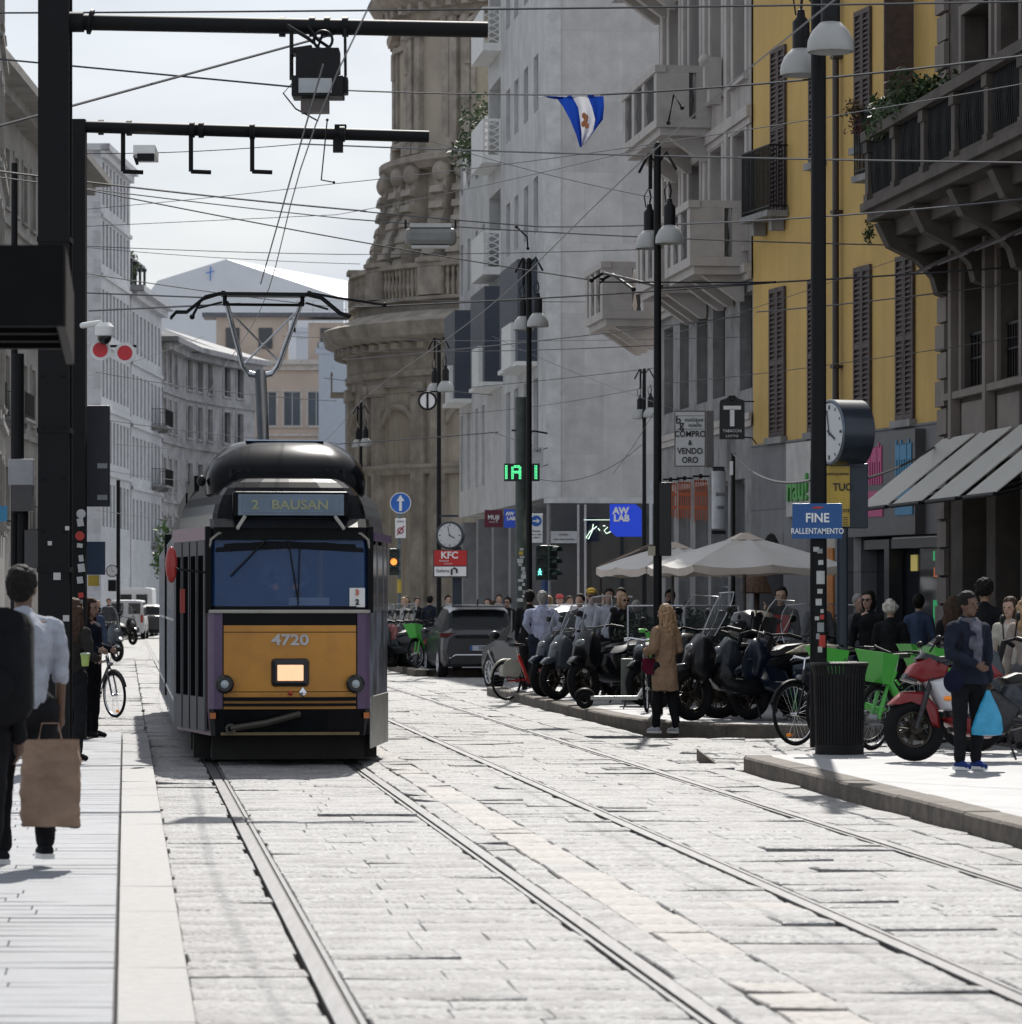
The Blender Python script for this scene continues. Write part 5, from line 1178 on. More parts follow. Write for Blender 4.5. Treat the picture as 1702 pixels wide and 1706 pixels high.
for i, (px, py, w_, h_, k) in enumerate([(1357, 915, .07, .05, 0), (1366, 918, .06, .05, 2), (1368, 937, .06, .05, 0), (1368, 962, .10, .14, 0), (1366, 985, .06, .05, 0), (1363, 1003, .07, .07, 0), (1371, 1018, .04, .04, 0), (1359, 1030, .05, .04, 0), (1368, 1045, .08, .1, 2), (1372, 1068, .09, .13, 1), (1361, 1060, .04, .06, 2), (1371, 1028, .05, .05, 1), (1366, 1082, .05, .06, 0), (1361, 870, .04, .12, 2)]):
    p = PP(px, py, 38.40); g = MB(); g.lathe([(.0905, p.z-h_/2), (.0905, p.z+h_/2)], c=(P1.x, P1.y), n=6, a0=270-w_*300+(px-1364)*3.0, a1=270+w_*300+(px-1364)*3.0); g.build('sticker', stick[k], r, world=True, recalc=False)
# FINE RALLENTAMENTO
def board(name, label, cat, p, w_, h_, m, edge=None, rz=0, th=.03, group=None, back=None):
    o = thing(name, label, cat, p, rz, group); g = MB(); g.cbox((0, 0, 0), (w_, th, h_)); g.build('panel', m, o, bevel=.004)
    if edge:
        g = MB(); t = .018; y = -th/2-.004
        for a in ((-w_/2, -w_/2+t, -h_/2, h_/2), (w_/2-t, w_/2, -h_/2, h_/2), (-w_/2+t, w_/2-t, -h_/2, -h_/2+t), (-w_/2+t, w_/2-t, h_/2-t, h_/2)): g.box(a[0], a[1], y, y+.006, a[2], a[3])
        g.build('border', edge, o)
    return o
sblue = mat('road_sign_blue', (.012, .085, .27), .4, var=.08); wht = mat('sign_white', (.80, .80, .80), .45, var=.05); sblk = mat('sign_black', (.015, .015, .016), .5)
o = board('road_sign', 'blue FINE RALLENTAMENTO sign fixed to the nearest lamp post', 'sign', PP(1361, 868, 38.36), .53, .375, sblue, th=.015)
text('FINE', .135, wht, o, (-.0, -.012, .03), bold=.003, sx=.95); text('RALLENTAMENTO', .085, wht, o, (0, -.012, -.11), bold=.001, sx=.80)
g = MB(); g.add([(-.07, -.012, .135), (-.02, -.012, .155), (.075, -.012, .152), (.02, -.012, .128)], [(0, 1, 2, 3)]); g.build('red_logo', stick[1], o, recalc=False)
# clock on a cabinet
ck = thing('street_clock', 'large drum clock on a dark advert cabinet beside the nearest lamp post', 'clock', at(1412, RH, 41))
Y = 41.0; c = PP(1403, 721, Y); rz = R(68); T = Matrix.Translation(c) @ Matrix.Rotation(-rz, 4, 'Z')
g = MB(); g.T = T; g.lathe([(.0, -.16), (.36, -.16), (.375, -.15), (.375, .22), (.36, .23), (0, .23)], n=48, axis='y'); g.build('drum', mat('clock_body', (.02, .028, .042), .3, .2, coat=.3), ck, world=True, smooth=40)
def clock_face(ck, T, rad, yo, hh, mm):
    g = MB(); g.T = T; g.lathe([(.0, yo), (rad, yo)], n=40, axis='y'); f = g.build('face', mat('clock_face', (.55, .56, .57), .3, var=.03), ck, world=True)
    g = MB(); g.T = T; yo -= .006
    for i in range(12):
        a = R(30*i); l = .14 if i % 3 == 0 else .09; wd = .045 if i % 3 == 0 else .022
        M = Matrix.Rotation(-a, 4, 'Y'); g.hexa([M @ Vector(((dx)*rad, yo+dy, z*rad)) for z in (.92-l, .92) for dx, dy in [(-wd, 0), (wd, 0), (wd, .004), (-wd, .004)]])
    for ang, ln, wd in [(hh*30+mm*.5, .5, .035), (mm*6, .78, .025)]:
        M = Matrix.Rotation(R(ang), 4, 'Y'); g.hexa([M @ Vector((dx*rad, yo-.004+dy, z*rad)) for z in (-.12, ln) for dx, dy in [(-wd, 0), (wd, 0), (wd, .003), (-wd, .003)]])
    h = g.build('hands_and_marks', sblk, ck, world=True)
clock_face(ck, T, .335, -.168, 3, 58)
g = MB(); g.T = T; g.torus((0, -.16, 0), .355, .022, axis='y', n=40); g.build('rim', mat('clock_rim', (.12, .14, .17), .25, .7), ck, world=True, smooth=60)
g = MB(); a = PP(1408, 772, Y); g.box(a.x-.19, a.x+.2, Y-.05, Y+.12, a.z-.03, a.z+.02)
g.tube([at(1403, RH, Y), at(1403, zpy(880, Y), Y)], .065, 10); g.build('stand', mat('cabinet_dark', (.022, .030, .045), .4, .2), ck, world=True)
g = MB(); q0 = PP(1372, 772, Y); q1 = PP(1415, 880, Y); q2 = PP(1444, 880, Y+.12)
g.box(q0.x, q2.x, Y-.0, Y+.2, q1.z, q0.z-.002); g.build('cabinet', mat('cabinet_dark', (.022, .030, .045), .4, .2), ck, world=True, bevel=.01)
g = MB(); g.box(q0.x+.01, q1.x, Y-.012, Y-.001, q1.z+.02, q0.z-.03); ad = g.build('advert', mat('advert_yellow', (.45, .30, .04), .35, var=.25, scale=3), ck, world=True)
text('TUO', .12, sblk, ck, PP(1404, 812, Y-.02), world=True, bold=.002, sx=.9); text('SE ENTRI QUI DENTRO', .035, sblk, ck, PP(1394, 790, Y-.02), world=True, sx=.75); text('CITE', .05, sblk, ck, PP(1408, 851, Y-.02), world=True)
g = MB(); 
for k in range(4): g.cbox(PP(1408, 862+k*4, Y-.015), (.06, .004, .008))
g.build('small_print', sblk, ck, world=True)
# second round clock + KFC sign on the far post
ck = thing('street_clock', 'smaller round clock above the red sign beside the far lamp post', 'clock', at(765, RH, 84)); Y = 84
T = Matrix.Translation(PP(750, 892, Y)) @ Matrix.Rotation(R(-8), 4, 'Z')
g = MB(); g.T = T; g.lathe([(.0, -.1), (.31, -.1), (.33, -.08), (.33, .12), (0, .12)], n=40, axis='y'); g.build('drum', mat('clock_body', (.02, .028, .042)), ck, world=True, smooth=40)
clock_face(ck, T, .275, -.108, 3, 58)
g = MB(); p = PP(762, 940, Y); g.box(p.x-.12, p.x+.1, Y+.02, Y+.14, RH, p.z+.4); p = PP(749, 872, Y); g.box(p.x-.25, p.x+.2, Y-.0, Y+.1, p.z+.15, p.z+.2); g.build('cabinet', mat('cabinet_dark', (.022, .030, .045)), ck, world=True)
o = board('advert_board', 'red KFC board with white strip and bent arrow under the far clock', 'sign', PP(750, 939, 83.6), .80, .64, mat('board_frame', (.05, .05, .05), .5), th=.06)
g = MB(); g.cbox((0, -.035, .13), (.76, .01, .35)); g.build('red_panel', mat('board_red', (.50, .02, .02), .4), o)
g = MB(); g.cbox((0, -.035, -.18), (.74, .01, .22)); g.build('white_panel', wht, o)
text('KFC', .22, wht, o, (-.02, -.045, .19), bold=.006, sx=1.0); text('MILANO', .06, wht, o, (-.15, -.045, .06)); text('Via Orefici', .045, wht, o, (-.05, -.045, .0)); text('Galleria', .10, sblk, o, (-.18, -.045, -.17)); 
g = MB(); g.tube([(.03, -.05, -.26), (.03, -.05, -.14), (.09, -.05, -.10), (.15, -.05, -.14), (.15, -.05, -.22)], .025, 6); g.build('arrow', sblk, o)
# lollipop disc
o = thing('round_sign', 'round white disc with black bar hanging beside the far street lamp', 'sign', PP(712, 668, 84.5))
g = MB(); g.lathe([(0, -.05), (.19, -.05), (.19, .05), (0, .05)], n=30, axis='y'); g.build('disc', wht, o, smooth=40)
g = MB(); g.torus((0, -.05, 0), .2, .025, axis='y'); g.cbox((0, -.06, 0), (.05, .02, .4)); g.tube([(-.25, 0, .22), (.25, 0, .22)], .02, 6); g.build('rim', black, o, smooth=50)
# pole with blue arrow sign, no-parking sign, amber signal
sig = mat('signal_green_case', (.008, .028, .022), .45, var=.2)
def signal(label, p, lit, rz=0, n=3, s=1.0, grp=None):
    o = thing('traffic_light', label, 'traffic light', p, rz, grp)
    g = MB(); 
    for i in range(n): g.cbox((0, 0, (i-(n-1)/2)*-.23*s), (.24*s, .2*s, .22*s))
    g.build('case', sig, o, bevel=.02)
    for i in range(n):
        z = (i-(n-1)/2)*-.23*s; g = MB(); g.lathe([(.095*s, -.10*s), (.095*s, -.24*s)], n=18, a0=0, a1=180, axis='y', cz=z); g.build('visor', sig, o)
        c_, e_ = lit.get(i, ((.02, .022, .02), None)); g = MB(); g.lathe([(0, -.104*s), (.085*s, -.104*s)], n=18, axis='y', cz=z)
        g.build('lens', mat('lens_%d_%d' % (int(c_[0]*99), int(c_[1]*99)), c_, .4, var=0, emit=c_ if e_ else None, es=e_ or 0), o)
    return o
Y = 92; o = thing('signal_post', 'thin signal post with the blue arrow sign, beside the tram', 'post', at(665, RH, Y))
g = MB(); g.tube([at(665, RH, Y), at(665, zpy(822, Y), Y)], .045, 10); g.build('post', mat('sticker_post', (.12, .15, .17), .6, var=.6, scale=12), o, world=True, smooth=50)
g = MB(); g.tube([at(665, zpy(988, Y), Y-.03), at(665, zpy(965, Y), Y-.03)], .06, 10); g.build('yellow_band', stick[3], o, world=True)
signal('three lamp traffic light with glowing amber lamp on the thin post beside the tram', PP(656, 936, Y-.1), {1: ((1, .28, .05), 1.3)})
o = thing('round_sign', 'round blue sign with white upward arrow on the thin signal post', 'sign', PP(667, 838, Y-.06))
g = MB(); g.lathe([(0, -.01), (.27, -.01), (.27, .01), (0, .01)], n=36, axis='y'); g.build('disc', wht, o)
g = MB(); g.lathe([(0, -.014), (.25, -.014)], n=36, axis='y'); g.build('blue_disc', mat('mandatory_blue', (.02, .13, .50), .4), o)
g = MB(); g.add([(-.035, -.02, -.2), (.035, -.02, -.2), (.035, -.02, .05), (.1, -.02, .05), (0, -.02, .21), (-.1, -.02, .05), (-.035, -.02, .05)], [tuple(range(7))]); g.build('arrow', wht, o, recalc=False)
o = board('road_sign', 'white rectangular sign with a struck-out red symbol under the blue arrow sign', 'sign', PP(667, 880, Y-.06), .27, .50, wht, th=.02)
g = MB(); g.torus((0, -.02, -.06), .07, .014, axis='y'); g.tube([(-.09, -.02, -.17), (.09, -.02, .06)], .014, 6); g.build('symbol', mat('dark_red', (.3, .02, .04)), o)
text('ZONA', .06, sblk, o, (0, -.014, .17))
# green signal post at the marble corner
Y = 70; o = thing('signal_post', 'thick dark green post with stickers at the marble building corner', 'post', at(869, RH, Y))
g = MB(); g.tube([at(869, RH, Y), at(869, zpy(662, Y), Y)], .13, 14); g.build('post', mat('green_post', (.035, .05, .04), .5, var=.4, scale=6), o, world=True, smooth=50)
g = MB(); g.tube([PP(869, 717, Y), PP(852, 717, Y)], .02, 6); g.tube([PP(869, 732, Y), PP(888, 718, Y), PP(912, 722, Y)], .02, 6); g.build('bracket', colm, o, world=True)
rs = random.Random(9)
for i in range(14):
    p = PP(869+rs.uniform(-4, 4), 915+i*6.5, Y-.135); g = MB(); g.cbox(p, (rs.uniform(.05, .12), .006, rs.uniform(.04, .09))); g.build('sticker', stick[rs.choice([0, 2, 3, 0])], o, world=True)
ledg = mat('led_green', (.1, .9, .4), .4, var=0, emit=(.12, .95, .35), es=1.1)
for i, (px, s_, tx, w_) in enumerate([(855, 1, 'IA', .36), (892, 1, 'I', .16)]):
    o = thing('led_display', ['green LED letters IA on a dark panel, left of the green post', 'single green LED bar letter on a dark panel, right of the green post'][i], 'display', PP(px, 787, 69.4))
    g = MB(); g.cbox((0, 0, 0), (w_, .06, .34)); g.build('panel', sblk, o)
    segs = {'I': [(0, 0)], 'A': []}
    g = MB()
    def dot(x, z): g.cbox((x, -.035, z), (.019, .008, .019))
    rows_ = 10
    for r_ in range(rows_):
        z = .125-r_*.027
        if tx == 'IA':
            dot(-.15, z); dot(-.125, z)
            dot(-.03, z) if r_ else None; dot(-.005, z) if r_ else None; dot(.115, z) if r_ else None; dot(.14, z) if r_ else None
            if r_ in (0, 1, 4, 5):
                for k in range(5): dot(.02+k*.023, z)
        else: dot(-.01, z); dot(.02, z)
    g.build('lit_dots', ledg, o)
o = thing('box_sign', 'pale box sign numbered 163 on a bracket at the marble corner', 'sign', PP(895, 762, 90))
g = MB(); g.cbox((0, 0, 0), (.30, .08, .5)); g.build('panel', mat('sign_pale', (.33, .34, .35), .5), o); text('163', .13, sblk, o, (.0, -.045, .17))
g = MB(); g.tube([(.14, 0, .2), (.26, 0, .24)], .012, 5); g.tube([(.14, 0, -.22), (.26, 0, -.18)], .012, 5); g.build('bracket', black, o)
o = board('road_sign', 'white sign with blue disc and white arrow pointing right at the marble corner', 'sign', PP(893, 880, 69.7), .25, .56, wht, th=.02)
g = MB(); g.lathe([(0, -.014), (.105, -.014)], n=30, axis='y', cz=.14); g.build('blue_disc', mat('mandatory_blue', (.02, .13, .50)), o)
g = MB(); g.add([(-.07, -.02, .125), (.01, -.02, .125), (.01, -.02, .09), (.075, -.02, .14), (.01, -.02, .19), (.01, -.02, .155), (-.07, -.02, .155)], [tuple(range(7))]); g.build('arrow', wht, o, recalc=False)
for i, t_ in enumerate(['TRANNE', 'taxi e mezzi', 'pubblici']): text(t_, .04, sblk, o, (0, -.014, -.06-i*.06))
signal('dark green traffic light, left one of the pair by the marble corner post', PP(902, 938, 69.2), {})
signal('dark green traffic light, right one of the pair, turned away', PP(916, 938, 69.6), {}, rz=R(50))
o = thing('pedestrian_light', 'small pedestrian signal showing a glowing cyan walking figure', 'traffic light', PP(899, 953, 68.9))
g = MB(); g.cbox((0, 0, 0), (.16, .1, .17)); g.build('case', sig, o)
g = MB(); c_ = mat('lens_cyan', (.15, .9, .75), .4, var=0, emit=(.2, 1, .8), es=1.6); g.ell((0, -.06, .05), (.016, .01, .016), 8, 6); g.tube([(0, -.06, .035), (0, -.06, -.01)], .016, 6); g.tube([(0, -.06, -.01), (-.03, -.06, -.055)], .011, 5); g.tube([(0, -.06, -.01), (.03, -.06, -.055)], .011, 5); g.tube([(-.035, -.06, .0), (0, -.06, .03), (.035, -.06, .0)], .009, 5); g.build('walking_figure', c_, o)
o = thing('signal_post', 'dark blue post standing under the pair of traffic lights', 'post', at(907, RH, 69.8)); g = MB(); g.tube([at(907, RH, 69.8), at(907, zpy(915, 69.8), 69.8)], .07, 10); g.build('post', mat('navy_post', (.02, .05, .14), .4), o, world=True)
# shop signs on the marble block
o = board('shop_sign', 'maroon hanging MUJI sign beside the blue one', 'sign', PP(822, 864, 104), .52, .50, mat('sign_maroon', (.13, .012, .03), .5), th=.1)
text('MUJI', .17, wht, o, (0, -.06, .03), bold=.005); text('\u7121\u5370\u826f\u54c1' if False else 'H H R D', .07, wht, o, (0, -.06, -.1))
o = board('shop_sign', 'smaller blue hanging AW LAB sign next to the maroon sign', 'sign', PP(851, 864, 98.5), .38, .50, mat('sign_blue2', (.02, .09, .62), .4), th=.1)
text('AW', .13, wht, o, (-.03, -.06, .13), bold=.008); text('LAB', .13, wht, o, (0, -.06, .0), bold=.008)
aw = thing('shop_sign', 'large bright blue AW LAB sign with two cut corners, before the dark shopfront', 'sign', PP(1042, 867, 93))
g = MB(); w_ = .41; h_ = .42; g.prism([(-w_, -h_+.16), (-w_+.16, -h_), (w_, -h_), (w_, h_-.14), (w_-.16, h_), (-w_, h_)], -.06, .06, axis='y'); g.build('panel', mat('awlab_blue', (.012, .07, .80), .35, var=0, emit=(.01, .08, .9), es=.12), aw)
text('AW', .235, wht, aw, (-.13, -.07, .24), bold=.012); text('LAB', .235, wht, aw, (-.11, -.07, .05), bold=.012)
o = board('street_plaque', 'white marble street name plaque on the dark shopfront panel', 'sign', PP(939, 895, 96.4), .70, .32, mat('plaque', (.42, .42, .43), .5), th=.03)
text('PIAZZA', .07, sblk, o, (0, -.02, .07)); text('SANTA MARIA BELTRADE', .055, sblk, o, (0, -.02, -.06), sx=.9)
neon = mat('neon_white', (.8, .9, .8), .4, var=0, emit=(.8, 1, .85), es=.9)
o = thing('neon_sign', 'thin cursive neon script in the dark shop window', 'sign', PP(1005, 880, 96.6)); g = MB()
def q(px, py): v = PP(px, py, 96.5)-PP(1005, 880, 96.5); return (v.x, 0, v.z)
g.tube([q(988, 873), q(986, 885), q(980, 898), q(976, 896), q(982, 886), q(994, 877)], .014, 5); g.tube([q(996, 880), q(999, 884)], .014, 5); g.tube([q(1004, 876), q(1008, 876)], .014, 5); g.tube([q(1012, 878), q(1006, 884), q(1010, 889), q(1020, 884)], .014, 5); g.tube([q(972, 866), q(1068, 866)], .008, 4)
g.build('script', neon, o)
# sign boxes on the beige building
o = board('box_sign', 'white box sign reading COMPRO & VENDO ORO between two lamp posts', 'sign', PP(1149, 731, 64.5), .56, 1.0, mat('sign_cream', (.58, .58, .57), .5, var=.05), edge=mat('sign_edge_brown', (.09, .07, .06), .5), th=.06)
g = MB(); g.cbox((.36, .2, 0), (.13, .45, 1.0)); g.build('side_box', mat('sign_side', (.13, .115, .11), .6), o)
for t_, z, s_ in [('COMPRO', .08, .15), ('&', -.075, .12), ('VENDO', -.225, .15), ('ORO', -.385, .15)]: text(t_, s_, sblk, o, (0, -.036, z), bold=.003, sx=.88)
text('outique', .11, sblk, o, (.07, -.036, .34), sx=1.0); text('ioiello', .10, sblk, o, (.09, -.036, .24)); text('b', .2, sblk, o, (-.21, -.036, .33), bold=.003); text('g', .2, sblk, o, (-.15, -.036, .25), bold=.003)
g = MB(); g.cbox((0, -.033, .41), (.5, .004, .006)); g.cbox((0, -.033, .17), (.5, .004, .006)); g.build('rule', sblk, o)
o = thing('tobacco_sign', 'black hanging tobacconist sign with large white T and small lettering', 'sign', PP(1219, 696, 62))
g = MB(); a_ = [(-.215, -.37), (.215, -.37), (.215, .25), (.20, .30), (.10, .33), (.05, .38), (-.05, .38), (-.10, .33), (-.20, .30), (-.215, .25)]; g.prism(a_, -.05, .05, axis='y'); g.build('panel', sblk, o)
g = MB(); g.cbox((0, -.055, .17), (.30, .012, .065)); g.cbox((0, -.055, .0), (.075, .012, .30)); g.build('letter_T', wht, o)
text('TABACCHI', .07, wht, o, (0, -.055, -.23), sx=.95); text('LOTTO', .055, wht, o, (0, -.055, -.32), sx=1.2)
g = MB(); g.tube([(.2, 0, .28), (.38, 0, .28)], .012, 5); g.tube([(.2, 0, -.33), (.35, .0, -.35), (.42, 0, -.45)], .012, 5); g.torus((0, -.05, .33), .04, .008, axis='y', n=12, m=5); g.build('bracket', black, o)
# orange light banners and lit cylinder sign
orm = mat('orange_neon_strips', (.55, .13, .05), .5, var=.1)
for i, (px, hh) in enumerate([(1117, .7), (1140, .73), (1167, .78)]):
    Yb = 12.01/((px-CX)/F+.125)-1.0
    o = thing('banner', ['leftmost orange slatted banner above the umbrella, half hidden by the lamp box', 'middle orange slatted banner on the beige building front', 'right orange slatted banner, largest of the three'][i], 'banner', PP(px, 834, Yb), group='orange slatted banners')
    g = MB(); 
    for k in range(6): x = -.11+k*.044; g.cbox((x, 0, [0, .01, .02, .015, .005, 0][k]), (.020, .03, hh-.06*(k % 2)))
    g.cbox((.0, .0, .12), (.2, .025, .05)); g.cbox((.0, 0, -.13), (.2, .025, .05)); g.cbox((0, 0, hh/2-.03), (.24, .03, .03)); g.build('slats', orm, o)
    g = MB(); g.tube([(-.15, 0, hh/2+.06), (.16, 0, hh/2+.06)], .02, 6); g.cbox((0, 0, hh/2+.06), (.06, .06, .08)); g.build('bracket', black, o)
o = thing('cylinder_sign', 'white cylindrical hanging sign with grey letters beside the orange banners', 'sign', PP(1197, 833, 62.4))
g = MB(); g.lathe([(0, -.50), (.125, -.50), (.125, .50), (0, .50)], n=28); g.build('cylinder', mat('sign_grey_white', (.42, .43, .44), .3), o, smooth=40)
text('dolce', .11, sblk, o, (.02, -.13, .10), sx=.7); text('casa', .11, sblk, o, (.02, -.13, -.12), sx=.7)
g = MB(); g.box(-.1, .1, -.11, .0, .5, .53); g.cbox((0, .1, .56), (.2, .3, .03)); g.cbox((.0, .1, -.56), (.24, .3, .06)); g.build('bracket', black, o)
# black lamp box on the second lamp post and its yellow label
o = thing('lamp_box', 'tall black box with pale plate mounted on the second lamp post', 'box', PP(1104, 865, 50.0)); g = MB(); g.cbox((.03, .02, 0), (.17, .16, 1.02)); g.build('case', sblk, o, bevel=.01)
g = MB(); g.cbox((-.17, -.05, .1), (.045, .02, .9)); g.build('strip_plate', alu, o); g = MB(); g.cbox((-.16, -.08, -.44), (.10, .02, .13)); g.build('label', mat('label_cream', (.4, .37, .28)), o)
# iron cable post with swan cable (centre right)
o = thing('cable_post', 'thin black post carrying a drooping cable toward the nearest lamp', 'post', at(1221, RH, 58)); g = MB(); g.tube([at(1221, RH, 58), at(1221, zpy(755, 58), 58)], .035, 8); g.build('post', black, o, world=True)
g = MB(); g.cbox(PP(1218, 780, 57.9), (.05, .05, .22)); g.build('isolator', wht, o, world=True)
def wire(a, b, sag, r=.009, label=None, mid=None, n=14, name='overhead_wire', m=None, grp='span wires crossing the street'):
    g = MB(); P = []
    for i in range(n+1):
        t = i/n; p = a.lerp(b, t); P.append(p-Vector((0, 0, sag*4*t*(1-t))))
    g.tube(P, r, 4, cap=False); o = g.build(name, m or wirem, smooth=60)
    return tag(o, label or 'thin dark span wire strung across the street between the facades', 'wire', grp)
wirem = mat('wire_dark', (.035, .038, .045), .5, .3, 0)
wire(PP(1221, 756, 58), PP(1350, 800, 38.6), .18, .016, 'thick black cable drooping from the thin post to the nearest lamp post', grp='power cables')
wire(PP(1445, 796, 41), PP(1560, 742, 54), .05, .016, 'thick black cable rising from the clock cabinet to the yellow house corner', grp='power cables')
# span wires: (left px,py) (right px,py) depth left, depth right, sag, radius
W = [((-40, 22), (1760, 2), 40, 34, .02, .010), ((-30, 96), (530, 149), 40, 38, .0, .010), ((530, 149), (1000, 158), 38, 42, .02, .008), ((1000, 158), (1760, 86), 42, 36, .05, .012),
 ((-60, 226), (560, 56), 36, 40, .0, .013), ((120, 256), (500, 240), 60, 60, .05, .007), ((500, 240), (1760, 272), 60, 42, .04, .012),
 ((-20, 283), (610, 352), 50, 60, .03, .014), ((-20, 293), (580, 365), 50, 60, .02, .009), ((600, 352), (900, 378), 60, 58, .01, .010), ((900, 378), (1760, 326), 58, 45, .10, .012), ((580, 365), (1760, 412), 60, 52, .10, .010),
 ((140, 315), (980, 466), 50, 58, .05, .010), ((130, 350), (560, 306), 70, 66, .02, .006), ((560, 306), (1760, 130), 66, 40, .1, .007), ((130, 378), (560, 358), 70, 70, 0, .006), ((560, 358), (1100, 240), 70, 50, .05, .006),
 ((140, 410), (570, 424), 70, 70, .02, .007), ((140, 412), (600, 440), 76, 76, .05, .006), ((560, 424), (1260, 408), 70, 66, .05, .007), ((140, 455), (560, 512), 60, 70, .03, .009),
 ((140, 488), (345, 496), 50, 48, .0, .010), ((148, 518), (400, 506), 50, 46, .0, .012), ((590, 512), (1300, 470), 52, 56, .03, .012), ((1100, 480), (1760, 440), 50, 50, .02, .012), ((560, 498), (1000, 503), 90, 80, .02, .009),
 ((570, 600), (1290, 520), 80, 62, .05, .011), ((560, 585), (1100, 575), 80, 72, .06, .008), ((470, 560), (1290, 560), 90, 62, .10, .006), ((600, 660), (1100, 612), 90, 90, .05, .007), ((540, 630), (820, 658), 90, 84, .02, .009), ((560, 740), (830, 720), 84, 80, .01, .012), ((820, 720), (895, 745), 80, 72, 0, .012),
 ((160, 620), (560, 668), 80, 96, .1, .009), ((180, 700), (560, 738), 100, 110, .1, .010), ((190, 740), (420, 752), 100, 120, .05, .008), ((160, 780), (300, 800), 90, 120, .04, .010), ((160, 850), (300, 868), 90, 130, .02, .009),
 ((340, 560), (140, 628), 120, 90, .05, .008), ((700, 230), (1090, 330), 55, 50, .06, .005), ((1100, 640), (1700, 560), 60, 50, .05, .006), ((1260, 520), (1700, 470), 58, 50, .03, .010), ((760, 690), (1100, 640), 88, 88, .1, .005), ((1110, 560), (1500, 430), 60, 52, .02, .005), ((820, 560), (1180, 700), 95, 66, .1, .006), ((1130, 610), (1020, 790), 70, 94, .15, .007), ((870, 790), (1070, 740), 94, 93, .5, .007), ((1520, 430), (1500, 640), 54.9, 54.9, -.02, .005)]
for (a, b, ya, yb, sg, r_) in W: wire(PP(*a, ya), PP(*b, yb), sg, r_)
# contact wires above both tracks, with droppers and hangers
steelw = mat('contact_wire', (.10, .105, .115), .4, .5, 0)
for xs, lb in [(1.65, 'contact wire above the near track, running over the tram'), (4.6, 'contact wire above the far track, sweeping up to the top right')]:
    g = MB(); g.tube([(SX(xs, Y_)+.12*math.sin(Y_/6), Y_, 5.55) for Y_ in range(14, 172, 3)], .006, 5, cap=False); tag(g.build('contact_wire', steelw, smooth=60), lb, 'wire')
wire(Vector((SX(1.65, 30), 30, 6.2)), Vector((SX(1.65, 44), 44, 5.6)), .0, .008, 'messenger wire above the tram near the signal box', grp='messenger wires', m=steelw)
def hanger(label, a, b, c, r_=.022):
    g = MB(); g.tube([a, b, c], r_, 6); g.ell(a, (max(.018, r_*1.8),)*3, 8, 6); g.ell(c, (max(.018, r_*1.8),)*3, 8, 6); return tag(g.build('wire_hanger', colm, smooth=50), label, 'hanger', 'insulated hangers on the wires')
hanger('zigzag insulated hanger arm on the wires in front of the marble wall', PP(985, 467, 56), PP(1005, 455, 56), PP(1100, 478, 52))
hanger('lower insulated hanger arm joining the wires left of the second lamp post', PP(1003, 466, 56), PP(1020, 457, 56), PP(1055, 482, 55))
hanger('short forked hanger below the wires at the marble corner', PP(860, 378, 58), PP(878, 395, 58), PP(879, 414, 58), .015)
hanger('pale spreader bar right of the tram pantograph', PP(515, 488, 47), PP(560, 496, 47), PP(640, 508, 48), .018)
hanger('dark pull-off arm left of the tram pantograph', PP(320, 528, 47), PP(335, 500, 47), PP(372, 488, 47), .02)
hanger('short pull-off arm near the upper balcony of the beige building', PP(1113, 205, 34), PP(1122, 158, 34), PP(1136, 180, 34), .012)
hanger('long pull-off arm in front of the yellow house', PP(1000, 470, 52), PP(1250, 471, 50), PP(1290, 470, 50), .012)
hanger('twin dropper above the tram under the lower arm', PP(545, 200, 42), PP(535, 300, 44), PP(556, 304, 44), .008)
# ---------------- umbrella, terrace, flag, plants ----------------
cloth = clothmat('umbrella_cloth', (.93, .91, .88), .5); cloth2 = mat('umbrella_valance', (.58, .50, .43), .85, var=.1)
def umbrella(label, cx, Y, zt, ze, hx, hy, rz):
    c = at(cx, RH, Y); o = thing('umbrella', label, 'umbrella', c, rz, 'cafe umbrellas'); zt -= RH; ze -= RH
    g = MB(); n = 8; C = [(-hx, -hy), (0, -hy*1.02), (hx, -hy), (hx*1.02, 0), (hx, hy), (0, hy*1.02), (-hx, hy), (-hx*1.02, 0)]
    C = [(x*(.93 if i % 2 == 0 else 1), y*(.93 if i % 2 == 0 else 1)) for i, (x, y) in enumerate(C)]
    ring = []
    for f, s_ in [(.09, 0.03), (.4, .30), (.7, .62), (1.0, 1.0)]:
        r_ = []
        for i in range(n):
            a = Vector(C[i]); b = Vector(C[(i+1) % n])
            for t in (0, .25, .5, .75):
                p = a.lerp(b, t)*f; sagz = .035*math.sin(math.pi*t)*f*4*(1-f*.6) if t else 0
                r_.append((p.x, p.y, zt-(zt-ze)*s_**.92-sagz))
        ring.append(r_)
    g.loft(ring, caps=True); g.build('canopy', cloth, o, smooth=24)
    g = MB(); low = [(x, y, z-.11-.02*math.sin(i*2.1)) for i, (x, y, z) in enumerate(ring[-1])]; g.loft([ring[-1], low], caps=False); g.build('valance', cloth2, o)
    g = MB(); g.loft([[(x*1.0, y*1.0, zt+.05) for x, y in [(-.05, -.05), (.05, -.05), (.05, .05), (-.05, .05)]], [(x, y, zt-.06) for x, y in [(-.24, -.24), (.24, -.24), (.24, .24), (-.24, .24)]]]); g.build('top_vent', cloth2, o)
    g = MB(); g.tube([(0, 0, 0), (0, 0, zt-.02)], .03, 8); g.box(-.35, .35, -.35, .35, 0, .08)
    for i in range(n): g.tube([(0, 0, zt-.08), Vector(ring[-1][i*4])-Vector((0, 0, .03))], .014, 4)
    g.build('frame', mat('umbrella_pole', (.10, .085, .075), .5), o)
umbrella('large cream cafe umbrella in front of the arched doorway', 1240, 56, zpy(893, 56), zpy(942, 56), 1.30, 1.35, R(14))
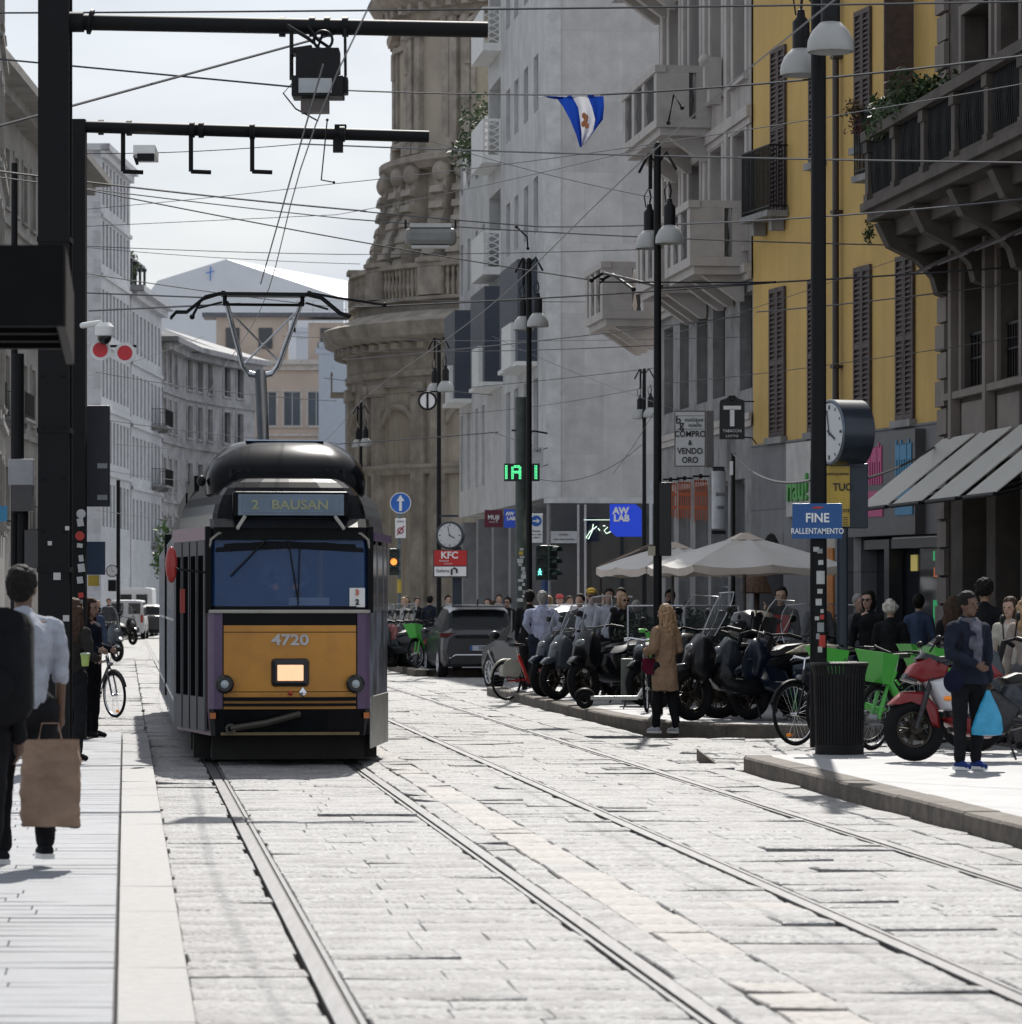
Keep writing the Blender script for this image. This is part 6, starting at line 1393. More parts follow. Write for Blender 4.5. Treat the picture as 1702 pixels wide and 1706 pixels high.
umbrella('smaller cream cafe umbrella half behind the second lamp post', 1120, 60, zpy(908, 60), zpy(945, 60), 1.0, 1.2, R(20))
# small brown straw parasol and lampshade on the terrace
o = thing('straw_parasol', 'small closed brown straw parasol below the big cream umbrella', 'umbrella', at(1260, RH, 59)); g = MB(); g.lathe([(.03, 2.15), (.1, 2.12), (.26, 1.72), (.24, 1.70), (.05, 1.75)], n=16); g.build('straw', mat('straw', (.12, .07, .045), .9, var=.4, scale=20), o); g = MB(); g.tube([(0, 0, 0), (0, 0, 2.1)], .05, 8); g.build('pole', mat('dark_wood', (.05, .03, .025), .8), o)
# wooden slanting awning of the kiosk to the left
o = thing('kiosk_awning', 'brown fabric awning slanting down beside the marble shopfront', 'awning', PP(1040, 925, 66)); g = MB(); a = PP(1100, 903, 62); b = PP(1000, 945, 68); g.hexa([a, a+Vector((0, 1.5, 0)), b+Vector((0, 1.5, 0)), b, a+Vector((0, 0, .05)), a+Vector((0, 1.5, .05)), b+Vector((0, 1.5, .05)), b+Vector((0, 0, .05))]); g.build('cloth', mat('brown_awning', (.14, .095, .06), .85), o, world=True)
g = MB(); g.tube([a, b], .03, 6); g.tube([b, at(1000, RH, 68)], .025, 6); g.build('frame', mat('dark_wood', (.05, .03, .025)), o, world=True)
# glass windbreak of the terrace
wg = glassmat('windbreak_glass', (.06, .075, .08), .04, .28, .8)
for i, (p0, p1, Y) in enumerate([(1046, 1138, 55.0), (1140, 1230, 55.6)]):
    a = at(p0, RH, Y+.6); b = at(p1, RH, Y); o = thing('glass_screen', ['left glass windbreak of the cafe terrace behind the girl in the tan coat', 'right glass windbreak of the cafe terrace behind the big black scooter'][i], 'screen', (a+b)/2)
    g = MB(); d_ = (b-a).normalized(); 
    g.quad(a+Vector((0, 0, .1)), b+Vector((0, 0, .1)), b+Vector((0, 0, 1.5)), a+Vector((0, 0, 1.5))); g.build('glass', wg, o, world=True)
    g = MB(); g.tube([a+Vector((0, 0, 1.5)), b+Vector((0, 0, 1.5))], .015, 5); g.tube([a+Vector((0, 0, .08)), b+Vector((0, 0, .08))], .03, 5)
    for q_ in (a, b): g.tube([q_, q_+Vector((0, 0, 1.5))], .015, 5)
    g.build('frame', alu, o, world=True)
leafm = mat('leaf_green', (.045, .075, .025), .6, var=.5, scale=8); leafd = mat('leaf_dark', (.018, .032, .014), .6, var=.5, scale=8)
def foliage(name, label, cat, c, r_, n, m, leaf=.05, seed=1, pot=None, stem=True, group=None):
    rs = random.Random(seed); o = thing(name, label, cat, c, group=group); g = MB()
    for i in range(n):
        a = rs.uniform(0, 6.28); u = rs.uniform(-1, 1); q_ = rs.random()**.4
        k = 1+.35*math.sin(3*a+seed)+.25*math.sin(5*u+a)
        p = Vector((r_[0]*q_*k*math.cos(a)*math.sqrt(1-u*u), r_[1]*q_*k*math.sin(a)*math.sqrt(1-u*u), r_[2]*(1+q_*k*u)))
        e = Vector((rs.uniform(-1, 1), rs.uniform(-1, 1), rs.uniform(-.6, 1))).normalized(); f = e.cross(Vector((rs.uniform(-1, 1), rs.uniform(-1, 1), rs.uniform(-1, 1)))).normalized(); l = leaf*rs.uniform(.6, 1.4)
        g.add([p-e*l, p+f*l*.4, p+e*l, p-f*l*.4], [(0, 1, 2, 3)])
    g.build('foliage', m, o, recalc=False)
    if stem:
        g = MB()
        for i in range(5): g.tube([(0, 0, -.05), (r_[0]*.4*math.cos(i*1.3), r_[1]*.4*math.sin(i*1.3), r_[2]*1.3)], .012, 4)
        g.build('stems', mat('twig', (.05, .035, .02), .9), o)
    if pot: g = MB(); g.lathe([(0, -pot), (.3, -pot), (.34, 0), (.3, -.02), (0, -.03)], n=16); g.build('pot', mat('terracotta_dark', (.06, .045, .04), .8), o)
    return o
for i, (px, Y, h_) in enumerate([(1075, 57.5, .42), (1160, 57, .5), (1190, 57.2, .45), (1215, 57.5, .5), (1385, 55, .4)]):
    foliage('potted_plant', ['dark potted bush at the left end of the cafe terrace', 'dark potted bush behind the windbreak, left of the black windscreen', 'dark leafy bush in the middle of the terrace hedge', 'dark leafy bush at the right end of the terrace hedge', 'small dark bush behind the nearest lamp post'][i], 'plant', at(px, 1.05, Y), (.42, .3, h_*.55), 900, leafd, .045, i+3, pot=.9)
foliage('balcony_bush', 'olive green bush on the roof terrace of the marble block', 'plant', MF.pt(18.5, -.6, 15.3), (1.3, 1.6, 1.15), 2600, leafm, .11, 21)
foliage('balcony_bush', 'leafy green bush trailing over the heavy carved balcony', 'plant', DF.pt(1.0, .8, zb+.9), (.5, .55, .34), 1600, leafm, .06, 22)
foliage('balcony_bush', 'second leafy bush further along the carved balcony at the top right', 'plant', DF.pt(2.4, .8, zb+1.0), (.6, .5, .36), 1600, leafm, .06, 23)
foliage('balcony_plant', 'small dry plant on the iron balcony of the yellow house', 'plant', YF.pt(yu(1474), .5, 9.25), (.16, .2, .14), 300, mat('leaf_dry', (.10, .07, .035), .8, var=.4), .035, 24)
foliage('balcony_plant', 'reddish flower box on the iron balcony of the yellow house', 'plant', YF.pt(yu(1500), .62, 8.9), (.25, .1, .12), 300, mat('leaf_red', (.10, .03, .035), .7, var=.5), .03, 25)
foliage('balcony_plant', 'hanging green sprig under the corner of the carved balcony', 'plant', DF.pt(.05, 1.1, zb-.45), (.09, .09, .16), 120, leafm, .035, 26, stem=False)
foliage('street_tree', 'small green tree far down the street between the white block and the tram', 'tree', (-19.5, 205, 3.0), (.9, .9, 1.5), 900, mat('leaf_far', (.08, .15, .05), .6, var=.4), .18, 27)
foliage('roof_bush', 'green roof garden bush on top of the lower white block', 'plant', L3b.pt(8, -1.2, 20.6), (.5, 1.6, 1.3), 900, leafm, .16, 28)
foliage('roof_bush', 'dark bush beside the pergola of the lower white block', 'plant', L3b.pt(4, -1.2, 20.6), (.5, 1.6, 1.0), 900, leafd, .16, 29)
foliage('balcony_bush', 'green plants on a balcony of the old grey palazzo, left edge', 'plant', L2_.pt(5, .6, 13.4), (.6, 1.2, .6), 700, leafm, .14, 30)
# flag hanging from a pole
o = thing('flag', 'blue and white flag with orange emblem hanging from a rod over the street', 'flag', PP(965, 165, 58)); Y = 58.0
def q(px, py, dy=0): v = PP(px, py, Y)-PP(965, 165, Y); return Vector((v.x, dy, v.z))
g = MB(); g.tube([q(897, 162), q(1022, 159)], .014, 6); g.build('rod', wht, o)
L_ = [(925, 161), (938, 178), (950, 200), (960, 225), (966, 247)]; Rt = [(1005, 158), (1006, 178), (1004, 200), (993, 215), (975, 240)]
c1 = [(952, 160), (963, 180), (966, 200), (969, 222), (969, 244)]; c2 = [(978, 159), (986, 180), (991, 200), (988, 218), (973, 242)]
def strip(A, B, m, nm, ph):
    g = MB(); nA = 8; vs = []; N_ = 17
    for i in range(N_):
        t = i/(N_-1)*4; k = min(int(t), 3); f = t-k
        a = q(*A[k]).lerp(q(*A[k+1]), f); b = q(*B[k]).lerp(q(*B[k+1]), f)
        for j in range(nA+1):
            p = a.lerp(b, j/nA); p.y += .09*math.sin(j/nA*5+ph+t*.8)*(.3+t*.25); vs.append(p)
    g.add(vs, [(i*(nA+1)+j, i*(nA+1)+j+1, (i+1)*(nA+1)+j+1, (i+1)*(nA+1)+j) for i in range(N_-1) for j in range(nA)])
    return g.build(nm, m, o, smooth=80, recalc=False)
fb = clothmat('flag_blue', (.012, .05, .32), .4); fw = clothmat('flag_white', (.55, .56, .60), .4)
strip(L_, c1, fb, 'blue_band', 0); strip(c1, c2, fw, 'white_band', 5); strip(c2, Rt, fb, 'blue_band', 10)
g = MB(); g.tube([q(905, 161), q(925, 163), q(938, 163)], [.01, .025, .02], 6); g.build('furled_corner', fb, o)
g = MB(); 
for px, py in [(972, 195), (975, 203), (971, 209), (976, 198), (977, 212)]: p = q(px, py, -.16); g.ell(p, (.035, .012, .05), 8, 6)
g.build('emblem', mat('flag_orange', (.5, .2, .08), .7), o)
# litter bin
o = thing('litter_bin', 'large black slatted metal litter bin at the foot of the nearest lamp post', 'bin', at(1398, RH, 36.9))
g = MB(); 
for i in range(44):
    a = 2*math.pi*i/44; r0 = .235; r1 = .275
    M = Matrix.Rotation(a, 4, 'Z'); g.T = M; g.hexa([Vector(v) for v in [(r0, -.009, .06), (r0, .009, .06), (r0+.008, .009, .06), (r0+.008, -.009, .06), (r1-.02, -.012, .80), (r1-.02, .012, .80), (r1-.01, .012, .80), (r1-.01, -.012, .80)]])
    g.hexa([Vector(v) for v in [(r1-.02, -.012, .80), (r1-.02, .012, .80), (r1-.01, .012, .80), (r1-.01, -.012, .80), (r1+.01, -.012, .92), (r1+.01, .012, .92), (r1+.02, .012, .92), (r1+.02, -.012, .92)]])
g.T = None; g.build('slats', black, o)
g = MB(); g.torus((0, 0, .92), .285, .016, axis='z', n=36, m=8); g.torus((0, 0, .80), .255, .010, axis='z', n=36, m=6); g.lathe([(.24, .0), (.25, .0), (.25, .1), (.235, .1)], n=36); g.torus((0, 0, .45), .243, .010, axis='z', n=36, m=6); g.build('rims', black, o, smooth=60)
g = MB(); g.lathe([(0, .02), (.2, .02), (.215, .78), (.2, .78), (.19, .1)], n=24); g.build('liner', mat('bin_liner', (.01, .01, .011), .5), o)
# ---------------- cars and vans ----------------
def car(name, label, cat, loc, heading, dims, paint, stations, glassrange, roofm=None, group=None, plate=None, rearview=True, wheel_r=.34, wheels=None, spoked=True):
    """heading: unit vector the front points to. Local +y = front. stations: (y, z_low, z_belt, z_top, half_belt, half_top)"""
    h = Vector(heading).normalized(); rz = math.atan2(-h.x, h.y); o = thing(name, label, cat, loc, rz, group)
    secs = []
    for (y, zl, zb, zt, wb, wt) in stations:
        hs = [(wb*.90, zl), (wb*.985, zl+.12), (wb, (zl+zb)*.5), (wb*.985, zb-.10), (wb*.955, zb), (wt+.02, zt-.07 if zt-zb > .15 else zb+(zt-zb)*.6), (wt-.05, zt-.012), (wt*.55, zt+.012)]
        secs.append([(x, y, z) for x, z in hs]+[(-x, y, z) for x, z in reversed(hs)])
    n = len(secs[0]); g = MB()
    g0, g1 = glassrange
    for i in range(len(secs)-1):
        for j in range(n):
            k = j if j < 8 else n-2-j
            zt0, zt1 = stations[i][3], stations[i+1][3]
            gl = False
            if k == 4 and g0 <= i < g1: gl = True
            if abs(zt1-zt0) > .14 and k in (5, 6, 7, 14, 15) and (i < g0+2 or i >= g1-2): gl = True
            if j == n-1: gl = False
            if j == 7 and abs(zt1-zt0) > .14: gl = True
            g.m = 1 if gl else (2 if (roofm and k >= 5 and not gl and min(stations[i][3], stations[i+1][3]) > stations[g0+1][3]-.12) else 0)
            g.quad(secs[i][j], secs[i][(j+1) % n], secs[i+1][(j+1) % n], secs[i+1][j])
    g.m = 0; g.quad(*reversed(secs[0])); g.quad(*secs[-1])
    g.build('body', [paint, mat('car_glass', (.008, .010, .012), .22, var=0, spec=.25), roofm or paint], o, smooth=32)
    L0, L1 = stations[0][0], stations[-1][0]; W = max(s_[4] for s_ in stations)
    tyre_y = wheels or (L0+.75, L1-.82)
    for y in tyre_y:
        for s_ in (-1, 1):
            x = s_*(W-.11); g = MB(); g.lathe([(wheel_r*.62, -.1), (wheel_r*.95, -.11), (wheel_r, -.07), (wheel_r, .07), (wheel_r*.95, .11), (wheel_r*.62, .1)], c=(x, y), n=30, axis='x', cz=wheel_r)
            ty = g.build('tyre', rubber, o, smooth=40)
            g = MB(); xo = x+s_*.105
            g.torus((xo, y, wheel_r), wheel_r*.62, .018, axis='x', n=26, m=6)
            for k in range(10): a = 2*math.pi*k/10; g.tube([(xo, y, wheel_r), (xo, y+wheel_r*.62*math.cos(a), wheel_r+wheel_r*.62*math.sin(a))], .016, 5)
            g.ell((xo, y, wheel_r), (.02, .05, .05), 10, 6); g.build('rim', alu, ty, smooth=50)
            g = MB(); g.lathe([(0, 0), (wheel_r*1.12, 0)], c=(s_*(W*1.0+.001), y), n=24, axis='x', cz=wheel_r+.02, a0=-8, a1=188); g.build('wheel_arch', mat('arch_black', (.012, .012, .012), .8), o)
    return o
suv_p = mat('car_grey_paint', (.035, .036, .04), .3, 0, .05, coat=.3); suv_r = mat('car_roof_sun_glare', (.55, .56, .58), .35, .0, .04, coat=.3)  # sun reflection on the roofs is painted in as a light colour
st_s = [(-2.15, .45, .80, .98, .80, .70), (-2.08, .32, .95, 1.08, .88, .72), (-1.95, .25, 1.02, 1.14, .92, .72), (-1.62, .24, 1.04, 1.54, .93, .66), (-1.35, .24, 1.03, 1.62, .93, .66), (-.3, .24, 1.0, 1.66, .93, .67), (.45, .24, .98, 1.58, .93, .65), (1.05, .24, .97, 1.10, .93, .68), (1.35, .24, .93, 1.02, .92, .74), (1.95, .26, .84, .92, .88, .72), (2.18, .34, .7, .78, .74, .62)]
p = at(786, 0, 82.0); c1 = car('parked_car', 'grey car with roof coloured sun-bright and rear number plate facing us, near the marble building', 'car', (p.x-.05, 84.3, 0), (SL*1.15, 1), None, suv_p, st_s, (2, 7), suv_r)
g = MB(); 
for s_ in (-1, 1): g.box(s_*.80-.22 if s_ > 0 else -.94, .94 if s_ > 0 else -.58, -2.13, -1.95, .93, 1.02)
g.build('tail_light', mat('tail_dark_red', (.10, .012, .012), .25), c1)
g = MB(); g.box(-.60, .60, -2.16, -2.10, .90, .97); g.build('light_bar', blackp, c1)
g = MB(); g.box(-.26, .26, -2.19, -2.16, .62, .74); pl_ = g.build('number_plate', mat('plate_blue_grey', (.35, .38, .45), .4), c1)
text('EX 51', .10, sblk, c1, (.06, -2.195, .68)); g = MB(); g.box(-.26, -.21, -2.192, -2.19, .62, .74); g.build('plate_band', sblue, c1)
g = MB(); g.box(-.7, .7, -2.17, -2.08, .32, .50); g.build('rear_bumper', mat('bumper_black', (.015, .015, .016), .6), c1); g = MB(); g.tube([(-.72, -2.15, .44), (-.6, -2.17, .52), (.6, -2.17, .52), (.72, -2.15, .44)], .015, 5); g.build('bumper_trim', chrome, c1)
g = MB(); g.hexa([(-.62, -1.80, 1.60), (.62, -1.80, 1.60), (.62, -1.5, 1.62), (-.62, -1.5, 1.62), (-.62, -1.80, 1.63), (.62, -1.80, 1.63), (.62, -1.5, 1.66), (-.62, -1.5, 1.66)]); g.build('roof_spoiler', suv_p, c1); g = MB(); g.tube([(0, -1.3, 1.66), (0, -1.45, 1.78)], .02, 5); g.build('antenna', black, c1)
for s_ in (-1, 1):
    g = MB(); g.tube([(s_*.58, -1.4, 1.66), (s_*.6, 0, 1.70), (s_*.58, .5, 1.62)], .018, 5); g.build('roof_rail', chrome, c1)
    g = MB(); g.ell((s_*1.02, .72, 1.05), (.1, .07, .07), 10, 6); g.build('mirror', suv_p, c1, smooth=60)
hd = Vector((-1.35, 3.8)).normalized(); cc = Vector((.28, 68.4)); 
suv2 = mat('car_dark_paint', (.008, .008, .008), .35, 0, .05, coat=.1)
c2 = car('parked_car', 'dark grey car standing at an angle behind the two men, roof coloured sun-bright', 'car', (.90, 69.75, 0), hd, None, suv2, st_s, (2, 7), suv_r, wheel_r=.35)
for s_ in (-1, 1):
    g = MB(); g.ell((s_*1.02, .78, 1.08), (.12, .08, .085), 10, 6); g.build('mirror', suv2, c2, smooth=60)
    g = MB(); g.tube([(s_*.935, 1.7, .5), (s_*.95, 1.36, .76), (s_*.95, 1.0, .5)], .02, 5); g.tube([(s_*.94, -1.0, .33), (s_*.945, .95, .33)], .03, 6); g.build('side_trim', mat('trim_light', (.3, .3, .29), .4, .3), c2)
    g = MB(); g.box(s_*.945-.008, s_*.945+.008, -.06, .12, .86, .89); g.box(s_*.945-.008, s_*.945+.008, -1.0, -.82, .88, .91); g.build('door_handle', suv2, c2)
    g = MB(); g.box(s_*.80-.04, s_*.80+.04, .25, .33, 1.0, 1.56); g.box(s_*.80-.04, s_*.80+.04, -.75, -.66, 1.0, 1.58); g.build('door_pillar', suv2, c2)
van_p = mat('van_white', (.72, .73, .75), .4, var=.04)
st_v = [(-2.9, .4, 1.3, 2.35, .95, .85), (-2.86, .3, 1.3, 2.48, 1.0, .90), (1.2, .3, 1.3, 2.5, 1.0, .90), (1.6, .3, 1.3, 2.3, 1.0, .86), (2.1, .3, 1.25, 1.4, 1.0, .9), (2.7, .35, .95, 1.05, .95, .8)]
v1 = car('delivery_van', 'big white delivery van parked far down the left pavement', 'van', (at(228, 0, 187).x, 187, .0), (-.05, 1), None, van_p, st_v, (2, 4), group=None)
st_w = [(-2.1, .4, 1.1, 1.75, .85, .75), (-2.05, .3, 1.1, 1.82, .88, .76), (.6, .3, 1.1, 1.85, .88, .76), (1.3, .3, 1.0, 1.15, .88, .8), (2.1, .35, .85, .95, .82, .7)]
v2 = car('small_van', 'small white van parked in front of the big delivery van', 'van', (at(214, 0, 172).x, 172, 0), (-.05, 1), None, van_p, st_w, (1, 3))
for v, zc, w_ in ((v1, 1.9, .7), (v2, 1.45, .62)):
    L0 = -2.92 if v == v1 else -2.12
    g = MB(); 
    for s_ in (-1, 1): g.box(s_*.4-.28, s_*.4+.28, L0-.02, L0, zc-.25, zc+.25)
    g.build('rear_window', darkglass, v)
    g = MB()
    for s_ in (-1, 1): g.box(s_*w_*1.2-.06, s_*w_*1.2+.06, L0-.03, L0, .8, 1.15)
    g.build('tail_light', stick[1], v); g = MB(); g.box(-w_, w_, L0-.05, L0, .35, .55); g.build('rear_bumper', mat('bumper_black', (.015, .015, .016)), v)
c3 = car('parked_car', 'small dark car beside the white vans at the end of the street', 'car', (at(246, 0, 176).x, 176, 0), (-.08, 1), None, suv_p, st_s, (2, 7))
# ---------------- two-wheelers ----------------
def shape(g, poly, w_, ey=.35):
    """rounded side-view solid: polygon in (y,z), half width w_, narrowing near its edge"""
    n = len(poly); cy = sum(p[0] for p in poly)/n; cz = sum(p[1] for p in poly)/n; secs = []
    for f, x in [(.72, -1), (.90, -.86), (1.0, -.45), (1.0, .45), (.90, .86), (.72, 1)]:
        secs.append([(x*w_, cy+(a-cy)*f, cz+(b-cz)*f) for a, b in poly])
    g.loft(secs); return g
def wheel2(root, y, r_, tw, rimm, kind='alloy', name='wheel', steer=0, x0=0):
    o = None; T = Matrix.Translation((x0, y, r_)) @ Matrix.Rotation(steer, 4, 'Z')
    g = MB(); g.T = T; g.torus((0, 0, 0), r_-tw, tw, axis='x', n=36, m=8); ty = g.build('tyre', rubber, root, smooth=60)
    g = MB(); g.T = T; g.torus((0, 0, 0), r_-tw*2.05, tw*.28, axis='x', n=32, m=6)
    R_ = r_-tw*2.1
    if kind == 'spokes':
        for k in range(24):
            a = 2*math.pi*k/24; b = a+(.35 if k % 2 else -.35); s_ = .025 if k % 4 < 2 else -.025
            g.tube([(s_, .02*math.cos(b), .02*math.sin(b)), (0, R_*math.cos(a), R_*math.sin(a))], .0028, 3, cap=False)
        g.tube([(-.04, 0, 0), (.04, 0, 0)], .022, 8)
    else:
        for k in range(5):
            a = 2*math.pi*k/5
            for d in (-.12, .12): g.tube([(0, .03*math.cos(a), .03*math.sin(a)), (0, R_*math.cos(a+d), R_*math.sin(a+d))], .013, 5)
        g.tube([(-.06, 0, 0), (.06, 0, 0)], .045, 10); g.tube([(.055, 0, 0), (.062, 0, 0)], R_*.62, 20)
    g.build('rim', rimm, ty, smooth=50)
    return ty
rim_g = mat('rim_grey', (.28, .29, .30), .3, .8); rim_d = mat('rim_dark', (.05, .04, .03), .4, .6)
screen = glassmat('windscreen_plastic', (.22, .23, .24), .15, .17, .5)
def scooter(label, loc, heading, paint, wscreen=True, topbox=False, group=None, lean=0, exhaust=True, big=1.0, steer=0, cat='scooter', name='scooter', cover=None, full=True):
    h = Vector(heading).normalized(); rz = math.atan2(-h.x, h.y); o = thing(name, label, cat, loc, rz, group); o.scale = (big,)*3
    o.rotation_euler = (0, lean, rz)
    wheel2(o, .74, .32, .062, rim_d, steer=steer); wheel2(o, -.66, .31, .07, rim_g)
    g = MB()
    shape(g, [(.78, .52), (.62, .45), (.50, .55), (.44, .80), (.50, .98), (.62, 1.04), (.74, .90), (.80, .70)], .17)
    shape(g, [(.50, .55), (.40, .38), (.10, .30), (-.30, .30), (-.34, .52), (-.05, .48), (.28, .50), (.42, .70)], .19)
    shape(g, [(-.02, .48), (-.30, .42), (-.62, .52), (-1.02, .74), (-1.05, .84), (-.80, .84), (-.30, .76), (.0, .70)], .165)
    g.build('bodywork', paint, o, smooth=50)
    g = MB(); shape(g, [(.02, .72), (-.10, .82), (-.32, .84), (-.45, .90), (-.80, .93), (-.98, .88), (-.80, .82), (-.30, .74)], .15); g.build('seat', mat('seat_black', (.018, .018, .019), .55), o, smooth=50)
    g = MB(); shape(g, [(1.02, .60), (.92, .68), (.72, .70), (.52, .60), (.50, .50), (.62, .60), (.80, .63), (.95, .56)], .085); g.build('front_mudguard', paint, o, smooth=50)
    g = MB(); 
    for s_ in (-1, 1): g.tube([(s_*.09, .74, .33), (s_*.085, .56, .85)], .022, 8)
    g.tube([(0, .5, .8), (0, .42, 1.08)], .03, 8); g.tube([(-.36, .26, 1.06), (-.22, .36, 1.10), (0, .42, 1.08), (.22, .36, 1.10), (.36, .26, 1.06)], .016, 8)
    for s_ in (-1, 1): g.tube([(s_*.22, .37, 1.09), (s_*.30, .36, 1.28)], .008, 5); g.tube([(s_*.38, .24, 1.055), (s_*.24, .35, 1.10)], .024, 8)
    g.build('fork_and_handlebar', black, o, smooth=50)
    for s_ in (-1, 1): g = MB(); g.ell((s_*.32, .36, 1.31), (.075, .02, .05), 10, 6); g.build('mirror', black, o, smooth=60)
    g = MB(); g.ell((0, .74, .87), (.10, .05, .06), 12, 6, rot=Euler((.6, 0, 0))); g.build('headlight', mat('headlight_glass', (.20, .21, .22), .15, .2, 0), o, smooth=60)
    if full:
        g = MB(); g.box(-.055, .055, -.62, -.2, .26, .42); g.tube([(-.12, -.1, .36), (-.12, -.66, .33)], .05, 8); g.tube([(.13, -.9, .70), (.13, -.66, .32)], .03, 6); g.tube([(-.13, -.9, .70), (-.13, -.66, .32)], .03, 6); g.tube([(.0, -.1, .3), (.22, -.06, .02)], .014, 5); g.tube([(0, -.1, .3), (-.22, -.06, .02)], .014, 5); g.build('engine', mat('engine_dark', (.05, .05, .052), .5, .6, .3, 20), o, smooth=40)
        g = MB(); g.ell((0, -1.0, .70), (.1, .03, .04), 10, 6); g.build('tail_light', mat('red_lens', (.35, .03, .02)), o, smooth=60)
        g = MB(); g.add([(-.1, -1.06, .5), (.1, -1.06, .5), (.1, -1.08, .64), (-.1, -1.08, .64), (-.1, -1.055, .5), (.1, -1.055, .5), (.1, -1.075, .64), (-.1, -1.075, .64)], [(0, 1, 2, 3), (7, 6, 5, 4), (0, 4, 5, 1), (3, 2, 6, 7), (0, 3, 7, 4), (1, 5, 6, 2)]); g.build('number_plate', white, o)
    if exhaust:
        g = MB(); g.tube([(.15, -.05, .28), (.17, -.35, .30), (.19, -.5, .34), (.20, -.92, .44)], [.022, .03, .055, .06], 10); g.build('exhaust', mat('exhaust_metal', (.22, .22, .23), .3, .8), o, smooth=50)
    if wscreen:
        g = MB(); P = []
        for t in range(6):
            z = 1.0+t*.105; y = .60-t*.055; w2 = [.19, .225, .245, .25, .235, .18][t]
            P.append([(x*w2, y-.10*abs(x)**2, z) for x in (-1, -.6, -.2, .2, .6, 1)])
        g.loft(P, closed=False, caps=False); ws = g.build('windscreen', screen, o, smooth=60, recalc=False)
        g = MB(); edge = [p_[0] for p_ in P]+P[-1][1:-1]+[p_[-1] for p_ in reversed(P)]; g.tube(edge, .007, 4); g.build('screen_edge', alu, o)
    if topbox:
        g = MB(); shape(g, [(-.74, 1.02), (-.78, 1.22), (-.86, 1.32), (-1.10, 1.34), (-1.24, 1.26), (-1.26, 1.06), (-1.1, .98), (-.86, .98)], .24); g.build('top_box', blackp, o, smooth=50, bevel=0)
        g = MB(); g.tube([(-.2, -.95, 1.14), (.2, -.95, 1.14)], .01, 4); g.torus((0, -1.0, 1.17), .236, .010, axis='z', n=24, m=5); g.build('box_seam', alu, o)
    if cover:
        g = MB(); shape(g, [(.1, .84), (-.2, .96), (-.5, .98), (-.8, .95), (-.9, .85), (-.5, .86)], .2); g.build('seat_cover', cover, o, smooth=60)
    return o
def bicycle(label, loc, heading, frame, kind='city', steer=0, group=None, name='bicycle', lean=.06, basketm=None, r_=.34, fender=None):
    h = Vector(heading).normalized(); rz = math.atan2(-h.x, h.y); o = thing(name, label, 'bicycle', loc, rz, group); o.rotation_euler = (0, lean, rz)
    thick = .026 if kind == 'share' else .015
    # steering axis through the head tube
    hx = Vector((0, .42, .86)); T = Matrix.Translation(hx) @ Matrix.Rotation(steer, 4, Vector((0, -.32, 1)).normalized()) @ Matrix.Translation(-hx)
    fw = T @ Vector((0, .60, r_))
    g = MB(); g.T = T @ Matrix.Translation((0, .60, r_)); g.torus((0, 0, 0), r_-.02, .021, axis='x', n=44, m=8); ty = g.build('tyre', rubber, o, smooth=60)
    g = MB(); g.T = T @ Matrix.Translation((0, .60, r_)); R_ = r_-.045; g.torus((0, 0, 0), R_, .009, axis='x', n=40, m=5)
    for k in range(28):
        a = 2*math.pi*k/28; b = a+(.5 if k % 2 else -.5); s_ = .03 if k % 4 < 2 else -.03
        g.tube([(s_, .022*math.cos(b), .022*math.sin(b)), (0, R_*math.cos(a), R_*math.sin(a))], .0022, 3, cap=False)
    g.tube([(-.05, 0, 0), (.05, 0, 0)], .02 if kind != 'share' else .045, 10); g.build('rim', chrome if kind == 'city' else rim_g, ty, smooth=50)
    if kind == 'city':
        g = MB(); g.T = T @ Matrix.Translation((0, .60, r_)); g.cbox((.012, .10, -.24), (.012, .07, .04)); g.build('reflector', mat('reflector_orange', (.8, .25, .02), .3, var=0, emit=(.8, .22, .01), es=.15), ty)
    wheel2(o, -.52, r_, .021, rim_g, 'spokes')
    g = MB(); bb = Vector((0, .0, .30)); st = Vector((0, -.22, .78))
    if kind == 'share': g.tube([hx-Vector((0, .0, .12)), Vector((0, .22, .42)), bb+Vector((0, .02, .05))], .042, 8); g.tube([bb, st], .028, 8); g.tube([bb+Vector((0, 0, .05)), (0, -.52, r_)], .022, 6); g.tube([st-Vector((0, 0, .1)), (0, -.52, r_)], .014, 6)
    else: g.tube([hx, (0, -.2, .74)], thick, 8); g.tube([hx-Vector((0, 0, .1)), bb], thick, 8); g.tube([bb, st], thick, 8); g.tube([bb, (.03, -.52, r_)], .01, 6); g.tube([st-Vector((0, 0, .08)), (.03, -.52, r_)], .009, 6)
    g.tube([hx-Vector((0, -.035, .13)), hx+Vector((0, -.03, .06))], .026, 8); g.build('frame', frame, o, smooth=50)
    g = MB(); g.T = T
    for s_ in (-1, 1): g.tube([(s_*.045, .60, r_), (s_*.045, .47, .70), (0, .455, .74)], .014 if kind != 'share' else .022, 6)
    g.build('fork', frame, o, smooth=50)
    g = MB(); g.T = T; g.tube([(0, .42, .86), (0, .385, 1.02)], .014, 6); g.tube([(-.28, .24, 1.05), (-.2, .36, 1.06), (0, .39, 1.02), (.2, .36, 1.06), (.28, .24, 1.05)], .012, 6); 
    for s_ in (-1, 1): g.tube([(s_*.29, .22, 1.05), (s_*.23, .32, 1.055)], .019, 8); g.tube([(s_*.2, .38, 1.04), (s_*.29, .33, 1.02)], .006, 4)
    g.build('handlebar', chrome if kind == 'city' else black, o, smooth=50)
    g = MB(); g.tube([st, st+Vector((0, -.03, .14))], .014, 6); sp = g.build('seat_post', alu, o)
    g = MB(); shape(g, [(-.08, .94), (-.12, .97), (-.30, .985), (-.40, .98), (-.39, .93), (-.25, .92)], .075); g.build('saddle', mat('saddle_black', (.02, .02, .02), .6), o, smooth=50)
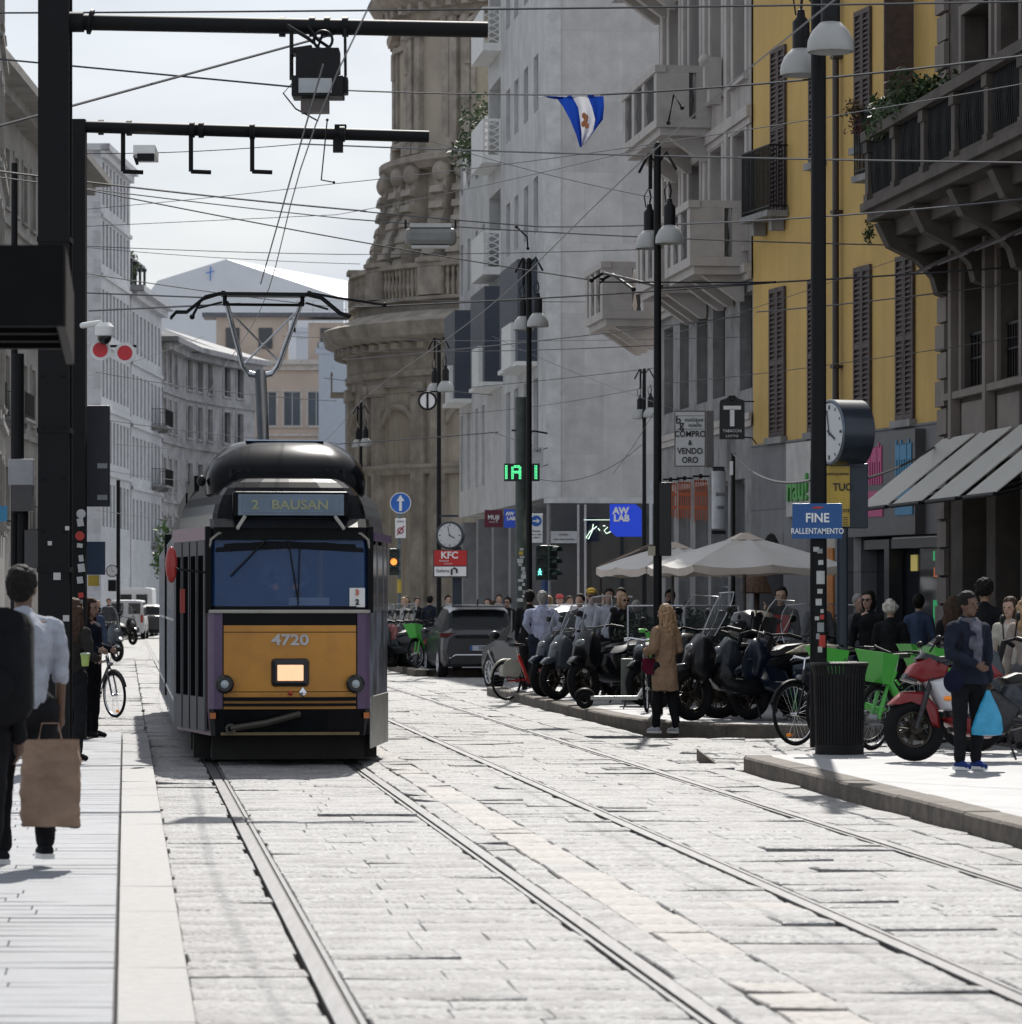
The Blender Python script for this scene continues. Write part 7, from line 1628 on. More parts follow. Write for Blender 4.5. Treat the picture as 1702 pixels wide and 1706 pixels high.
    g = MB(); g.tube([(-.08, 0, .3), (.08, 0, .3)], .012, 6); g.tube([(.08, 0, .3), (.09, .12, .2)], .01, 5); g.tube([(-.08, 0, .3), (-.09, -.12, .4)], .01, 5); g.cbox((.12, .12, .19), (.08, .09, .02)); g.cbox((-.12, -.12, .41), (.08, .09, .02)); g.torus((.05, 0, .3), .085, .008, axis='x', n=20, m=4); g.build('crank', mat('crank_dark', (.06, .06, .065), .4, .7), o)
    for (yy, TT, a0, a1) in ((.60, T, 20, 165), (-.52, Matrix.Identity(4), 10, 170)):
        g = MB(); g.T = TT @ Matrix.Translation((0, yy, r_)); g.torus((0, 0, 0), r_+.022, .022, axis='x', n=20, m=6, a0=a0, a1=a1); g.build('mudguard', fender or black, o, smooth=60)
    if basketm:
        g = MB(); g.T = T
        lo = [(-.10, .50, .70), (.10, .50, .70), (.10, .68, .72), (-.10, .68, .72)]; hi = [(-.15, .46, 1.02), (.15, .46, 1.02), (.17, .84, 1.06), (-.17, .84, 1.06)]
        g.add(lo+hi, [(0, 1, 2, 3), (0, 4, 5, 1), (1, 5, 6, 2), (2, 6, 7, 3), (3, 7, 4, 0)]); 
        hi2 = [(x*.93, y+(.67-y)*.06, z) for x, y, z in hi]; lo2 = [(x*.9, y+(.62-y)*.08, z+.015) for x, y, z in lo]
        g.add(lo2+hi2, [(3, 2, 1, 0), (1, 5, 4, 0), (2, 6, 5, 1), (3, 7, 6, 2), (0, 4, 7, 3)]); g.add(hi+hi2, [(0, 1, 5, 4), (1, 2, 6, 5), (2, 3, 7, 6), (3, 0, 4, 7)])
        g.build('basket', basketm, o)
    g = MB(); g.T = T; g.ell((0, .50, .80 if not basketm else .70), (.035, .05, .035), 10, 6); g.build('lamp', mat('headlight_glass', (.45, .47, .5)), o, smooth=60)
    return o
bkp = mat('scooter_black', (.005, .0055, .007), .28, 0, .1, coat=.2, spec=.3); gyp = mat('scooter_slate', (.018, .024, .032), .28, 0, .1, coat=.25, spec=.3); navp = mat('scooter_navy', (.006, .012, .026), .28, 0, .1, coat=.25, spec=.3); slv = mat('scooter_silver', (.05, .06, .07), .3, .0, .1, coat=.25, spec=.3)
# row facing the tracks between the two men and the girl
hdr = (-.75, -.66)
Z = RH
def wp(px, Y): return at(px, Z, Y)
scooter('navy maxi scooter with clear windscreen right beside the man in the white shirt', wp(968, 59.5), (-.86, -.6), navp, group='scooters in a row by the kerb', lean=.08, steer=.2)
scooter('slate grey scooter with silver mudguard, second in the kerb row', wp(990, 57.8), (-.86, -.6), slv, group='scooters in a row by the kerb', lean=.08)
scooter('black scooter, third in the kerb row, behind the green kick scooter', wp(1030, 55.5), (-.72, -.8), bkp, group='scooters in a row by the kerb', lean=.08, big=1.08)
scooter('small dark scooter squeezed behind the kerb row next to the glass windbreak', wp(1010, 61), (-.6, -.9), gyp, group='scooters in a row by the kerb', lean=.08, wscreen=True)
scooter('dark scooter partly hidden between the girl and the big black scooter', wp(1130, 54.5), (-.75, -.66), bkp, group='scooters in a row by the kerb', wscreen=False, lean=.08)
# big black scooters, side on
scooter('big glossy black maxi scooter with tall windscreen, facing left, between the girl and the bin', wp(1246, 47.4), (-.93, -.36), bkp, lean=.06, big=1.10, group='black scooters near the bin', steer=.25)
scooter('black scooter with large black top box and tall tinted screen behind the maxi scooter', wp(1180, 49.6), (-.45, .9), bkp, lean=.06, topbox=True, big=1.08, group='black scooters near the bin')
scooter('black scooter with cream cloth on its seat, just left of the nearest lamp post', wp(1322, 47.0), (-.7, .7), navp, lean=.06, cover=mat('cream_cloth', (.30, .28, .20), .9, var=.5, scale=18), group='black scooters near the bin', big=1.04)
scooter('slate blue scooter between the black maxi scooter and the bicycle', wp(1290, 45.8+2.4), (-.97, -.2), gyp, lean=.06, wscreen=False, group='black scooters near the bin', big=1.05)
scooter('dark scooter with round chrome headlight facing out, behind the nearest lamp post', wp(1345, 50), (-.25, -1), bkp, lean=.05, group='black scooters near the bin')
scooter('black scooter seen between lamp post and green bicycles', wp(1400, 47.5), (-.2, 1), bkp, lean=.05, group='black scooters near the bin')
# far row by the lay-by
rs = random.Random(44)
cols2 = [bkp, gyp, mat('moto_red', (.22, .02, .02), .25, coat=.5), slv, bkp, mat('moto_blue', (.02, .05, .2), .25, coat=.5), bkp, gyp, mat('moto_red', (.22, .02, .02)), bkp]
labs = ['black scooter first from the tram in the far row', 'slate scooter second from the tram in the far row', 'red scooter third from the tram in the far row', 'silver scooter in the far row left of the red one', 'black motor scooter in the middle of the far row', 'blue scooter in the far row before the green bicycle', 'black scooter right behind the green bicycle in the far row', 'slate scooter in the back line of the far row', 'red scooter in the back line of the far row', 'black scooter in the back line of the far row near the lamp post']
for i in range(10):
    px = [655, 668, 680, 691, 702, 712, 664, 682, 700, 722][i]; Y = 86.5+[0, .3, .6, .9, 1.2, 1.5, 5, 5.4, 6, 7][i]
    scooter(labs[i], at(px, RH, Y), (-.62+rs.uniform(-.1, .1), -.8), cols2[i], wscreen=(i % 2 == 0), group='motorcycles in the far row', lean=.1, full=False, exhaust=False)
lime = mat('lime_green', (.09, .48, .07), .35, var=.06, coat=.3); limew = mat('share_white', (.5, .52, .5), .4)
bicycle('far lime green share bicycle at the end of the motorcycle row', at(717, RH, 86), (-.5, -.8), lime, 'share', basketm=lime, group='green share bicycles', name='share_bicycle')
for i, (px, py0, Y, hd_, lb, stv) in enumerate([(1538, 0, 37.9, (-.85, -.42), 'nearest lime green share bicycle with scribbled basket, right of the bin', .5), (1464, 0, 40.2, (-.9, -.35), 'second lime green share bicycle, its basket just above the bin', .2), (1650, 0, 39.8, (-.8, -.3), 'lime green share bicycle behind the red and white motorbike', .2), (1610, 0, 43.0, (-.85, -.3), 'rearmost lime green share bicycle, handlebar above the others', .1)]):
    b = bicycle(lb, at(px, RH, Y), hd_, lime, 'share', basketm=lime if i < 3 else lime, group='green share bicycles', steer=stv, name='share_bicycle', lean=.04)
    if i == 0:
        g = MB(); g.tube([(-.10, .915, .96), (-.06, .917, .92), (-.03, .915, .98), (.0, .917, .92), (.04, .915, .97), (.08, .917, .93), (.05, .915, .88), (.09, .917, .86)], .005, 4); g.build('scribble', sblk, b)
        g = MB(); g.box(-.03, .03, .1, .24, .42, .62); g.build('battery_cover', limew, b)
# ordinary bicycle by the bin
bicycle('black city bicycle with orange wheel reflector left of the bin, front wheel toward the road', at(1390, .03, 42.6), (-.80, -.6), mat('bike_black', (.015, .015, .017), .3), 'city', steer=.1, lean=.09, r_=.37)
bicycle('dark bicycle behind the girl in the tan coat', wp(1083, 51.3), (-.12, -1), mat('bike_black', (.015, .015, .017)), 'city', lean=.05)
# red share bicycle beside the men
redb = mat('bike_red', (.55, .02, .015), .3, coat=.4)
rbk = bicycle('red share bicycle with cream mudguard next to the man in the white shirt', at(882, .03, 62.2), (.75, .66), redb, 'share', steer=-.1, lean=-.06, fender=mat('fender_cream', (.45, .43, .36), .5), name='share_bicycle')
bicycle('black bicycle parked on the left pavement beyond the platform', at(160, PH-.08, 54), (.55, -.8), mat('bike_black', (.015, .015, .017)), 'city', lean=.03)
g = MB(); g.T = Matrix.Translation((0, -.52, .34)); g.prism([(.10+.22*math.cos(R(a)), .12+.26*math.sin(R(a))) for a in range(10, 175, 12)]+[(-.10, .08), (.26, .06)], -.05, .05, axis='x'); g.build('wheel_guard', mat('fender_cream', (.45, .43, .36)), rbk, bevel=.01)
# kick scooter
o = thing('kick_scooter', 'green and pale grey electric kick scooter lying along the kerb next to the girl', 'scooter', at(1030, RH, 52.6)); rzk = math.atan2(-1, -.15); o.rotation_euler = (0, 0, R(-90)+R(8)); 
g = MB()
g.box(-.07, .07, -.42, .28, .13, .19); g.hexa([(-.06, .28, .13), (.06, .28, .13), (.06, .28, .19), (-.06, .28, .19), (-.05, .55, .48), (.05, .55, .48), (.05, .48, .52), (-.05, .48, .52)]); g.build('deck', limew, o, bevel=.01)
g = MB(); g.tube([(0, .52, .46), (0, .44, 1.12)], .035, 10); g.tube([(0, .44, 1.08), (0, .40, 1.14), (0, .3, 1.14)], .03, 8); g.build('stem', lime, o, smooth=50)
g = MB(); g.tube([(-.26, .36, 1.13), (0, .42, 1.14), (.26, .36, 1.13)], .017, 8); g.tube([(0, .43, 1.13), (.0, .16, 1.12)], .014, 6); g.build('handlebar', black, o, smooth=50)
for yy in (.62, -.50): g = MB(); g.torus((0, yy, .13), .085, .045, axis='x', n=24, m=8); g.build('tyre', rubber, o, smooth=60)
g = MB(); g.torus((0, -.50, .13), .15, .03, axis='x', n=16, m=6, a0=20, a1=170); g.tube([(0, .60, .13), (0, .54, .5)], .03, 6); g.build('mudguard', black, o, smooth=60)
g = MB(); g.tube([(.05, .1, .14), (.14, .05, .0)], .01, 5); g.build('kickstand', black, o)
o = thing('pillar_box', 'low grey green metal cabinet behind the kick scooter', 'box', at(1052, RH, 54.2)); g = MB(); g.cbox((0, 0, .38), (.32, .3, .66)); g.build('case', mat('cabinet_grey_green', (.12, .135, .115), .5, var=.2), o, bevel=.015)
g = MB(); g.tube([(0, 0, .7), (0, 0, .73)], .05, 10); g.box(-.14, .14, -.155, -.15, .1, .68); g.build('door', mat('cabinet_door', (.15, .165, .14), .5), o)
# sport motorcycle
o = thing('motorcycle', 'red and white sport motorcycle leaning beside the woman with the blue bag', 'motorcycle', at(1642, RH, 35.2)); hdm = Vector((-.985, -.17)); o.rotation_euler = (0, .10, math.atan2(-hdm.x, hdm.y))
mred = mat('moto_bright_red', (.20, .006, .008), .35, coat=.25, var=.05); mwh = mat('moto_white', (.62, .62, .64), .25, coat=.6, var=.04)
wheel2(o, .72, .31, .07, rim_d); wheel2(o, -.70, .32, .09, rim_d)
g = MB(); shape(g, [(.98, .56), (.84, .68), (.62, .68), (.48, .52), (.46, .30), (.54, .34), (.60, .52), (.80, .60)], .09); shape(g, [(.58, 1.03), (.74, .94), (.82, .82), (.64, .76), (.40, .82), (.36, .93)], .13); shape(g, [(.46, .42), (.30, .26), (-.04, .22), (-.10, .32), (.24, .44)], .15); g.build('red_fairing', mred, o, smooth=45)
g = MB(); shape(g, [(.60, .78), (.46, .50), (.1, .42), (-.08, .50), (.12, .66), (.34, .84)], .18); shape(g, [(-.42, .80), (-.66, .92), (-1.02, 1.06), (-1.08, 1.0), (-.78, .78), (-.5, .70)], .12); g.build('white_fairing', mwh, o, smooth=45)
g = MB(); shape(g, [(.62, 1.06), (.70, 1.0), (.44, .90), (.30, .92), (.40, 1.0)], .12); shape(g, [(.80, .86), (.84, .80), (.70, .76), (.66, .80)], .10); g.build('black_cowl', blackp, o, smooth=45)
g = MB(); shape(g, [(.36, .86), (.20, 1.0), (-.04, .96), (-.18, .82), (.1, .74)], .16); g.build('fuel_tank', mred, o, smooth=50)
g = MB(); shape(g, [(-.14, .80), (-.3, .86), (-.52, .84), (-.50, .76), (-.2, .74)], .14); shape(g, [(-.56, .92), (-.86, 1.04), (-.88, .98), (-.6, .84)], .11); g.build('seat', mat('seat_black', (.018, .018, .019)), o, smooth=50)
g = MB()
for s_ in (-1, 1): g.tube([(s_*.10, .72, .31), (s_*.10, .50, .98)], .026, 8); g.tube([(s_*.1, .5, .96), (s_*.30, .40, .96)], .014, 6); g.tube([(s_*.28, .41, .96), (s_*.36, .36, .955)], .02, 8)
shape(g, [(.42, .56), (.36, .28), (-.22, .26), (-.36, .5), (-.1, .7), (.3, .7)], .13); g.tube([(.08, -.2, .4), (.09, -.70, .32)], .035, 6); g.tube([(-.08, -.2, .4), (-.09, -.70, .32)], .035, 6); g.tube([(0, -.2, .3), (-.2, -.24, 0)], .012, 5)
g.build('engine', mat('engine_dark', (.05, .05, .052)), o, smooth=45)
g = MB(); g.tube([(.13, .0, .26), (.17, -.4, .36), (.19, -.9, .56)], [.03, .04, .06], 10); g.build('exhaust', mat('exhaust_metal', (.22, .22, .23)), o, smooth=50)
g = MB(); P = [[(x*w2, y-.06*x*x, z) for x in (-1, -.5, 0, .5, 1)] for z, y, w2 in [(1.05, .66, .13), (1.12, .60, .13), (1.18, .52, .10), (1.22, .46, .05)]]; g.loft(P, closed=False, caps=False); g.build('windscreen', screen, o, smooth=60, recalc=False)
for s_ in (-1, 1): g = MB(); g.tube([(s_*.15, .58, 1.06), (s_*.30, .55, 1.16)], .01, 5); g.ell((s_*.33, .54, 1.17), (.07, .03, .035), 10, 6); g.build('mirror', black, o, smooth=50)
g = MB(); g.ell((.15, .34, .52), (.02, .06, .03), 8, 6); g.ell((-.185, .42, .60), (.02, .05, .025), 8, 6); g.build('indicator', mat('reflector_orange', (.8, .25, .02)), o, smooth=60)
scooter('dark grey scooter at the right edge behind the woman with the blue bag', at(1745, RH, 37.2), (-.98, -.1), slv, wscreen=False, big=1.06, group=None, lean=.05)
# left pavement motorcycles far away
for i, (px, Y) in [(2, (205, 140)), (3, (172, 100))]:
    scooter(['dark scooter parked under the white vans, far left street', 'second dark scooter by the white vans', 'dark scooter left of the far street clock', 'pale scooter on the left pavement beyond the platform crowd'][i], at(px, PH, Y), (.6, -.8), bkp if i < 3 else slv, full=False, exhaust=False, group='scooters far down the left pavement')
ck = thing('street_clock', 'small far street clock on a post before the white vans', 'clock', at(187, PH, 128)); T = Matrix.Translation(PP(187, 951, 128)); g = MB(); g.T = T; g.lathe([(0, -.05), (.22, -.05), (.22, .1), (0, .1)], n=24, axis='y'); g.build('drum', black, ck, world=True)
clock_face(ck, T, .19, -.056, 3, 58)
g = MB(); g.tube([at(197, PH, 128), at(197, zpy(800, 128), 128)], .07, 8); g.tube([PP(187, 951, 128), PP(197, 951, 128)], .03, 5); g.box(PP(180, 970, 128).x, PP(193, 970, 128).x, 128, 128.1, zpy(985, 128), zpy(966, 128)); g.build('post', colm, ck, world=True)
# ---------------- people ----------------
SK = {'a': mat('skin_light', (.42, .26, .19), .5, var=.06), 'b': mat('skin_brown', (.13, .07, .045), .5, var=.06), 'c': mat('skin_tan', (.30, .17, .115), .5, var=.06)}
def fab(name, c, var=.15): return mat('fabric_'+name, c, .95, var=max(var, .2), scale=9, bump=.7, bscale=14, spec=.12)
HAIR = {'black': mat('hair_black', (.008, .006, .005), .75, var=.3, spec=.25, scale=40, stretch=(1, 1, .15)), 'brown': mat('hair_brown', (.05, .028, .017), .75, spec=.25, var=.5, scale=40, stretch=(1, 1, .15)), 'blonde': mat('hair_blonde', (.34, .21, .11), .6, var=.55, scale=40, stretch=(1, 1, .15)), 'white': mat('hair_white', (.50, .46, .40), .6, var=.3, scale=40), 'grey': mat('hair_grey', (.24, .22, .20), .6, var=.3, scale=40)}
def rem(g, name, m, root, vox, sm=3, disp=None):
    o = g.build(name, m, root, recalc=True)
    r_ = o.modifiers.new('remesh', 'REMESH'); r_.mode = 'VOXEL'; r_.voxel_size = vox; r_.use_smooth_shade = True
    s_ = o.modifiers.new('smooth', 'SMOOTH'); s_.factor = .5; s_.iterations = sm
    if disp:
        nm = 'locks' if name == 'hair' else 'folds'; t = bpy.data.textures.get(nm) or bpy.data.textures.new(nm, 'CLOUDS'); t.noise_scale = .035 if name == 'hair' else .16
        d = o.modifiers.new('folds', 'DISPLACE'); d.texture = t; d.strength = disp; d.mid_level = .5; d.texture_coords = 'LOCAL'
    return o
def limb(g, pts, rs_, n=10):
    for (p, q), (a, b) in zip(zip(pts, pts[1:]), zip(rs_, rs_[1:])): g.cap(p, q, a, b, n)
def person(label, loc, face, H=1.72, skin='a', hair='black', hairstyle='short', top=None, bottom=None, shoes=None, jacket=None, coat=0, arms=('down', 'down'), stride=0, det=1, skirt=None, glasses=False, hat=None, build_=1.0, lean=0, headturn=0, sleeves='long', group=None, scarf=None, beard=False, long_=None):
    """face: direction the body looks in; local -y is forward"""
    f = Vector(face).normalized(); rz = math.atan2(f.x, -f.y); o = thing('person', label, 'person', loc, rz, group)
    k = H/1.75; o.scale = (k, k, k); vox = .011 if det >= 2 else (.015 if det == 1 else .022); n = 10 if det else 8
    b = build_; V = Vector
    def lx(z): return -(z-.9)*lean       # forward lean shifts y
    def Q(x, y, z): return V((x, y+(lx(z) if z > .9 else 0), z))
    hipL, hipR = Q(.085*b, 0, .92), Q(-.085*b, 0, .92)
    s_ = stride
    kneeL, kneeR = V((.09*b, -.10*s_-.015, .50)), V((-.09*b, .06*s_-.015, .50)); ankL, ankR = V((.095, -.20*s_, .085)), V((-.095, .26*s_, .085+(.05 if s_ > .5 else 0)))
    shL, shR = Q(.165*b, .0, 1.385), Q(-.165*b, .0, 1.385)
    AR = {'down': [(.225, .01, 1.14), (.235, -.05, .89)], 'fore': [(.22, .02, 1.15), (.16, -.20, 1.10)], 'hip': [(.30, .08, 1.18), (.17, -.02, 1.0)], 'phone': [(.21, -.02, 1.15), (.12, -.20, 1.30)], 'front': [(.23, -.02, 1.15), (.06, -.22, 1.04)], 'wheel': [(.24, -.16, 1.16), (.14, -.38, 1.10)], 'up': [(.24, -.05, 1.2), (.22, -.12, 1.42)], 'bag': [(.22, .01, 1.13), (.24, .0, .88)], 'pocket': [(.27, .05, 1.16), (.20, -.08, .98)]}
    def arm(side, kind):
        e, w_ = AR[kind]; return Q(side*e[0], e[1], e[2]), Q(side*w_[0], w_[1], w_[2])
    eL, wL = arm(1, arms[0]); eR, wR = arm(-1, arms[1])
    neck = Q(0, .015, 1.46); hd = Q(0, -.014, 1.615)
    Hr = Matrix.Translation(hd) @ Matrix.Rotation(headturn, 4, 'Z')
    g = MB()
    limb(g, [Q(0, 0, .95), Q(0, 0, 1.15), Q(0, 0, 1.34)], [.12*b, .115*b, .125*b], n); limb(g, [shR, Q(0, 0, 1.40), shL], [.05, .09, .05], n); limb(g, [Q(0, 0, 1.36), neck, hd], [.07, .052, .05], n)
    limb(g, [hipL, kneeL, ankL], [.082, .052, .036], n); limb(g, [hipR, kneeR, ankR], [.082, .052, .036], n)
    for a in (ankL, ankR): limb(g, [a+V((0, .03, -.045)), a+V((0, -.13, -.055))], [.035, .028], n)
    for sh, e, w_, sd in ((shL, eL, wL, 1), (shR, eR, wR, -1)):
        limb(g, [sh, e, w_], [.046, .036, .026], n)
        d = (w_-e).normalized(); side_ = V((0, -1, 0)) if abs(d.z) > .6 else V((0, 0, 1)); side_ = (side_-d*side_.dot(d)).normalized(); nn = d.cross(side_)
        palm = w_+d*.055; limb(g, [w_, palm], [.024, .030], 8)
        cu = .35
        for i, (off, ln) in enumerate([(.030, .062), (.010, .072), (-.010, .068), (-.029, .052)]):
            p0 = palm+side_*off+d*.01; p1 = p0+d*ln*.55+nn*sd*ln*.15; p2 = p1+d*ln*.35+nn*sd*ln*.4; limb(g, [p0, p1, p2], [.0095, .0085, .0075], 6)
        p0 = w_+d*.03+side_*.025; limb(g, [p0, p0+side_*.028+d*.025, p0+side_*.034+d*.055], [.011, .010, .008], 6)
    g.T = Hr
    g.ell((0, .008, .03), (.081, .097, .108), 16, 12); g.ell((0, -.025, -.045), (.055, .062, .06), 12, 8); g.ell((0, -.05, -.085), (.026, .028, .022), 10, 6)
    g.cap((0, -.088, .025), (0, -.108, -.018), .009, .015, 8)
    for s2 in (-1, 1): g.ell((s2*.078, .012, .0), (.012, .02, .03), 8, 6); g.ell((s2*.03, -.078, .038), (.026, .012, .01), 8, 6)
    g.ell((0, -.083, -.047), (.024, .012, .008), 8, 6); g.T = None
    body = rem(g, 'body', SK[skin], o, vox*.85, 1)
    if det >= 1:
        for s2 in (-1, 1):
            g = MB(); g.T = Hr; g.ell((s2*.030, -.0855, .020), (.013, .006, .0065), 8, 6); g.build('eye', mat('eye_dark', (.02, .015, .012), .3), body)
        g = MB(); g.T = Hr; g.ell((0, -.094, -.047), (.019, .006, .005), 8, 6); g.build('mouth', mat('lips', (.25, .09, .075), .5), body)
    # hair
    g = MB(); g.T = Hr
    g.ell((0, .024, .050), (.094, .106, .108), 16, 10); 
    if hairstyle in ('short',): g.ell((0, .055, .0), (.078, .055, .075), 12, 8)
    if hairstyle == 'bald': pass
    if hairstyle == 'curly':
        rr = random.Random(hash(label) % 1000 if False else len(label))
        for i in range(26): a = rr.uniform(0, 6.28); u = rr.uniform(-.5, 1); g.ell((.088*math.cos(a)*math.sqrt(max(0, 1-u*u)), .025+.098*abs(math.sin(a))*math.sqrt(max(0, 1-u*u))-(.03 if math.sin(a) < 0 else 0), .045+.1*u), (.035,)*3, 8, 6)
    if hairstyle == 'bob': g.ell((0, .035, -.02), (.108, .085, .13), 14, 8)
    if hairstyle == 'long':
        for w3 in range(7):
            a_ = -1.2+w3*.4; g.tube([((.085+.012*math.sin(q_*1.9+w3))*math.sin(a_)*1.15, .03+.075*math.cos(a_)+.012*math.sin(q_*2.1+w3*2)+q_*.006, .06-q_*.055) for q_ in range(8)], [.03, .036, .04, .042, .042, .038, .03, .016], 8)
        g.ell((0, .05, -.03), (.100, .075, .13), 14, 8); g.cap((.03, .075, -.10), (.05, .095, -.27), .065, .045, 10); g.cap((-.03, .075, -.10), (-.05, .095, -.26), .065, .045, 10); g.cap((0, .085, -.1), (0, .11, -.30), .07, .04, 10)
        for s2 in (-1, 1): g.cap((s2*.075, .0, .02), (s2*.085, .0, -.15), .028, .03, 8)
    if hairstyle == 'bun': g.ell((0, .105, .06), (.04, .04, .04), 10, 8); g.ell((0, .055, .0), (.078, .055, .075), 12, 8)
    if hairstyle == 'bald': g = MB(); g.T = Hr; g.ell((0, .045, .0), (.084, .066, .06), 12, 8)
    # keep the face clear
    g.v = [tuple(v) for v in g.v]
    inv = Hr.inverted()
    vs = []
    for v in g.v:
        l = inv @ V(v)
        lim = -.085 if l.z > .068 else (-.02 if l.z < .05 else -.05)
        if abs(l.x) < .062 and l.y < lim and l.z < .105: l.y = lim
        vs.append(tuple(Hr @ l))
    g.v = vs
    h_ = rem(g, 'hair', HAIR[hair], o, vox*.8, 1, .026 if det else None)
    if beard: g = MB(); g.T = Hr; g.ell((0, -.035, -.065), (.058, .062, .045), 12, 8); rem(g, 'beard', HAIR[hair], o, vox, 1)
    if glasses:
        g = MB(); g.T = Hr
        for s2 in (-1, 1): g.ell((s2*.032, -.097, .020), (.027, .006, .019), 12, 8); g.tube([(s2*.055, -.092, .026), (s2*.082, .0, .022)], .003, 4)
        g.tube([(-.01, -.10, .024), (.01, -.10, .024)], .003, 4); g.build('sunglasses', blackp, o, smooth=60)
    if hat:
        g = MB(); g.T = Hr; g.ell((0, .012, .085), (.094, .108, .075), 14, 8); g.ell((0, -.12, .075), (.065, .06, .010), 12, 6); rem(g, 'cap', hat, o, vox, 1)
    # trousers, shoes, top
    bottom = bottom or fab('navy', (.018, .022, .035))
    if not skirt:
        g = MB(); limb(g, [hipL, kneeL, ankL+V((0, 0, .03))], [.100*b, .070, .058], n); limb(g, [hipR, kneeR, ankR+V((0, 0, .03))], [.100*b, .070, .058], n); limb(g, [Q(0, 0, .90), Q(0, 0, 1.0)], [.125*b, .125*b], n); rem(g, 'trousers', bottom, o, vox, 2, .03 if det else None)
    else:
        secs = []
        for z, rx, ry in [(1.04, .14, .11), (.92, .17, .13), (.6, .22, .18), (.22, .27, .22)]: secs.append([(rx*b*math.cos(t)*(1+.05*math.sin(7*t)), ry*math.sin(t)*(1+.05*math.sin(7*t+1)), z) for t in [2*math.pi*i/28 for i in range(28)]])
        g = MB(); g.loft(secs); g.build('skirt', skirt, o, smooth=60)
    g = MB()
    for a in (ankL, ankR): limb(g, [a+V((0, .035, -.04)), a+V((0, -.06, -.035)), a+V((0, -.155, -.055))], [.044, .042, .032], n)
    shm = shoes or fab('shoe_dark', (.02, .02, .022)); so = rem(g, 'shoes', shm, o, vox, 1)
    if det >= 2:
        g = MB()
        for a in (ankL, ankR): g.loft([[(a.x+x*.046, a.y+y, z) for x, y in [(-.8, .08), (-1, .02), (-.85, -.10), (-.5, -.175), (.5, -.175), (.85, -.10), (1, .02), (.8, .08)]] for z in (a.z-.085, a.z-.055)])
        g.build('soles', white, so)
    top = top or fab('white', (.5, .5, .5)); j = .012 if coat else 0
    g = MB(); limb(g, [Q(0, 0, .98), Q(0, 0, 1.15), Q(0, 0, 1.33)], [.135*b+j, .130*b+j, .142*b+j], n); limb(g, [shR, Q(0, .005, 1.385), shL], [.066+j, .100+j, .066+j], n); limb(g, [shR+V((.03, 0, .03)), Q(0, .01, 1.44), shL+V((-.03, 0, .03))], [.045+j, .07+j, .045+j], n); limb(g, [Q(0, 0, 1.4), Q(0, .012, 1.475)], [.085+j, .062+j], n)
    if sleeves == 'long':
        for sh, e, w_ in ((shL, eL, wL), (shR, eR, wR)): limb(g, [sh, e, e.lerp(w_, .93)], [.068+j, .054+j, .042+j], n)
    elif sleeves == 'half':
        for sh, e, w_ in ((shL, eL, wL), (shR, eR, wR)): limb(g, [sh, e, e.lerp(w_, .15)], [.070, .058, .052], n)
    if coat:
        secs = []
        for q_ in range(8):
            t_ = q_/7; z = 1.06-t_*(coat+.06); rx = (.150+.05*t_)*b; ry = (.130+.05*t_)*b
            secs.append([(rx*math.cos(a_)*(1+.03*t_*math.sin(6*a_)), ry*math.sin(a_)*(1+.03*t_*math.sin(5*a_+1))+(lx(z) if z > .9 else 0), z) for a_ in [2*math.pi*i/24 for i in range(24)]])
        g.loft(secs)
    cl = rem(g, 'coat' if coat else 'shirt', jacket or top, o, vox, 2, .055 if det >= 2 else (.036 if det else None))
    if scarf:
        g = MB(); g.torus((0, -.005, 1.475), .075, .032, axis='z', n=16, m=8); limb(g, [V((.03, -.11, 1.44)), V((.02, -.155, 1.25)), V((.0, -.16, 1.08))], [.045, .050, .045], 8); limb(g, [V((-.02, -.11, 1.42)), V((-.05, -.15, 1.22))], [.04, .04], 8); rem(g, 'scarf', scarf, o, vox, 1, .02)
    return o, wL, wR, k
blk = fab('black', (.014, .014, .016)); nav = fab('navy', (.018, .022, .035)); lbl = fab('pale_blue', (.36, .38, .50), .06); crm = fab('cream', (.45, .41, .36)); gry = fab('grey', (.10, .10, .11)); den = fab('denim', (.05, .07, .12)); tan = fab('tan', (.30, .195, .125), .08); wfab = fab('white', (.36, .38, .43), .08)
B0 = PH; 
# --- left platform
pA, wl, wr, k = person('dark skinned man in white T-shirt and black shorts carrying a brown paper bag', at(38, PH, 22.3), (-.35, 1), 1.84, 'b', 'black', 'short', top=wfab, bottom=blk, shoes=blk, stride=.75, det=2, sleeves='half', build_=1.2, headturn=-.5)
pB, _, _, _ = person('dark clothed person with large black backpack at the left edge, closest to us', at(-50, PH, 18.6), (.1, 1), 1.8, 'b', 'black', 'short', top=blk, bottom=blk, stride=.5, det=1, build_=1.15)
bp = thing('backpack', 'large black backpack on the closest person at the left edge', 'backpack', at(-12, 1.38, 18.3)); g = MB(); shape(g, [(.14, .28), (-.1, .30), (-.17, .1), (-.17, -.2), (-.1, -.30), (.14, -.28)], .20); g.ell((0, -.16, -.1), (.14, .06, .12), 12, 8); g.build('bag', blk, bp, smooth=60); g = MB(); g.tube([(.1, .14, .24), (.12, .26, .1), (.12, .22, -.2)], .02, 6); g.tube([(-.1, .14, .24), (-.12, .26, .1), (-.12, .22, -.2)], .02, 6); g.build('strap', blk, bp)
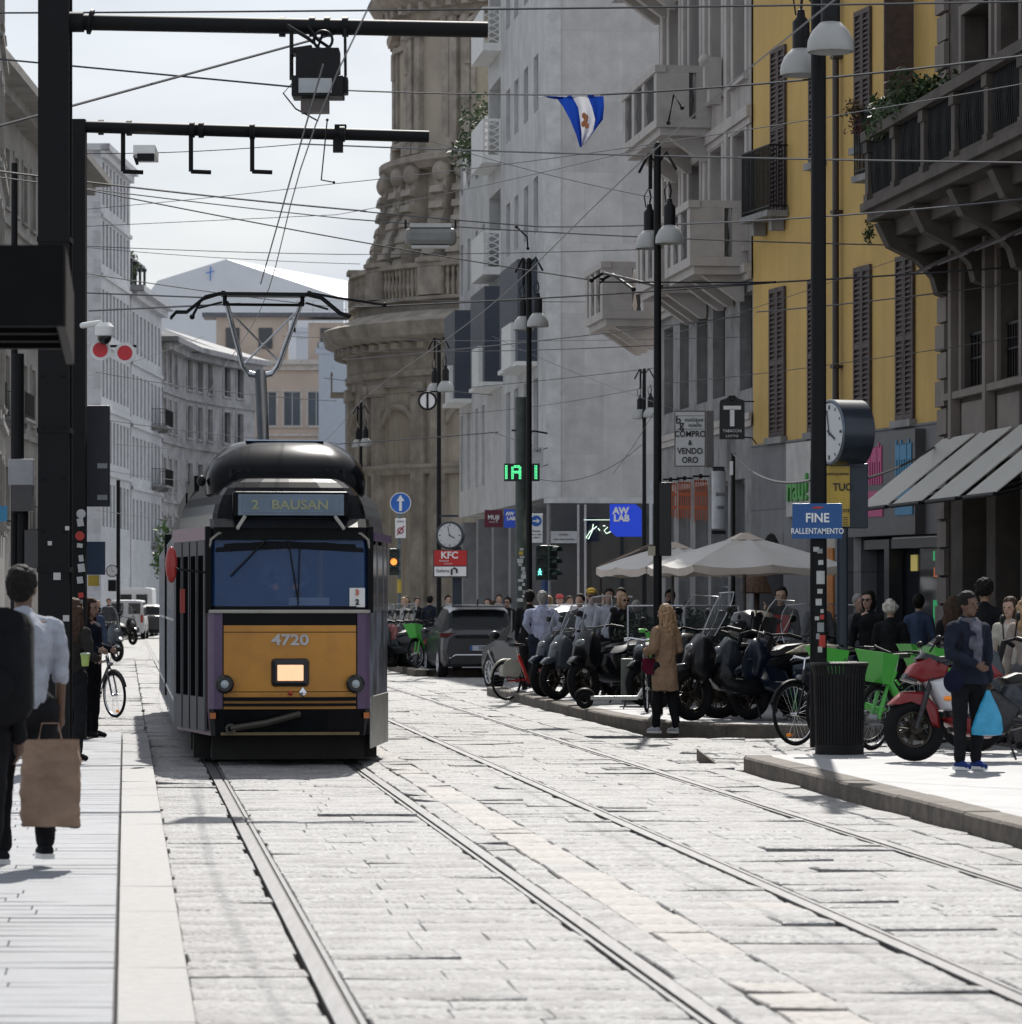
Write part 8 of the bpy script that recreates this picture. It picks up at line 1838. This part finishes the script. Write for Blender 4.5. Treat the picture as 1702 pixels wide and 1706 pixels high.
# paper bag
Yb = 22.0; a0 = PP(36, 1232, Yb); a1 = PP(131, 1376, Yb); w_ = a1.x-a0.x
pb = thing('paper_bag', 'creased brown paper shopping bag carried by the man in the white T-shirt', 'bag', (0.5*(a0.x+a1.x), Yb, a1.z), R(8))
h_ = a0.z-a1.z; g = MB(); P0 = [(-w_/2, -.08), (0, -.085), (w_/2, -.08), (w_/2+.005, 0), (w_/2, .08), (0, .085), (-w_/2, .08), (-w_/2-.005, 0)]
rs = random.Random(2); secs = []
for i in range(8):
    z = h_*i/7; secs.append([(x*(1+.015*math.sin(i*1.3))+rs.uniform(-.006, .006), y*(1-.25*(i/7)) + rs.uniform(-.010, .010), z) for x, y in P0])
g.loft(secs, caps=False); g.quad(*reversed(secs[0])); kraft = mat('kraft_paper', (.26, .17, .115), .7, var=.22, scale=4, bump=1.0, bscale=7); pbo = g.build('bag', kraft, pb, smooth=20); q_ = pbo.modifiers.new('sub', 'SUBSURF'); q_.subdivision_type = 'SIMPLE'; q_.levels = q_.render_levels = 3; tt = bpy.data.textures.new('creases', 'CLOUDS'); tt.noise_scale = .11; q_ = pbo.modifiers.new('creases', 'DISPLACE'); q_.texture = tt; q_.strength = .05; q_.mid_level = .5; q_.texture_coords = 'LOCAL'
g = MB(); g.tube([(-.07, -.05, h_), (-.05, -.02, h_+.10), (.05, -.02, h_+.10), (.07, -.05, h_)], .005, 5); g.build('handle', kraft, pb)
person('woman in dark top and long black trousers beside the black columns', at(124, PH, 37.0), (.6, 1), 1.66, 'a', 'brown', 'long', top=fab('dark_taupe', (.03, .028, .026)), bottom=blk, shoes=blk, arms=('fore', 'fore'), stride=.3, det=1, build_=.9)
person('person in navy jacket holding a green cup at the platform end', at(150, PH, 43.5), (.8, -.35), 1.68, 'a', 'brown', 'long', top=nav, bottom=blk, arms=('fore', 'fore'), det=1)
cp = thing('cup', 'pale green drinking cup held by the woman beside the black columns', 'cup', PP(142, 1100, 36.75)); g = MB(); g.lathe([(0, -.06), (.035, -.06), (.048, .06), (0, .06)], n=18); g.build('cup', mat('cup_green', (.35, .45, .12), .5), cp, smooth=40); g = MB(); g.lathe([(0, .06), (.052, .06), (.052, .072), (.02, .08), (0, .08)], n=18); g.build('lid', mat('cup_lid', (.45, .5, .4), .4), cp, smooth=40)
person('man in long dark coat walking far down the left pavement', at(181, PH, 137), (0, -1), 1.8, 'a', 'brown', 'short', top=blk, bottom=blk, coat=.25, det=0, stride=.5)
person('person in dark clothes behind the man in the long coat, far left', at(163, PH, 146), (0, -1), 1.72, 'a', 'blonde', 'bob', top=blk, bottom=blk, det=0)
person('person in a blue jacket on the left pavement past the platform', at(154, PH, 64), (.4, -1), 1.7, 'a', 'brown', 'long', top=den, bottom=blk, det=0, stride=.4)
# --- driver
person('tram driver in dark clothes seated behind the blue windscreen', (-2.42, 38.35, .80), (.107, -1), 1.72, 'a', 'black', 'short', top=fab('driver_blue', (.10, .15, .25)), bottom=nav, arms=('wheel', 'wheel'), det=0)
# --- right side
person('grey haired man in pale blue shirt seen from behind, hand on hip, beside the scooters', at(903, RH, 61.8), (-.12, 1), 1.74, 'a', 'grey', 'short', top=lbl, bottom=nav, arms=('hip', 'hip'), det=2, build_=1.42)
person('man in black coat in front of the pale blue shirted man', at(882, RH, 63.6), (.2, 1), 1.76, 'c', 'black', 'short', top=blk, bottom=blk, det=1, build_=1.15)
pG, wl, wr, k = person('young woman with long wavy blonde hair in a tan coat stepping off the kerb', at(1108, .02, 46.6), (-.55, .75), 1.66, 'a', 'blonde', 'long', top=tan, jacket=tan, bottom=blk, shoes=fab('sneaker', (.35, .35, .37)), coat=.42, arms=('fore', 'fore'), stride=.45, det=2, build_=.98, headturn=.3)
hb = thing('handbag', 'dark red crossbody handbag hanging at the side of the tan coat', 'bag', PP(1087, 1108, 46.7)); g = MB(); shape(g, [(-.13, .09), (.13, .09), (.15, -.06), (.08, -.12), (-.08, -.12), (-.15, -.06)], .05); g.T = None; b_ = g.build('bag', fab('maroon', (.11, .012, .03)), hb, smooth=60); b_.rotation_euler = (0, 0, R(70))
g = MB(); g.tube([(-.03, 0, .08), (.04, -.09, .22), (.16, -.13, .42), (.26, -.06, .55)], .010, 5); g.build('strap', fab('maroon', (.11, .012, .03)), hb)
person('man in black jacket with red chest and white lower band, near the arched door', at(1301, RH, 51.5), (-.1, -1), 1.77, 'a', 'black', 'short', top=blk, bottom=blk, arms=('up', 'down') if False else ('down', 'up'), det=1, build_=1.1)
jk = bpy.data.objects[[o.name for o in bpy.data.objects if o.get('label', '').startswith('man in black jacket with red')][0]]
g = MB(); P = [[(x, -.150-.018*(1-(x/.13)**2), z) for x in (-.13, -.06, 0, .06, .13)] for z in (1.36, 1.3, 1.2)]; g.loft(P+[[(x*.6, -.160-.01*(1-abs(x)/.13), 1.1) for x in (-.13, -.06, 0, .06, .13)]], closed=False, caps=False); x_ = g.build('red_panel', fab('red', (.30, .012, .015)), jk, recalc=False)
g = MB(); g.lathe([(.150, 1.0), (.155, 1.12)], n=20, a0=180, a1=360); g.build('white_band', wfab, jk, recalc=False)
person('woman in black with big sunglasses near the yellow house shop', at(1446, RH, 47.5), (-.5, -.9), 1.70, 'a', 'black', 'bob', top=blk, bottom=blk, glasses=True, det=1)
person('woman with curly white hair in dark coat seen from behind, at the green bicycles', at(1483, RH, 46), (.2, 1), 1.57, 'a', 'white', 'curly', top=blk, bottom=blk, det=1, build_=1.1)
person('person with grey hair partly behind the woman with sunglasses', at(1430, RH, 50.5), (.5, -1), 1.66, 'a', 'grey', 'short', top=gry, bottom=blk, det=0)
pW, wl, wr, k = person('woman in navy jacket and grey scarf holding a bright blue plastic bag', at(1612, RH, 33.4), (.45, -.9), 1.64, 'b', 'black', 'bun', top=nav, bottom=blk, shoes=fab('blue_shoe', (.02, .04, .16)), scarf=fab('scarf_grey', (.13, .13, .16), .5), arms=('bag', 'front'), det=2, build_=1.12, headturn=.25, coat=.16)
hw = PP(1645, 1150, 33.3)
bg_ = thing('plastic_bag', 'bright blue thin plastic bag hanging from the hand of the woman with scarf', 'bag', hw)
g = MB(); secs = []; rs = random.Random(6)
for i, (z, rx, ry) in enumerate([(.0, .018, .015), (-.05, .035, .03), (-.13, .075, .05), (-.24, .115, .07), (-.36, .140, .075), (-.41, .135, .07), (-.42, .06, .03)]):
    secs.append([(rx*math.cos(t)*(1+.10*math.sin(5*t+i))+rs.uniform(-.004, .004), ry*math.sin(t)*(1+.12*math.sin(6*t+i*.7)), z) for t in [2*math.pi*j/22 for j in range(22)]])
g.loft(secs); g.build('bag', mat('plastic_blue', (.03, .33, .55), .3, var=.15, scale=12, bump=.4, bscale=18, spec=.6), bg_, smooth=50)
b2g = thing('shoulder_bag', 'navy blue round bag held at the waist of the woman with scarf', 'bag', PP(1588, 1135, 33.15)); g = MB(); g.ell((0, 0, 0), (.095, .06, .11), 16, 10); g.build('bag', fab('deep_blue', (.010, .011, .028)), b2g, smooth=60); g = MB(); g.tube([(.05, .02, .1), (.06, .08, .3), (.1, .12, .45)], .008, 5); g.build('strap', blk, b2g)
person('tall dark haired man in black behind the woman with scarf, facing the shop', at(1640, RH, 41.5), (.3, 1), 1.80, 'c', 'black', 'curly', top=blk, bottom=blk, det=1)
person('woman with short brown hair in pale beige jacket at the right edge', at(1682, RH, 39.5), (-.5, -.85), 1.60, 'a', 'brown', 'bob', top=crm, bottom=gry, det=1)
person('long haired blonde person in beige coat cut by the right edge', at(1712, RH, 38), (.2, 1), 1.62, 'a', 'blonde', 'long', top=fab('beige', (.30, .25, .22)), bottom=gry, det=1)
person('person with reddish hair standing in shade left of the woman with scarf', at(1588, RH, 44), (.3, .9), 1.62, 'a', 'brown', 'long', top=blk, bottom=blk, det=0)
person('person reflected dark in the shop doorway, wearing checked shirt', at(1530, RH, 51), (.3, .9), 1.66, 'a', 'black', 'short', top=den, bottom=blk, det=0)
# crowd in the square behind the scooters
cr_ = [(985, 60.5, 1.78, 'c', 'brown', 'short', wfab, (0, -1), dict(hat=fab('yellow_cap', (.40, .26, .05)), glasses=True), 'man in yellow cap and sunglasses in the crowd behind the scooters'),
 (1014, 60, 1.78, 'c', 'black', 'short', wfab, (.1, -1), {}, 'dark haired man in white shirt in the crowd right of the yellow cap'),
 (1034, 63, 1.80, 'a', 'black', 'short', gry, (-.2, -1), {}, 'man in grey behind the blonde woman with sunglasses'),
 (1038, 58.5, 1.70, 'a', 'blonde', 'bob', blk, (.5, -1), dict(glasses=True), 'blonde woman with dark sunglasses and black jacket behind the glass screen'),
 (1060, 58.8, 1.58, 'a', 'grey', 'short', lbl, (.2, 1), {}, 'grey haired person in pale blue shirt seen from behind at the terrace'),
 (1116, 60.2, 1.76, 'c', 'black', 'short', wfab, (-.1, -1), dict(beard=True), 'bearded man in pale shirt on the terrace between the lamp post and the umbrella pole'),
 (966, 64, 1.70, 'a', 'black', 'short', blk, (-.4, -1), {}, 'dark haired person left of the man with yellow cap'),
 (932, 76, 1.72, 'a', 'brown', 'short', fab('red', (.30, .012, .015)), (0, -1), dict(hat=mat('helmet_red', (.5, .02, .02), .3)), 'person wearing a bright red cap behind the dark car roof'),
 (914, 72, 1.68, 'a', 'blonde', 'bob', gry, (.3, 1), {}, 'light haired woman right behind the two men'),
 (948, 74, 1.68, 'a', 'brown', 'short', blk, (.3, -1), {}, 'dark clad person right of the red cap'),
 (812, 92, 1.66, 'a', 'brown', 'long', blk, (-.3, -1), {}, 'long haired woman above the roof of the grey car, leftmost of three'),
 (831, 93, 1.76, 'a', 'brown', 'short', crm, (0, -1), {}, 'taller man above the roof of the grey car'),
 (845, 91, 1.68, 'c', 'black', 'curly', blk, (-.3, -1), dict(glasses=True), 'curly dark haired woman above the right end of the grey car roof'),
 (822, 96, 1.60, 'a', 'brown', 'bob', gry, (-.3, 1), {}, 'shorter red brown haired person between the heads above the grey car'),
 (672, 92, 1.68, 'a', 'blonde', 'bob', crm, (0, -1), {}, 'fair haired woman among the far motorcycles, next to the tram'),
 (676, 96, 1.72, 'a', 'brown', 'long', gry, (.3, -1), {}, 'woman with long brown hair between the far motorcycles'),
 (695, 98, 1.7, 'a', 'black', 'short', blk, (.2, -1), {}, 'dark figure behind the far motorcycles, left of the lamp post'),
 (716, 97, 1.74, 'a', 'black', 'short', nav, (.3, 1), {}, 'figure in navy just left of the far lamp post'),
 (746, 95, 1.74, 'a', 'black', 'short', blk, (.3, -1), {}, 'dark figure between the far lamp post and the clock stand'),
 (1003, 70, 1.7, 'a', 'brown', 'long', crm, (.3, -1), {}, 'woman farther back in the crowd before the shop window'),
 (1362, 54, 1.72, 'a', 'brown', 'short', gry, (.3, -1), {}, 'man in grey behind the nearest lamp post')]
for (px, Y, H_, sk, hr, st, tp, fc, kw, lb) in cr_: person(lb, at(px, RH, Y), fc, H_, sk, hr, st, top=tp, bottom=blk, det=0, **kw)
# mannequins in the shop window
for px, c_, cap_, lb in [(999, wfab, stick[1], 'shop window mannequin in white top and red cap'), (1024, fab('pinkish', (.35, .12, .13)), blk, 'shop window mannequin in pink top with dark head')]:
    m_ = thing('mannequin', lb, 'mannequin', at(px, 0, 97.4)); z0 = zpy(1000, 97.4)
    g = MB(); g.cap((0, 0, z0-.5), (0, 0, z0+.1), .13, .16); g.cap((-.16, 0, z0+.08), (.16, 0, z0+.08), .07, .07); g.cap((-.2, 0, z0+.05), (-.24, 0, z0-.4), .06, .045); g.cap((.2, 0, z0+.05), (.24, 0, z0-.4), .06, .045); rem(g, 'torso', c_, m_, .02)
    g = MB(); g.cap((0, 0, z0+.15), (0, 0, z0+.28), .04, .04); g.ell((0, 0, z0+.38), (.085, .1, .12), 12, 8); rem(g, 'head', blk, m_, .02); g = MB(); g.ell((0, 0, z0+.45), (.095, .11, .07), 12, 8); g.ell((0, -.1, z0+.43), (.07, .07, .012), 10, 6); g.build('cap', cap_, m_, smooth=60)
    g = MB(); g.tube([(0, 0, 0.2), (0, 0, z0-.4)], .03, 8); g.build('stand', alu, m_)
